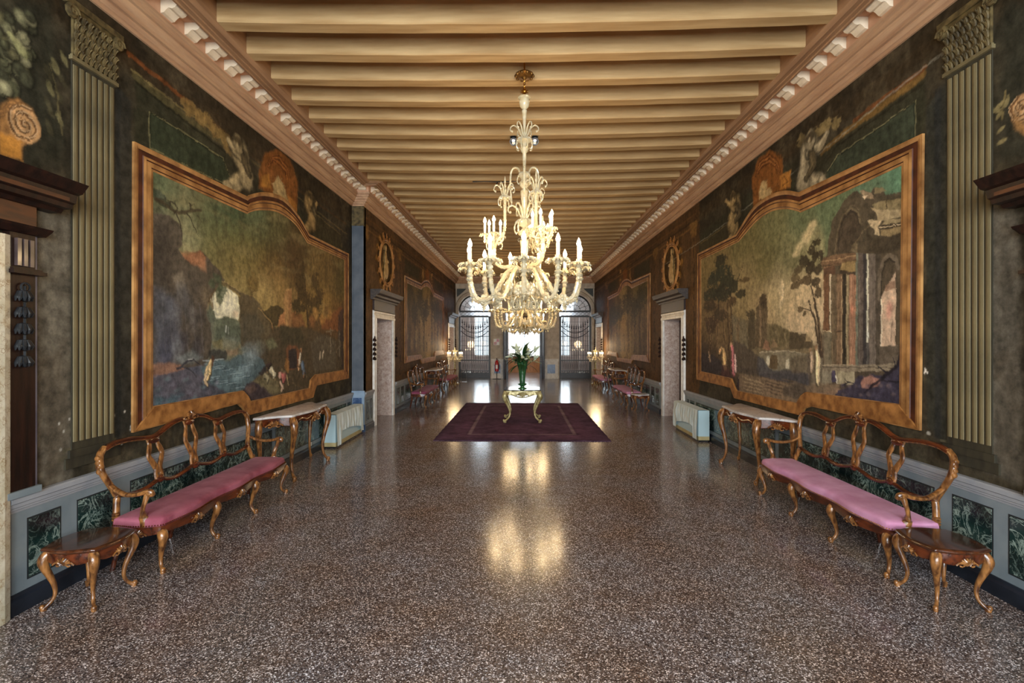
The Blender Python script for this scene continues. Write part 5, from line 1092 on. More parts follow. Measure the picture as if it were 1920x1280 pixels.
# ------------------------------------------------------------------ end gates, fanlights, central door
frost = mat('fanlight_glass', (206, 214, 224), (226, 230, 236), .25, scale=6)
_fp = frost.node_tree.nodes['Principled BSDF']; _fp.inputs['Transmission Weight'].default_value = .75; _fp.inputs['Roughness'].default_value = .3
spear = MB(); spear.lathe([(.008, 0), (.03, .02), (.034, .05), (.014, .08), (.022, .11), (.012, .17), (.002, .24)], 8); spear_me = spear.mesh('spearhead', M['iron'])
for gi, (cx, r) in enumerate(ARCH):
    side = ('left', 'right')[gi]; y = YB+.1
    g = thing('iron_gate', 'black wrought iron gate in the %s arch of the end wall' % side, 'gate', (cx, y, 0), 0, 'wrought iron gates in the end arches'); h = r-.01
    b = MB(); b.box((-h, -.04, 0), (-h+.09, .04, 3.02)); b.build('post', M['iron'], g, smooth=False)
    b = MB(); b.box((h-.09, -.04, 0), (h, .04, 3.02)); b.build('post', M['iron'], g, smooth=False)
    for z0, z1 in ((2.97, 3.06), (.84, .9), (.0, .08), (.34, .38)): b = MB(); b.box((-h+.09, -.03, z0), (h-.09, .03, z1)); b.build('cross_bar', M['iron'], g, smooth=False)
    b = MB(); b.box((-h+.09, -.012, .08), (h-.09, .012, .26)); b.build('kick_plate', M['iron'], g, smooth=False)
    nb = 12; wv = h-.1
    for k in range(nb):
        x = -wv+2*wv*(k+.5)/nb; zt = 2.42+.36*(abs(x)/wv)**2
        b = MB(); b.tube([(x, 0, .08), (x, 0, zt)], .011, 6); br = b.build('bar', M['iron'], g); child('spearhead', spear_me, br, (x, 0, zt-.04))
    for k in range(nb-1):
        x = -wv+2*wv*(k+1)/nb; b = MB(); b.tube([(x, 0, .38), (x, 0, .62), (x, 0, .8)], [.009, .016, .006], 6); b.build('short_bar', M['iron'], g)
    for dz in (0, -.24):
        b = MB(); b.tube([(wv*t, -.015, 2.55+dz-.34*(1-t*t)) for t in [k/12-1 for k in range(25)]], .018, 6); b.build('swag', M['iron'], g)
    for k in range(6):
        x = -wv+2*wv*(k+.5)/6; b = MB(); b.tube([(x+.08*cos(a)*(1-a/9), 0, .3+.07*sin(a)*(1-a/9)-.0) for a in [q*.5 for q in range(15)]], .012, 6); b.build('scroll', M['iron'], g)
    # glazed screen behind the gate
    s = sroot('window_%d' % (gi+7), 'leaded glass screen and fanlight behind the %s gate' % side, (cx, YB+.22, 0))
    for k in range(1, 8): x = -h+2*h*k/8; b = MB(); b.box((x-.006, -.008, .9), (x+.006, .008, 2.97)); b.build('lead_bar', M['iron'], s, smooth=False)
    for k in range(1, 9): z = .9+2.07*k/9; b = MB(); b.box((-h, -.006, z-.006), (h, .006, z+.006)); b.build('lead_bar', M['iron'], s, smooth=False)
    b = MB(); b.box((-h, .012, .06), (h, .018, 2.97)); b.build('pane', M['pane'], s, smooth=False)
    b = MB(); b.box((-h, -.03, 3.22), (h, .03, 3.31)); b.build('transom', M['iron'], s, smooth=False)
    for k in range(8):
        x0 = -h+2*h*k/8; x1 = x0+2*h/8
        b = MB(); b.tube([(x0, 0, 3.06), (x1, 0, 3.22)], .008, 5); b.build('lattice', M['iron'], s)
        b = MB(); b.tube([(x0, .01, 3.22), (x1, .01, 3.06)], .008, 5); b.build('lattice', M['iron'], s)
    b = MB(); b.tube([(h*.98*cos(pi*k/24), 0, ZS+h*.98*sin(pi*k/24)) for k in range(25)], .045, 6); b.build('arch_frame', M['iron'], s)
    rings = (.24, .5, h*.96)
    for i_, rr in enumerate(rings[:2]):
        n = 8; pts = []
        for k in range(n):
            a0, a1 = pi*k/n, pi*(k+1)/n
            for q in range(4):
                a = a0+(a1-a0)*q/4; sc = 1+.10*sin(pi*q/4); pts.append((rr*sc*cos(a), 0, ZS+.03+rr*sc*sin(a)))
        pts.append((-rr, 0, ZS+.03)); b = MB(); b.tube(pts, .012, 5); b.build('scalloped_bar', M['iron'], s)
    for k in range(1, 8):
        a = pi*k/8; b = MB(); b.tube([(.03*cos(a), 0, ZS+.03+.03*sin(a)), (h*.96*cos(a), 0, ZS+h*.96*sin(a))], .009, 5); b.build('radial_bar', M['iron'], s)
    # panes of the fanlight, each its own
    for k in range(8):
        a0, a1 = pi*k/8, pi*(k+1)/8
        for r0, r1 in ((.02, .24), (.24, .5), (.5, h*.95)):
            b = MB(); vs_ = [(r0*cos(a0), .01, ZS+.02+r0*sin(a0)), (r1*cos(a0), .01, ZS+.02+r1*sin(a0)), (r1*cos((a0+a1)/2), .01, ZS+.02+r1*sin((a0+a1)/2)), (r1*cos(a1), .01, ZS+.02+r1*sin(a1)), (r0*cos(a1), .01, ZS+.02+r0*sin(a1))]
            b.add(vs_, [(0, 1, 2, 3, 4)]); b.build('pane', frost, s, smooth=False)
    b = MB(); b.box((-h, .006, 3.06), (h, .01, 3.22)); b.build('pane', frost, s, smooth=False)

dr = sroot('door_7', 'dark framed central doorway with transom in the end wall', ((DX0+DX1)/2, YB+.08, 0)); dh = (DX1-DX0)/2
for s in (-1, 1):
    b = MB(); b.box((s*dh, -.1, 0), (s*(dh-.14), .1, 2.56)); b.build('post', M['doorleaf'], dr, smooth=False)
b = MB(); b.box((-dh, -.1, 2.46), (dh, .1, 2.58)); b.build('lintel', M['doorleaf'], dr, smooth=False)
for k in range(9):
    x = -dh+2*dh*k/8; b = MB(); b.box((x-.012, -.02, 2.58), (x+.012, .02, DZ)); b.build('transom_bar', M['iron'], dr, smooth=False)
for k in range(2): z = 2.58+.22*(k+1); b = MB(); b.box((-dh, -.02, z-.01), (dh, .02, z+.01)); b.build('transom_bar', M['iron'], dr, smooth=False)
b = MB(); b.box((-dh, .03, 2.58), (dh, .034, DZ)); b.build('pane', frost, dr, smooth=False)
for s in (-1, 1):
    lf = MB(); lf.box((0, -.025, .02), (.66, .025, 2.46)); o = lf.build('door_leaf', M['doorleaf'], dr, (s*(dh-.02), -.12, 0), (0, 0, -pi/2+s*.10), smooth=False)
    for z0, z1 in ((.15, 1.0), (1.12, 2.3)):
        b = MB(); b.box((.1, -.035, z0), (.56, .035, z1)); b.build('leaf_panel', M['doorleaf'], o, smooth=False)

# curtains in the far window
for s in (-1, 1):
    mb = MB(); n, m = 48, 14; vs_ = []
    for j in range(m+1):
        t = j/m; z = 3.1-2.15*t
        for i in range(n+1):
            q = i/n; w = .86*(1-.35*max(0, t-.45)*1.4)
            x = s*(.0+(.88-w)+w*q) if True else 0
            vs_.append((x, .035*sin(q*26+t*2)*(.5+.5*t), z+.05*sin(q*pi)*t))
    mb.add(vs_, [(j*(n+1)+i, j*(n+1)+i+1, (j+1)*(n+1)+i+1, (j+1)*(n+1)+i) for j in range(m) for i in range(n)])
    o = mb.build('curtain', M['curtain'], None, (.13, YW-.16, 0)); tag(o, 'sheer white curtain, %s half of the far window' % ('left' if s < 0 else 'right'), 'curtain', 'curtains of the far window')
b = MB(); b.tube([(-.85, 0, 3.12), (1.1, 0, 3.12)], .015, 8); o = b.build('curtain_rod', M['doorleaf'], None, (0, YW-.16, 0)); tag(o, 'thin dark rod above the far white curtains', 'curtain rod')

# ------------------------------------------------------------------ furniture
def cab_leg(mb, x, y, ang, h, s=1., out=1.):
    """cabriole leg: knee bulging outward at ang, slim ankle, scrolled foot"""
    dx, dy = cos(ang), sin(ang)
    prof = [(-.005, 1.0, .030), (.018, .93, .036), (.030, .84, .036), (.024, .72, .029), (.008, .58, .023), (-.008, .42, .018), (-.014, .28, .0145), (-.006, .16, .013), (.014, .075, .014), (.030, .035, .019), (.030, .012, .017), (.018, .0, .013)]
    pts = cat([(x+dx*o*out*s, y+dy*o*out*s, z*h, r*s) for o, z, r in prof], 3)
    mb.tube([p[:3] for p in pts], [p[3] for p in pts], 10, up=(-dy, dx, 0))
    mb.ball((x+dx*.035*out*s, y+dy*.035*out*s, h*.86), (.016*s, .016*s, .03*s), 8, 5)
    mb.ball((x+dx*.034*out*s, y+dy*.034*out*s, .026*s), (.02*s, .02*s, .02*s), 8, 5)
def carving(mb, x, y, z, s, nx=0., ny=-1.):
    """small rocaille shell: fan of petals and two side scrolls, lying on a surface facing (nx, ny)"""
    tx, ty = -ny, nx
    for k in range(7):
        a = -1.2+2.4*k/6; mb.tube([(x, y, z-.015*s), (x+tx*sin(a)*.03*s+nx*.012*s, y+ty*sin(a)*.03*s+ny*.012*s, z+cos(a)*.02*s), (x+tx*sin(a)*.05*s+nx*.006*s, y+ty*sin(a)*.05*s+ny*.006*s, z+cos(a)*.038*s)], [.006*s, .010*s, .005*s], 6)
    for q in (-1, 1):
        mb.tube([(x+tx*q*(.04+.035*cos(t*1.1)*(1-t/7))*s+nx*.006*s, y+ty*q*(.04+.035*cos(t*1.1)*(1-t/7))*s+ny*.006*s, z-.012*s+.022*sin(t*1.1)*(1-t/7)*s) for t in range(7)], .006*s, 6)

def front_y(x): return -.235-.028*sin(pi*(x+1.05)/.7)**2
def settee(label, vel, loc, rz, group=None):
    r = thing('settee', label, 'settee', loc, rz, group); L = 1.08; BK = .165
    outline = [(-L, BK), (-L-.025, .0), (-L-.02, -.12), (-L+.01, -.215)]+[(-1.04+2.08*k/36, front_y(-1.04+2.08*k/36)) for k in range(37)]+[(L-.01, -.215), (L+.02, -.12), (L+.025, 0), (L, BK)]
    # cushion
    n = len(outline); mb = MB(); lay = [(1.0, .375), (1.008, .395), (1.0, .418), (.985, .43), (.93, .442), (.8, .45), (.5, .456)]
    vs_ = []
    for f, z in lay:
        for (x, y) in outline:
            cx_ = x*.55 if False else max(-L+.2, min(L-.2, x)); cy_ = -.035
            vs_.append((cx_+(x-cx_)*f*.985, cy_+(y-cy_)*f*.985, z+.004*sin(x*9)))
    fs = [(i*n+k, i*n+(k+1) % n, (i+1)*n+(k+1) % n, (i+1)*n+k) for i in range(len(lay)-1) for k in range(n)]
    fs.append(tuple((len(lay)-1)*n+k for k in range(n))); mb.add(vs_, fs); mb.build('seat_cushion', vel, r)
    # seat rail with wavy lower edge
    mb = MB(); rail = outline; m = len(rail); vs_ = []
    for k, (x, y) in enumerate(rail):
        lo = .315-.022*abs(sin(pi*(x+1.05)/.7)) if abs(y) > .2 else .315+.02*sin((y-.165)/.4*pi)
        o = 1.012
        vs_ += [(x*o, y*1.03-.004, .378), (x*o, y*1.04-.004, .36), (x*o, y*1.03-.004, lo+.01), (x*.99, y*.96, lo), (x*.975, y*.92, .375)]
    mb.add(vs_, [(k*5+j, (k+1)*5+j, (k+1)*5+(j+1) % 5, k*5+(j+1) % 5) for k in range(m-1) for j in range(5)])
    mb.box((-L, BK-.02, .31), (L, BK+.01, .378)); mb.build('seat_rail', M['walnut'], r)
    for x in (-.7, 0, .7):
        mb = MB(); carving(mb, x, front_y(x)*1.04-.004, .318, 1.15); mb.build('apron_carving', M['walnutg'], r)
    mb = MB(); carving(mb, -L-.03, -.06, .325, 1., -1, 0); mb.build('apron_carving', M['walnutg'], r)
    mb = MB(); carving(mb, L+.03, -.06, .325, 1., 1, 0); mb.build('apron_carving', M['walnutg'], r)
    # nail heads
    mb = MB()
    per = [((x0+(x1-x0)*t)*1.0, (y0+(y1-y0)*t)*1.0) for (x0, y0), (x1, y1) in zip(outline, outline[1:]) for t in [j/max(1, int(math.hypot(x1-x0, y1-y0)/.018)) for j in range(max(1, int(math.hypot(x1-x0, y1-y0)/.018)))]]
    for x, y in per: mb.ball((x*1.004, y*1.006-.002, .386), .0055, 5, 3)
    o = mb.build('nail_trim', M['brass'], r); o['kind'] = 'stuff'
    # legs
    for x in (-1.045, -.35, .35, 1.045):
        mb = MB(); a = -pi/2 if abs(x) < .5 else (-pi*.72 if x < 0 else -pi*.28)
        cab_leg(mb, x, front_y(x)+.03, a, .345, 1.08, 1.15); mb.build('leg', M['walnutg'], r)
    for x in (-1.03, -.35, .35, 1.03):
        mb = MB(); pts = cat([(x, BK-.01, .36, .026), (x, BK, .2, .02), (x, BK+.03, .06, .017), (x, BK+.045, 0, .018)], 4); mb.tube([p[:3] for p in pts], [p[3] for p in pts], 8); mb.build('leg', M['walnut'], r)
    # back: end posts
    for s in (-1, 1):
        P = cat([(s*1.04, BK-.005, .30, .03), (s*1.045, BK, .42, .027), (s*1.02, BK+.02, .52, .025), (s*1.0, BK+.035, .60, .027), (s*1.045, BK+.055, .70, .025), (s*1.09, BK+.075, .80, .026), (s*1.10, BK+.09, .88, .028), (s*1.085, BK+.1, .95, .027), (s*1.03, BK+.108, .995, .025)], 4)
        mb = MB(); mb.tube([p[:3] for p in P], [p[3] for p in P], 10); po = mb.build('post', M['walnutg'], r)
        mb = MB()
        for k in range(4): mb.ball((s*1.115, BK+.083+.004*k, .82+.035*k), (.02, .022, .024), 8, 5)
        mb.build('post_carving', M['walnutg'], po)
        mb = MB()
        for k in range(3): mb.ball((s*1.05, BK+.0, .42+.022*k), (.03, .031, .014), 10, 5)
        mb.build('post_ring', M['walnutg'], po)
    # crest rail
    ctl = [(-1.045, .985), (-.95, 1.012), (-.8, 1.015), (-.66, 1.0), (-.52, .985), (-.42, 1.0), (-.28, 1.055), (-.14, 1.085), (0, 1.075), (.14, 1.085), (.28, 1.055), (.42, 1.0), (.52, .985), (.66, 1.0), (.8, 1.015), (.95, 1.012), (1.045, .985)]
    P = cat([(x, BK+.105, z) for x, z in ctl], 5); mb = MB(); mb.tube(P, .026, 10, sx=.8, sy=1.1, up=(0, 1, 0)); cr = mb.build('crest_rail', M['walnut'], r)
    mb = MB(); mb.tube([(x, y-.016, z-.012) for x, y, z in P], .008, 6); mb.build('crest_bead', M['walnutg'], cr)
    mb = MB(); carving(mb, 0, BK+.085, 1.10, 1.5); mb.ball((0, BK+.09, 1.105), (.05, .02, .025), 10, 6); mb.build('crest_carving', M['walnutg'], cr)
    # lower rail of the back
    ctl = [(-1.01, .60), (-.9, .575), (-.78, .56), (-.66, .565), (-.5, .60), (-.38, .57), (-.25, .565), (-.12, .59), (0, .615), (.12, .59), (.25, .565), (.38, .57), (.5, .60), (.66, .565), (.78, .56), (.9, .575), (1.01, .60)]
    P = cat([(x, BK+.035, z) for x, z in ctl], 5); mb = MB(); mb.tube(P, .019, 8); mb.build('lower_rail', M['walnut'], r)
    # paired splats
    for xc in (-.5, 0, .5):
        zt = 1.07 if xc == 0 else .985; zb = .605
        for s in (-1, 1):
            ctl = [(xc+s*.018, 0, .03), (xc+s*.035, .12, .02), (xc+s*.022, .25, .024), (xc+s*.055, .42, .022), (xc+s*.085, .58, .02), (xc+s*.062, .74, .021), (xc+s*.05, .86, .018), (xc+s*.06, 1.0, .02)]
            P = cat([(x, BK+.035+.07*t, zb+(zt-zb)*t, w) for x, t, w in ctl], 4); mb = MB(); mb.tube([p[:3] for p in P], [p[3]*1.15 for p in P], 8, sx=1.15, sy=.6, up=(0, 1, 0)); mb.build('splat', M['walnutg'], r)
        mb = MB(); mb.ball((xc, BK+.025, zb), (.05, .02, .035), 10, 6); mb.ball((xc, BK+.085, zt-.03), (.075, .018, .03), 10, 6); mb.build('splat_block', M['walnut'], r)
    # arms
    for s in (-1, 1):
        P = cat([(s*1.05, BK+.05, .70, .018), (s*1.07, .13, .655, .02), (s*1.10, .03, .635, .021), (s*1.11, -.07, .645, .022), (s*1.105, -.13, .665, .022), (s*1.10, -.165, .66, .02), (s*1.098, -.17, .635, .017), (s*1.098, -.145, .63, .013)], 5)
        mb = MB(); mb.tube([p[:3] for p in P], [p[3] for p in P], 10, sx=1.25, sy=.85); mb.ball((s*1.10, -.15, .65), (.026, .028, .028), 10, 6); mb.build('arm', M['walnutg'], r)
        P = cat([(s*1.095, -.13, .645, .02), (s*1.10, -.11, .58, .016), (s*1.09, -.085, .51, .019), (s*1.075, -.08, .45, .03), (s*1.075, -.085, .40, .034), (s*1.075, -.085, .36, .03)], 4)
        mb = MB(); mb.tube([p[:3] for p in P], [p[3] for p in P], 10, sx=.85, sy=1.2); mb.build('arm_support', M['walnutg'], r)
    return r

def side_table(label, loc, rz, group='small wooden side tables', top=None):
    r = thing('side_table', label, 'side table', loc, rz, group); a = .19; pts = []
    cs = [(-a, -a), (a, -a), (a, a), (-a, a)]
    for i in range(4):
        (x0, y0), (x1, y1) = cs[i], cs[(i+1) % 4]; nx, ny = (y1-y0), -(x1-x0); l = math.hypot(nx, ny); nx /= l; ny /= l
        for k in range(14):
            t = k/14; bul = .045*sin(pi*t)**1.3; pts.append((x0+(x1-x0)*t+nx*bul, y0+(y1-y0)*t+ny*bul))
    mb = MB()
    n = len(pts); lay = [(.965, .405), (1.0, .412), (1.012, .42), (1.0, .428), (.97, .433), (.9, .434)]
    vs_ = [(x*f, y*f, z) for f, z in lay for x, y in pts]
    mb.add(vs_, [(i*n+k, i*n+(k+1) % n, (i+1)*n+(k+1) % n, (i+1)*n+k) for i in range(len(lay)-1) for k in range(n)]+[tuple(range(n-1, -1, -1)), tuple((len(lay)-1)*n+k for k in range(n))])
    mb.build('table_top', top or M['tabletop'], r)
    mb = MB(); vs_ = []
    for k, (x, y) in enumerate(pts):
        t = (k % 14)/14; lo = .36-.035*sin(pi*t)-.012*sin(3*pi*t); vs_ += [(x*.95, y*.95, .406), (x*.955, y*.955, lo+.01), (x*.93, y*.93, lo), (x*.88, y*.88, .4)]
    mb.add(vs_, [(k*4+j, ((k+1) % n)*4+j, ((k+1) % n)*4+(j+1) % 4, k*4+(j+1) % 4) for k in range(n) for j in range(4)]); mb.build('apron', M['walnut'], r)
    for i, (dx, dy) in enumerate(((0, -1), (1, 0), (0, 1), (-1, 0))):
        mb = MB(); carving(mb, dx*(a+.035)*.97, dy*(a+.035)*.97, .345, 1., dx, dy); mb.build('apron_carving', M['walnutg'], r)
    for sx in (-1, 1):
        for sy in (-1, 1): mb = MB(); cab_leg(mb, sx*.152, sy*.148, math.atan2(sy, sx), .405, .95, 1.5); mb.build('leg', M['walnutg'], r)
    return r

def console(label, loc, rz, group='marble topped console tables'):
    r = thing('console_table', label, 'console table', loc, rz, group)
    # depth .44 (front at -y); back edge .86 half, front .58 half
    pts = [(-.86, .2), (-.84, .13), (-.74, .06), (-.66, -.03), (-.62, -.12), (-.60, -.185), (-.55, -.2), (-.48, -.19)]+[(-.4+.8*k/10, -.2-.045*sin(pi*k/10)**1.2) for k in range(11)]
    pts += [(-x, y) for x, y in reversed(pts[:8])]
    n = len(pts); mb = MB(); lay = [(.975, .842), (1.0, .846), (1.01, .856), (1.0, .864), (1.004, .87), (.985, .876), (.97, .877)]
    vs_ = [(x*f, .05+(y-.05)*f if y < .2 else y, z) for f, z in lay for x, y in pts]
    mb.add(vs_, [(i*n+k, i*n+(k+1) % n, (i+1)*n+(k+1) % n, (i+1)*n+k) for i in range(len(lay)-1) for k in range(n)]+[tuple(range(n-1, -1, -1)), tuple((len(lay)-1)*n+k for k in range(n))])
    mb.build('marble_top', M['marble'], r)
    mb = MB(); vs_ = []; ap = cat(pts, 3); m = len(ap)
    for k, (x, y) in enumerate(ap):
        q = k/(m-1); lo = .765-.03*abs(sin(q*3*pi))-.012*abs(sin(q*9*pi)); s_ = .955
        vs_ += [(x*s_, y*s_+.004, .842), (x*s_*1.005, y*s_, lo+.012), (x*s_*.98, y*s_+.01, lo), (x*s_*.95, y*s_+.03, .84)]
    mb.add(vs_, [(k*4+j, (k+1)*4+j, (k+1)*4+(j+1) % 4, k*4+(j+1) % 4) for k in range(m-1) for j in range(4)]); mb.box((-.8, .17, .77), (.8, .19, .842)); mb.build('apron', M['walnut'], r)
    mb = MB(); carving(mb, 0, -.245, .76, 2.0); mb.build('apron_carving', M['walnutg'], r)
    for s in (-1, 1):
        mb = MB(); carving(mb, s*.72, .0, .765, 1.5, s*.7, -.7); mb.build('apron_carving', M['walnutg'], r)
        mb = MB(); mb.tube(cat([(s*.1, -.238, .80), (s*.22, -.226, .775), (s*.34, -.205, .80), (s*.44, -.195, .785)], 4), .009, 6); mb.build('apron_scroll', M['walnutg'], r)
    for x, y, a in ((-.55, -.165, -pi*.72), (.55, -.165, -pi*.28)):
        mb = MB(); cab_leg(mb, x, y, a, .835, 1.45, 1.3); mb.build('leg', M['walnutg'], r)
    for x, y, a in ((-.78, .155, pi), (.78, .155, 0)):
        mb = MB(); cab_leg(mb, x, y, a, .835, 1.3, .8); mb.build('leg', M['walnutg'], r)
    return r

RL, RR = pi/2, -pi/2
side_table('dark wooden side table beside the near end of the left rose settee', (-3.13, 3.655, 0), RL)
side_table('dark wooden side table beside the near end of the right settee', (3.03, 3.77, 0), RR)
settee('long carved walnut settee with rose velvet seat under the rock arch landscape', M['velvetL'], (-3.115, 5.12, 0), RL, 'carved walnut settees')
settee('long carved walnut settee with pink velvet seat, bluish light in its colour, under the ruined columns landscape', M['velvetR'], (3.10, 5.15, 0), RR, 'carved walnut settees')
console('marble topped console on cabriole legs between rose settee and left radiator', (-3.22, 7.30, 0), RL)
console('marble topped console on cabriole legs between right settee and right radiator', (3.22, 7.24, 0), RR)
settee('carved settee with plum velvet seat just past the left marble doorway', M['velvetF'], (-2.88, 15.1, 0), RL, 'carved walnut settees')
settee('carved settee with pink velvet seat just past the right marble doorway', M['velvetR'], (3.1, 15.2, 0), RR, 'carved walnut settees')
console('far left console with pale top under the woodland painting', (-2.98, 17.5, 0), RL)
console('far right console with pale top under the woodland painting', (3.22, 17.6, 0), RR)
settee('farthest settee with red velvet seat on the left, beside the glass floor lamp', M['velvetL'], (-2.88, 19.85, 0), RL, 'carved walnut settees')
settee('farthest settee with pink velvet seat on the right, beside the glass floor lamp', M['velvetR'], (3.1, 19.9, 0), RR, 'carved walnut settees')
side_table('pale topped small side table next to the right settee past the doorway', (3.15, 13.72, 0), RR, top=M['marble'])

# radiators under dust sheets
def radiator(X, sg, y0, y1, side):
    r = thing('radiator', 'low pale metal radiator cabinet against the %s wall' % side, 'radiator', (X+sg*.17, (y0+y1)/2, 0), 0, 'radiator cabinets'); L = (y1-y0)/2; d = .1
    b = MB(); b.box((-d, -L, .1), (d, L, .575)); b.build('cabinet', M['heater'], r, smooth=False)
    b = MB(); b.box((-d+.004, -L+.004, .03), (d+.002, L-.004, .1)); b.build('plinth', M['ochre_cloth'], r, smooth=False)
    b = MB(); b.box((-d+.02, -L+.02, 0), (d-.02, L-.02, .03)); b.build('foot', M['black'], r, smooth=False)
    b = MB(); b.box((-d+.02, -L+.1, .575), (d-.03, L-.1, .58)); b.build('grille', M['ochre_cloth'], r, smooth=False)
    mb = MB(); n = 90; rows = [('t', -.06), ('t', .02), ('t', .07), ('f', .0), ('f', .02), ('f', .15), ('f', .35), ('f', .6), ('f', .85), ('f', 1.)]; vs_ = []
    rnd = random.Random(int(y0*10))
    ph = [rnd.uniform(0, 6) for _ in range(6)]
    def low(q):
        base = .20+.07*sin(pi*q*1.1+.4)
        if q < .16: base = .04
        if q > .86: base = .07
        return base
    for kind, t in rows:
        for i in range(n+1):
            q = i/n; yy = -L-.006+(2*L+.012)*q
            if kind == 't': vs_.append((sg*t, yy, .588+.003*sin(q*40)))
            else:
                lo = low(q); z = .585+(lo-.585)*t
                fold = (.010*sin(q*46+ph[0]+t*2)+.012*sin(q*21+ph[1]-t*3)+.006*sin(q*88+ph[2]))*min(1, t*2)
                tie = .03*math.exp(-((q-.82)/.06)**2)*math.exp(-((t-.45)/.3)**2)
                vs_.append((sg*(d+.016+.006*t+abs(fold)+tie), yy, z))
    m = n+1; mb.add(vs_, [(j*m+i, j*m+i+1, (j+1)*m+i+1, (j+1)*m+i) for j in range(len(rows)-1) for i in range(n)])
    o = mb.build('dust_sheet', M['cloth'], None, (X+sg*.17, (y0+y1)/2, 0)); tag(o, 'gathered white cloth draped over the %s radiator' % side, 'cloth', 'cloths over the radiators')
radiator(XL, 1, 8.75, 10.2, 'left'); radiator(XR, -1, 9.45, 10.9, 'right')
for X, sg, y, z, lb in ((XL, 1, 8.28, .17, 'small white wall socket low on the left wainscot by the console'),):
    b = MB(); b.box((0, -.035, -.03), (sg*.012, .035, .03)); o = b.build('wall_socket', M['white'], None, (X+sg*.024, y, z), smooth=False); tag(o, lb, 'socket')

# rug
def rug_mat(hx, hy):
    m, N, Lk, P = nmat('purple_rug'); P.inputs['Roughness'].default_value = .95; P.inputs['Specular IOR Level'].default_value = .1
    tc = N.new('ShaderNodeTexCoord'); sp = N.new('ShaderNodeSeparateXYZ'); Lk.new(tc.outputs['Object'], sp.inputs[0])
    def ma(op, a, b=None):
        n = N.new('ShaderNodeMath'); n.operation = op
        for i, q in enumerate((a, b)):
            if q is None: continue
            if isinstance(q, (int, float)): n.inputs[i].default_value = q
            else: Lk.new(q, n.inputs[i])
        return n.outputs[0]
    ax = ma('SUBTRACT', hx, ma('ABSOLUTE', sp.outputs[0])); ay = ma('SUBTRACT', hy, ma('ABSOLUTE', sp.outputs[1])); d = ma('MINIMUM', ax, ay)
    rp = N.new('ShaderNodeValToRGB'); rp.color_ramp.interpolation = 'LINEAR'; e = rp.color_ramp.elements
    st = [(0, (72, 50, 70)), (.06, (88, 62, 84)), (.30, (100, 68, 92)), (.34, (88, 60, 82)), (.36, (134, 112, 122)), (.385, (134, 112, 122)), (.40, (94, 66, 88)), (.50, (90, 62, 84)), (1, (102, 68, 92))]
    e[0].position = 0; e[0].color = L4(st[0][1]); e[1].position = 1; e[1].color = L4(st[-1][1])
    for p, c in st[1:-1]: q = e.new(p); q.color = L4(c)
    Lk.new(ma('DIVIDE', d, hx), rp.inputs[0])
    nz = N.new('ShaderNodeTexNoise'); nz.inputs['Scale'].default_value = 2.2; nz.inputs['Detail'].default_value = 9; nz.inputs['Roughness'].default_value = .7; Lk.new(tc.outputs['Object'], nz.inputs['Vector'])
    vo = N.new('ShaderNodeTexVoronoi'); vo.inputs['Scale'].default_value = 11; Lk.new(tc.outputs['Object'], vo.inputs['Vector'])
    rr = N.new('ShaderNodeMapRange'); rr.inputs[1].default_value = .3; rr.inputs[2].default_value = .7; rr.inputs[3].default_value = .45; rr.inputs[4].default_value = 1.5; Lk.new(nz.outputs['Fac'], rr.inputs[0])
    r2 = N.new('ShaderNodeMapRange'); r2.inputs[2].default_value = .8; r2.inputs[3].default_value = 1.15; r2.inputs[4].default_value = .85; Lk.new(vo.outputs['Distance'], r2.inputs[0])
    vm = N.new('ShaderNodeVectorMath'); vm.operation = 'SCALE'; Lk.new(rp.outputs[0], vm.inputs[0]); Lk.new(ma('MULTIPLY', rr.outputs[0], r2.outputs[0]), vm.inputs['Scale']); Lk.new(vm.outputs[0], P.inputs['Base Color']); return m
rx0, rx1, ry0, ry1 = -1.65, 1.64, 9.46, 15.1; hx, hy = (rx1-rx0)/2, (ry1-ry0)/2
M['rug'] = rug_mat(hx, hy)
b = MB(); n = 40; edge = []
for k in range(n): edge.append((-hx+2*hx*k/n+.0, -hy+.008*sin(k*1.7)))
for k in range(n): edge.append((hx+.008*sin(k*2.1), -hy+2*hy*k/n))
for k in range(n): edge.append((hx-2*hx*k/n, hy+.008*sin(k*1.3)))
for k in range(n): edge.append((-hx+.008*sin(k*2.3), hy-2*hy*k/n))
b.prism(edge, 0, .011); o = b.build('rug', M['rug'], None, ((rx0+rx1)/2, (ry0+ry1)/2, .001), smooth=False); tag(o, 'large faded purple carpet with paler border stripe under the gilded table', 'rug')
b = MB()

# gilded centre table with vase of lilies
ct = thing('centre_table', 'gilded carved table with dark glossy top standing on the purple carpet', 'table', (.005, 11.78, .034)); a, dd = .36, .34
b = MB(); tp = [(-a-.05, -dd), (-a-.02, -dd-.04), (-a+.08, -dd-.05)]+[(-.24+.48*k/8, -dd-.05-.03*sin(pi*k/8)) for k in range(9)]+[(a-.08, -dd-.05), (a+.02, -dd-.04), (a+.05, -dd)]
tp = tp+[(-x, -y) for x, y in tp]; b.prism(tp, .70, .722); b.build('table_top', mat('black_glossy_top', (30, 26, 26), (52, 46, 44), .06, scale=4, coat=.8), ct, smooth=False)
b = MB(); b.prism([(x*.97, y*.97) for x, y in tp], .675, .70); b.build('top_moulding', M['gilt'], ct, smooth=False)
b = MB(); b.box((-a+.03, -dd+.0, .60), (a-.03, -dd+.03, .68)); b.box((-a+.03, dd-.03, .60), (a-.03, dd, .68)); b.box((-a, -dd+.03, .60), (-a+.03, dd-.03, .68)); b.box((a-.03, -dd+.03, .60), (a, dd-.03, .68)); b.build('apron', M['gilt'], ct, smooth=False)
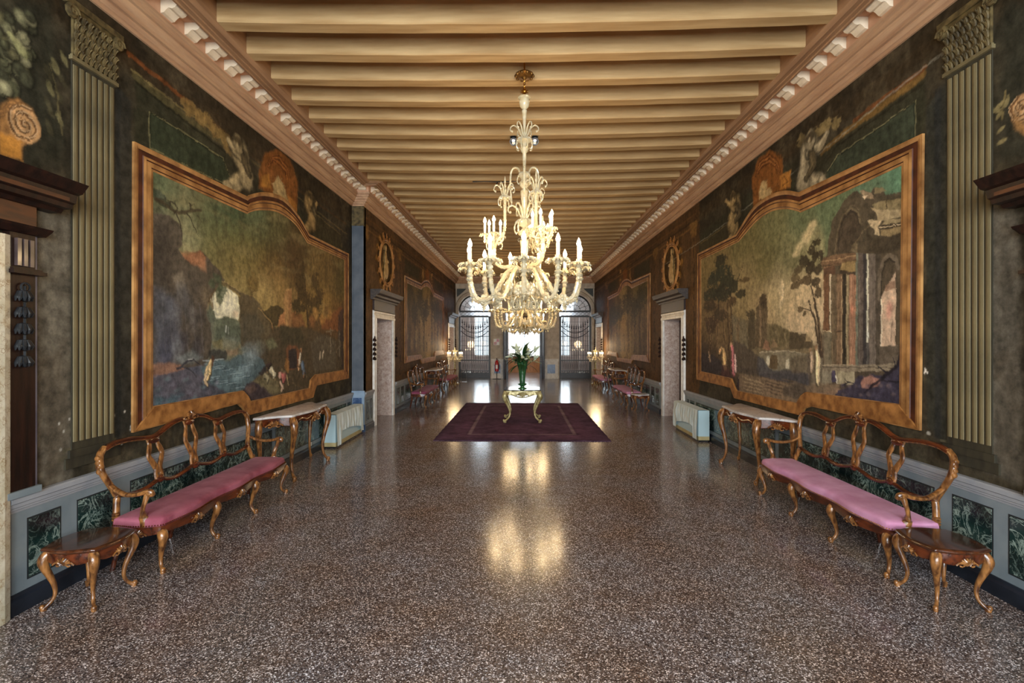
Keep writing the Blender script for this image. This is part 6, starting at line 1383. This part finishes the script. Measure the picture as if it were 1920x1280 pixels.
for y, ny in ((-dd-.005, -1), (dd+.005, 1)):
    b = MB(); carving(b, 0, y, .60, 2.2, 0, ny); b.tube(cat([(-.26, y, .62), (-.14, y, .575), (0, y, .55), (.14, y, .575), (.26, y, .62)], 5), .014, 6); b.build('apron_carving', M['gilt'], ct)
for sx in (-1, 1):
    for sy in (-1, 1):
        b = MB(); cab_leg(b, sx*(a-.045), sy*(dd-.03), math.atan2(sy*.6, sx), .69, 1.5, 2.2)
        b.ball((sx*(a+.02), sy*(dd+.005), .64), (.05, .05, .07), 10, 6); b.ball((sx*(a+.01), sy*(dd), .5), (.025, .025, .05), 8, 5); b.build('leg', M['gilt'], ct)
vz = .7565
vs0 = thing('flower_vase', 'tall flared green glass vase of lilies on the gilded table', 'vase', (.005, 11.72, vz))
b = MB(); b.lathe([(.10, 0), (.10, .012), (.05, .03), (.045, .06), (.09, .085), (.1, .11), (.06, .13), (.065, .2), (.085, .4), (.12, .58), (.135, .64), (.128, .64), (.11, .57), (.07, .3), (.045, .15)], 20); b.build('vase_body', M['vase'], vs0)
rnd = random.Random(11)
def blade(l, w, bend):
    mb = MB(); n = 8; vs_ = []
    for k in range(n+1):
        t = k/n; ww = w*sin(pi*min(1, .12+.88*t))**.8*(1 if t < 1 else 0)+.001; x = bend*t*t*l; z = l*t*(1-.35*abs(bend)*t)
        vs_ += [(x, -ww, z+.15*ww), (x, 0, z-.1*ww), (x, ww, z+.15*ww)]
    mb.add(vs_, [(k*3+j, k*3+j+1, k*3+j+4, k*3+j+3) for k in range(n) for j in range(2)]); return mb.mesh('leaf', M['leaf'])
blades = [blade(.48, .03, .45), blade(.42, .028, .7), blade(.52, .03, .3)]
stem = MB(); stem.tube([(0, 0, 0), (.01, 0, .25), (.03, 0, .5)], .006, 6); stem_me = stem.mesh('stem', M['leaf'])
bud = MB(); bud.lathe([(.003, 0), (.016, .02), (.024, .06), (.017, .1), (.003, .14)], 8); bud_me = bud.mesh('flower_bud', M['bud'])
for k in range(16):
    a_ = 2*pi*k/16+rnd.uniform(-.2, .2); tl = rnd.uniform(.05, .85); s_ = child('stem', stem_me, vs0, (0, 0, .42), (0, tl, a_), (1.2, 1.2, rnd.uniform(.8, 1.15)))
    for q in range(3): child('flower_bud', bud_me, s_, (.03, 0, .42+.035*q), (rnd.uniform(-.8, .8), rnd.uniform(-.6, .9), 0), (1, 1, .9))
for k in range(64):
    a_ = 2*pi*k/64*3+rnd.uniform(-.3, .3); child('leaf', blades[k % 3], vs0, (.05*cos(a_), .05*sin(a_), rnd.uniform(.5, .8)), (0, rnd.uniform(.3, 1.35), a_), (1, 1, rnd.uniform(.7, 1.1)))
for a_, t_ in ((0.1, 1.25), (pi-.1, 1.2), (2.4, 1.3), (-.8, 1.3)): child('leaf', blades[2], vs0, (.08*cos(a_), .08*sin(a_), .60), (0, t_, a_), (1, 2., 1.1))

# fire extinguisher on its stand, sign, sensor, little wire stand
ex, ey = -1.21, 24.45
fe = thing('fire_extinguisher', 'red fire extinguisher on a floor stand left of the central door', 'fire extinguisher', (ex, ey, 0))
b = MB(); b.lathe([(.02, .36), (.085, .37), (.09, .42), (.09, .78), (.06, .86), (.03, .89), (.03, .93)], 16); b.build('cylinder', M['red'], fe)
b = MB(); b.box((-.03, -.09, .93), (.03, .05, .96)); b.tube([(0, 0, .9), (0, 0, 1.0)], .02, 8); b.build('valve', M['black'], fe)
b = MB(); b.tube([(.03, 0, .93), (.12, 0, .85), (.11, -.02, .6), (.1, -.02, .45)], .012, 6); b.build('hose', M['black'], fe)
b = MB(); b.lathe([(.2, 0), (.2, .012), (.03, .02)], 18); b.tube([(0, 0, .01), (0, 0, .36)], .014, 8); b.build('stand', M['black'], fe)
b = MB(); b.box((-.045, -.093, .5), (.045, -.088, .68)); b.build('label_plate', M['white'], fe, smooth=False)
sg_ = thing('extinguisher_sign', 'small red and white sign on the pilaster above the fire extinguisher', 'sign', (-1.24, YB-.09, 1.62))
b = MB(); b.box((-.14, -.006, 0), (.14, 0, .3)); b.build('plate', M['white'], sg_, smooth=False)
b = MB(); b.box((-.12, -.009, .02), (0, -.006, .15)); b.box((.0, -.009, .15), (.12, -.006, .28)); b.build('red_field', M['red'], sg_, smooth=False)
b = MB(); b.lathe([(.02, .04), (.022, .1), (.008, .125)], 10, (-.06, -.011, 0)); b.build('extinguisher_symbol', M['white'], sg_)
b = MB(); b.box((-.05, -.06, 0), (.05, 0, .1)); o = b.build('sensor_box', M['white'], None, (-1.82, YB-.101, 4.44), smooth=False); tag(o, 'small white sensor box on the stone band above the left gate', 'sensor')
ws = thing('wire_stand', 'thin pale metal stand in front of the left gate', 'stand', (-2.62, 22.9, 0))
b = MB(); b.tube([(-.12, 0, .01), (-.12, 0, .56), (.12, 0, .56), (.12, 0, .01)], .01, 6); b.build('frame', M['chrome'], ws)
b = MB(); b.box((-.16, -.1, 0), (.16, .1, .012)); b.build('foot_plate', M['chrome'], ws, smooth=False)

# ------------------------------------------------------------------ blown glass chandeliers
def bead(pts, r, k=.28, f=1.0):
    return [r*(1+k*(1 if i % 2 else 0)*f) for i in range(len(pts))]
drip = MB()
drip.lathe([(.012, -.03), (.02, -.015), (.03, 0), (.05, .006), (.055, .012), (.02, .012), (.016, .03), (.018, .045)], 14)
for k in range(10):
    a = 2*pi*k/10; drip.tube([(.045*cos(a), .045*sin(a), .008), (.066*cos(a), .066*sin(a), .006), (.076*cos(a), .076*sin(a), -.012), (.07*cos(a), .07*sin(a), -.022)], [.012, .012, .008, .003], 5)
drip.lathe([(.006, -.11), (.018, -.10), (.024, -.085), (.014, -.07), (.02, -.05), (.012, -.03)], 10)
drip_me = drip.mesh('drip_pan', M['glass'])
cd = MB(); cd.lathe([(.0175, 0), (.0175, .135), (.011, .14)], 10); cand_me = cd.mesh('candle', M['candle'])
fm = MB(); fm.lathe([(.004, 0), (.018, .014), (.023, .036), (.015, .064), (.002, .092)], 10); flame_me = fm.mesh('flame_bulb', M['flame'])
def leaf_path(s, curl=1.):
    return [(0, 0, 0), (.04*s, 0, .06*s), (.07*s, 0, .13*s), (.12*s, 0, .17*s), (.16*s, 0, .15*s*curl), (.165*s, 0, .11*s*curl), (.145*s, 0, .10*s*curl)]
lf_ = MB(); p_ = cat(leaf_path(1.), 4); lf_.tube(p_, [.010-.006*abs(i/len(p_)-.3) for i in range(len(p_))], 6); lf_.ball(p_[-1], .014, 7, 5); leafA = lf_.mesh('glass_leaf', M['glass'])
lf_ = MB(); p_ = cat([(0, 0, 0), (.05, 0, .02), (.09, 0, -.02), (.10, 0, -.08), (.085, 0, -.12), (.07, 0, -.11)], 4); lf_.tube(p_, [.012]*8+[.008]*(len(p_)-8), 6); leafB = lf_.mesh('glass_leaf', M['glass'])
fl_ = MB()
for k in range(7):
    a = 2*pi*k/7; fl_.ball((.03*cos(a), 0, .03*sin(a)), (.02, .008, .02), 7, 5)
fl_.ball((0, -.006, 0), (.014, .012, .014), 8, 5); flower_me = fl_.mesh('glass_flower', M['glass'])
pd = MB(); pd.lathe([(.002, 0), (.003, -.03), (.012, -.04), (.024, -.052), (.010, -.062), (.016, -.075), (.006, -.09), (.001, -.105)], 8); pend_me = pd.mesh('pendant', M['glass'])
sp = MB(); sp.lathe([(.012, 0), (.016, .02), (.008, .04), (.016, .06), (.018, .075), (.008, .09), (.014, .11), (.006, .13), (.010, .15), (.002, .2)], 8); spire_me = sp.mesh('spire', M['glass'])

def main_arm(rad, zt, seed):
    """S arm from the hub: arches over, dips, rises to the drip pan; with glass thorns"""
    P = cat([(.05, 0, .0), (.12, 0, .055), (.20, 0, .02), (.28, 0, -.11), (.37, 0, -.25), (.47, 0, -.31), (.57, 0, -.28), (rad-.02, 0, -.16), (rad, 0, zt-.1), (rad, 0, zt-.06)], 6)
    mb = MB(); mb.tube(P, [.0215*(1.0+.3*(i % 2)) for i in range(len(P))], 8)
    rnd = random.Random(seed)
    for i in range(3, len(P)-2, 2):
        x, y, z = P[i]; a = rnd.uniform(0, 6.28); mb.tube([(x, y, z), (x+.012, .026*cos(a), z+.026*sin(a)), (x+.016, .036*cos(a), z+.034*sin(a))], [.009, .007, .002], 5)
    return mb.mesh('arm', M['glass'])
armM = main_arm(.64, .075, 1)
def tall_arm():
    P = cat([(.05, 0, .0), (.14, 0, .05), (.24, 0, .045), (.32, 0, .10), (.345, 0, .22), (.33, 0, .33)], 6); mb = MB(); mb.tube(P, [.021*(1+.28*(i % 2)) for i in range(len(P))], 8)
    Q = cat([(.34, 0, .28), (.30, 0, .36), (.24, 0, .42), (.222, 0, .52), (.22, 0, .66), (.22, 0, .83)], 6); mb.tube(Q, [.015*(1+.28*(i % 2)) for i in range(len(Q))], 8)
    return mb.mesh('tall_arm', M['glass'])
tallM = tall_arm()
twig = MB(); P = cat([(0, 0, 0), (.04, 0, -.02), (.085, 0, -.01), (.11, 0, .04), (.11, 0, .07)], 5); twig.tube(P, [.010*(1+.25*(i % 2)) for i in range(len(P))], 7); twig_me = twig.mesh('twig_arm', M['glass'])

def candle_set(parent, x, z, s=1.):
    child('drip_pan', drip_me, parent, (x, 0, z), sc=(s, s, s)); child('candle', cand_me, parent, (x, 0, z+.03*s), sc=(s, s, s)); child('flame_bulb', flame_me, parent, (x, 0, z+.166*s), sc=(s, s, s))
def spray(parent, loc, nu, nd, s, name='glass_leaf', ph=0.):
    for k in range(nu): child(name, leafA, parent, loc, (0, 0, 2*pi*k/nu+ph), (s, s, s))
    for k in range(nd): child(name, leafB, parent, loc, (0, 0, 2*pi*(k+.5)/nd+ph), (s, s, s))

def chandelier(label, loc, sc=1., na=11, lights=8, power=11, rot=0., drop=0.):
    """hung from the ceiling; local z is height above the floor minus ceiling height"""
    r = thing('chandelier', label, 'chandelier', loc, rot, 'glass chandeliers'); Z = lambda z: z-ZC
    b = MB(); b.tube([(0, 0, Z(5.2)+drop), (0, 0, Z(4.9))], .009, 8); b.build('rod', M['brass'], r)
    b = MB(); b.lathe([(.02, Z(4.93)), (.09, Z(4.915)), (.105, Z(4.895)), (.08, Z(4.875)), (.03, Z(4.865)), (.01, Z(4.84))], 18)
    for k in range(10): a = 2*pi*k/10; b.ball((.095*cos(a), .095*sin(a), Z(4.888)), .02, 7, 5)
    b.build('ceiling_rose', mat('aged_brass', (96, 66, 28), (140, 100, 48), .4, metal=.8, scale=20), r)
    b = MB(); 
    for k in range(6): 
        z = Z(4.83-.03*k); b.tube([(.011*cos(t)*(1 if k % 2 else .3), .011*cos(t)*(.3 if k % 2 else 1), z+.02*sin(t)) for t in [q*pi/5 for q in range(11)]], .004, 5)
    b.build('chain', M['brass'], r)
    b = MB(); b.ball((0, 0, Z(4.71)), .03, 9, 6)
    for k in range(12): a = 2*pi*k/12; b.tube([(0, 0, Z(4.71)), (.05*cos(a), .05*sin(a), Z(4.71)+.03*sin(3*a))], [.008, .003], 5)
    b.build('gilt_star', M['brass'], r)
    b = MB(); b.lathe([(.01, Z(4.66)), (.07, Z(4.645)), (.075, Z(4.635)), (.052, Z(4.62)), (.06, Z(4.58)), (.045, Z(4.53)), (.02, Z(4.505)), (.03, Z(4.49)), (.024, Z(4.45)), (.012, Z(4.25)), (.02, Z(4.2)), (.04, Z(4.17)), (.09, Z(4.15)), (.095, Z(4.14)), (.05, Z(4.12)), (.025, Z(4.09)), (.05, Z(4.06)), (.04, Z(4.03)), (.02, Z(4.0)), (.022, Z(3.96)), (.015, Z(3.80)), (.06, Z(3.78)), (.07, Z(3.76)), (.06, Z(3.73)), (.03, Z(3.71)), (.055, Z(3.67)), (.05, Z(3.63)), (.02, Z(3.6)), (.045, Z(3.57)), (.03, Z(3.4)), (.014, Z(3.28)), (.03, Z(3.25)), (.075, Z(3.23)), (.08, Z(3.2)), (.05, Z(3.17)), (.02, Z(3.15)), (.06, Z(3.11)), (.06, Z(3.07)), (.025, Z(3.03)), (.05, Z(3.0)), (.035, Z(2.85)), (.014, Z(2.72)), (.03, Z(2.66))], 18); b.build('stem', M['glass'], r)
    b = MB(); b.lathe([(.03, Z(2.66)), (.085, Z(2.645)), (.10, Z(2.62)), (.115, Z(2.58)), (.1, Z(2.54)), (.05, Z(2.50)), (.03, Z(2.48))], 20); b.build('silvered_bowl', M['mirror'], r)
    b = MB(); b.lathe([(.03, Z(2.48)), (.05, Z(2.46)), (.03, Z(2.42)), (.05, Z(2.40)), (.09, Z(2.37)), (.10, Z(2.35)), (.06, Z(2.32)), (.025, Z(2.30)), (.03, Z(2.28)), (.01, Z(2.25)), (.002, Z(2.22))], 18); b.build('lower_bowl', M['glassg'], r)
    spray(r, (0, 0, Z(4.16)), 6, 8, .95); spray(r, (0, 0, Z(3.22)), 6, 7, 1.1); spray(r, (0, 0, Z(3.75)), 0, 5, .8); spray(r, (0, 0, Z(2.66)), 8, 0, .8); spray(r, (0, 0, Z(2.50)), 0, 8, 1.2); spray(r, (0, 0, Z(2.38)), 0, 10, .95, ph=.3)
    for k in range(na):                                   # main tier
        a = 2*pi*k/na+.13; m_ = child('arm', armM, r, (0, 0, Z(2.62)), (0, 0, a)); candle_set(m_, .64, .075, 1.1); child('leaf_cup', drip_me, m_, (.64, 0, .07), (0, 0, .3), (1.65, 1.65, 1.3))
        child('glass_flower', flower_me, m_, (.46, -.02, -.30), (0, 0, 0), (1.3, 1.3, 1.3)); child('glass_flower', flower_me, m_, (.30, 0, -.15), (0, 0, pi/2), (1.2, 1.2, 1.2))
        child('pendant', pend_me, m_, (.47, 0, -.32)); child('pendant', pend_me, m_, (.60, 0, -.235), sc=(.9, .9, .9))
    for k in range(na):                                   # second ring of canes and flowers
        a = 2*pi*(k+.5)/na+.13
        m_ = child('glass_cane', leafA, r, (.08*cos(a), .08*sin(a), Z(2.42)), (0, 2.1, a), (.95, .95, .95)); 
        child('glass_flower', flower_me, r, (.22*cos(a), .22*sin(a), Z(2.42)), (0, 0, a+pi/2), (1.3, 1.3, 1.3))
        child('pendant', pend_me, r, (.18*cos(a), .18*sin(a), Z(2.38)))
    for a in (3.05, -.96, 1.05):                          # tall branches with their own bouquets
        m_ = child('tall_arm', tallM, r, (0, 0, Z(2.66)), (0, 0, a))
        for q in range(5): child('twig', twig_me, m_, (.34, 0, .34), (0, 0, 2*pi*q/5+.4), (1, 1, 1))
        for q in (0, 1, 3, 4):
            c_, s_ = cos(2*pi*q/5+.4), sin(2*pi*q/5+.4); x, y = .34+.11*c_, .11*s_
            for nm, me, dz in (('drip_pan', drip_me, .07), ('candle', cand_me, .09), ('flame_bulb', flame_me, .202)): child(nm, me, m_, (x, y, .34+dz), sc=(.8, .8, .8))
        for q in range(4): child('glass_leaf', leafB, m_, (.34, 0, .36), (0, 0, 2*pi*q/4), (.9, .9, .9))
        child('spire', spire_me, m_, (.34, 0, .34), sc=(1, 1, 1.1))
        child('drip_pan', drip_me, m_, (.22, 0, .83), sc=(.9, .9, .9)); child('spire', spire_me, m_, (.22, 0, .84), sc=(1.1, 1.1, 1.25))
        for q in range(5): child('glass_leaf', leafA, m_, (.22, 0, .82), (0, 0, 2*pi*q/5), (.75, .75, 1.0))
        for q in range(5): child('glass_leaf', leafB, m_, (.22, 0, .84), (0, 0, 2*pi*q/5+.5), (.8, .8, .8))
    for k in range(3):                                    # hooked canes from the upper hub
        a = 2*pi*k/3+2.6; b = MB(); P = cat([(.05, 0, 0), (.08, 0, .08), (.14, 0, .1), (.18, 0, .04), (.185, 0, -.12), (.17, 0, -.3)], 5); b.tube(P, .011, 7); b.build('glass_cane', M['glass'], r, (0, 0, Z(3.76)), (0, 0, a))
    for k in range(lights):
        a = 2*pi*(k+.3)/lights; l = bpy.data.lights.new('candle_light', 'POINT'); l.energy = power; l.color = (1, .70, .38); l.shadow_soft_size = .08; l.specular_factor = .1
        o = bpy.data.objects.new('candle_light', l); link(o, r); o.location = (.66*cos(a), .66*sin(a), Z(2.90 if k % 2 else 2.9)); 
    r.scale = (sc, sc, 1); return r
chandelier('tall many tiered clear glass chandelier nearest the viewer', (.026, 5.86, ZC), 1.02)
chandelier('amber lit glass chandelier hanging above the gilded table, behind the nearest one', (.07, 11.6, ZC-.16), 1.1, rot=.3, drop=.16)
chandelier('farthest glass chandelier hanging beyond the carpet toward the end door', (.13, 18.6, ZC-.16), 1.05, rot=.7, drop=.16)

# floor standing glass candelabra by the end gates
sarm = MB(); P = cat([(.03, 0, 0), (.10, 0, .05), (.17, 0, -.03), (.24, 0, -.06), (.30, 0, -.01), (.31, 0, .05)], 5); sarm.tube(P, [.012*(1+.25*(i % 2)) for i in range(len(P))], 7); sarm_me = sarm.mesh('arm', M['glass'])
for x, y, side in ((-2.86, 21.7, 'left'), (3.1, 21.7, 'right')):
    r = thing('floor_candelabrum', 'lit glass candelabrum on a tall stand at the far %s by the gate' % side, 'floor lamp', (x, y, 0), 0, 'floor standing glass candelabra')
    b = MB(); b.lathe([(.19, 0), (.19, .03), (.12, .05), (.06, .09), (.035, .14)], 18); b.build('base', M['gilt'], r)
    b = MB(); b.lathe([(.035, .14), (.05, .2), (.03, .26), (.028, .6), (.045, .65), (.028, .7), (.025, .92), (.05, .95)], 14); b.build('stand', M['gilt'], r)
    b = MB(); b.lathe([(.03, .95), (.08, .98), (.1, 1.02), (.06, 1.06), (.03, 1.1), (.05, 1.15), (.03, 1.25), (.055, 1.3), (.03, 1.36), (.035, 1.42), (.01, 1.5), (.002, 1.56)], 14); b.build('glass_stem', M['glass'], r)
    for k in range(8):
        m_ = child('arm', sarm_me, r, (0, 0, 1.08), (0, 0, 2*pi*k/8)); candle_set(m_, .31, .07, .8); child('pendant', pend_me, m_, (.24, 0, -.06))
    spray(r, (0, 0, 1.26), 6, 0, .9); spray(r, (0, 0, 1.05), 0, 8, .9)
    l = bpy.data.lights.new('candle_light', 'POINT'); l.energy = 30; l.color = (1, .68, .36); l.shadow_soft_size = .2; l.specular_factor = .1
    o = bpy.data.objects.new('candle_light', l); link(o, r); o.location = (0, 0, 1.62)

# two black spotlights on a beam
for x, lb in ((-.13, 'small black spotlight under a beam, left of the chandelier stem'), (.19, 'small black spotlight under a beam, right of the chandelier stem')):
    s = thing('spotlight', lb, 'spotlight', (x, 7.66, 4.905), 0, 'ceiling spotlights')
    b = MB(); b.lathe([(.05, 0), (.05, -.015), (.02, -.02)], 14); b.build('mount', M['black'], s)
    b = MB(); b.tube([(0, 0, -.02), (0, 0, -.06)], .012, 8); b.tube([(0, .06, -.06), (0, -.08, -.1)], [.05, .055], 14); b.build('head', M['black'], s)
    b = MB(); b.tube([(0, -.081, -.1), (0, -.088, -.103)], [.045, .03], 14); b.build('lens', M['chrome'], s)
# dark tubes added to stand for a crack and hole in the ceiling
b = MB(); P = cat([(-.95, 0, 0), (-.7, .01, .005), (-.45, 0, -.01), (-.2, .0, .0), (-.06, 0, .01)], 5); b.tube(P, .012, 6); b.tube([(-.47, 0, -.01), (-.5, .0, -.08), (-.46, 0, -.1)], .01, 6); o = b.build('ceiling_crack', M['black'], None, (0, 9.80, 4.903)); tag(o, 'thin dark strip standing in for a crack in the ceiling behind the chandelier', 'crack')
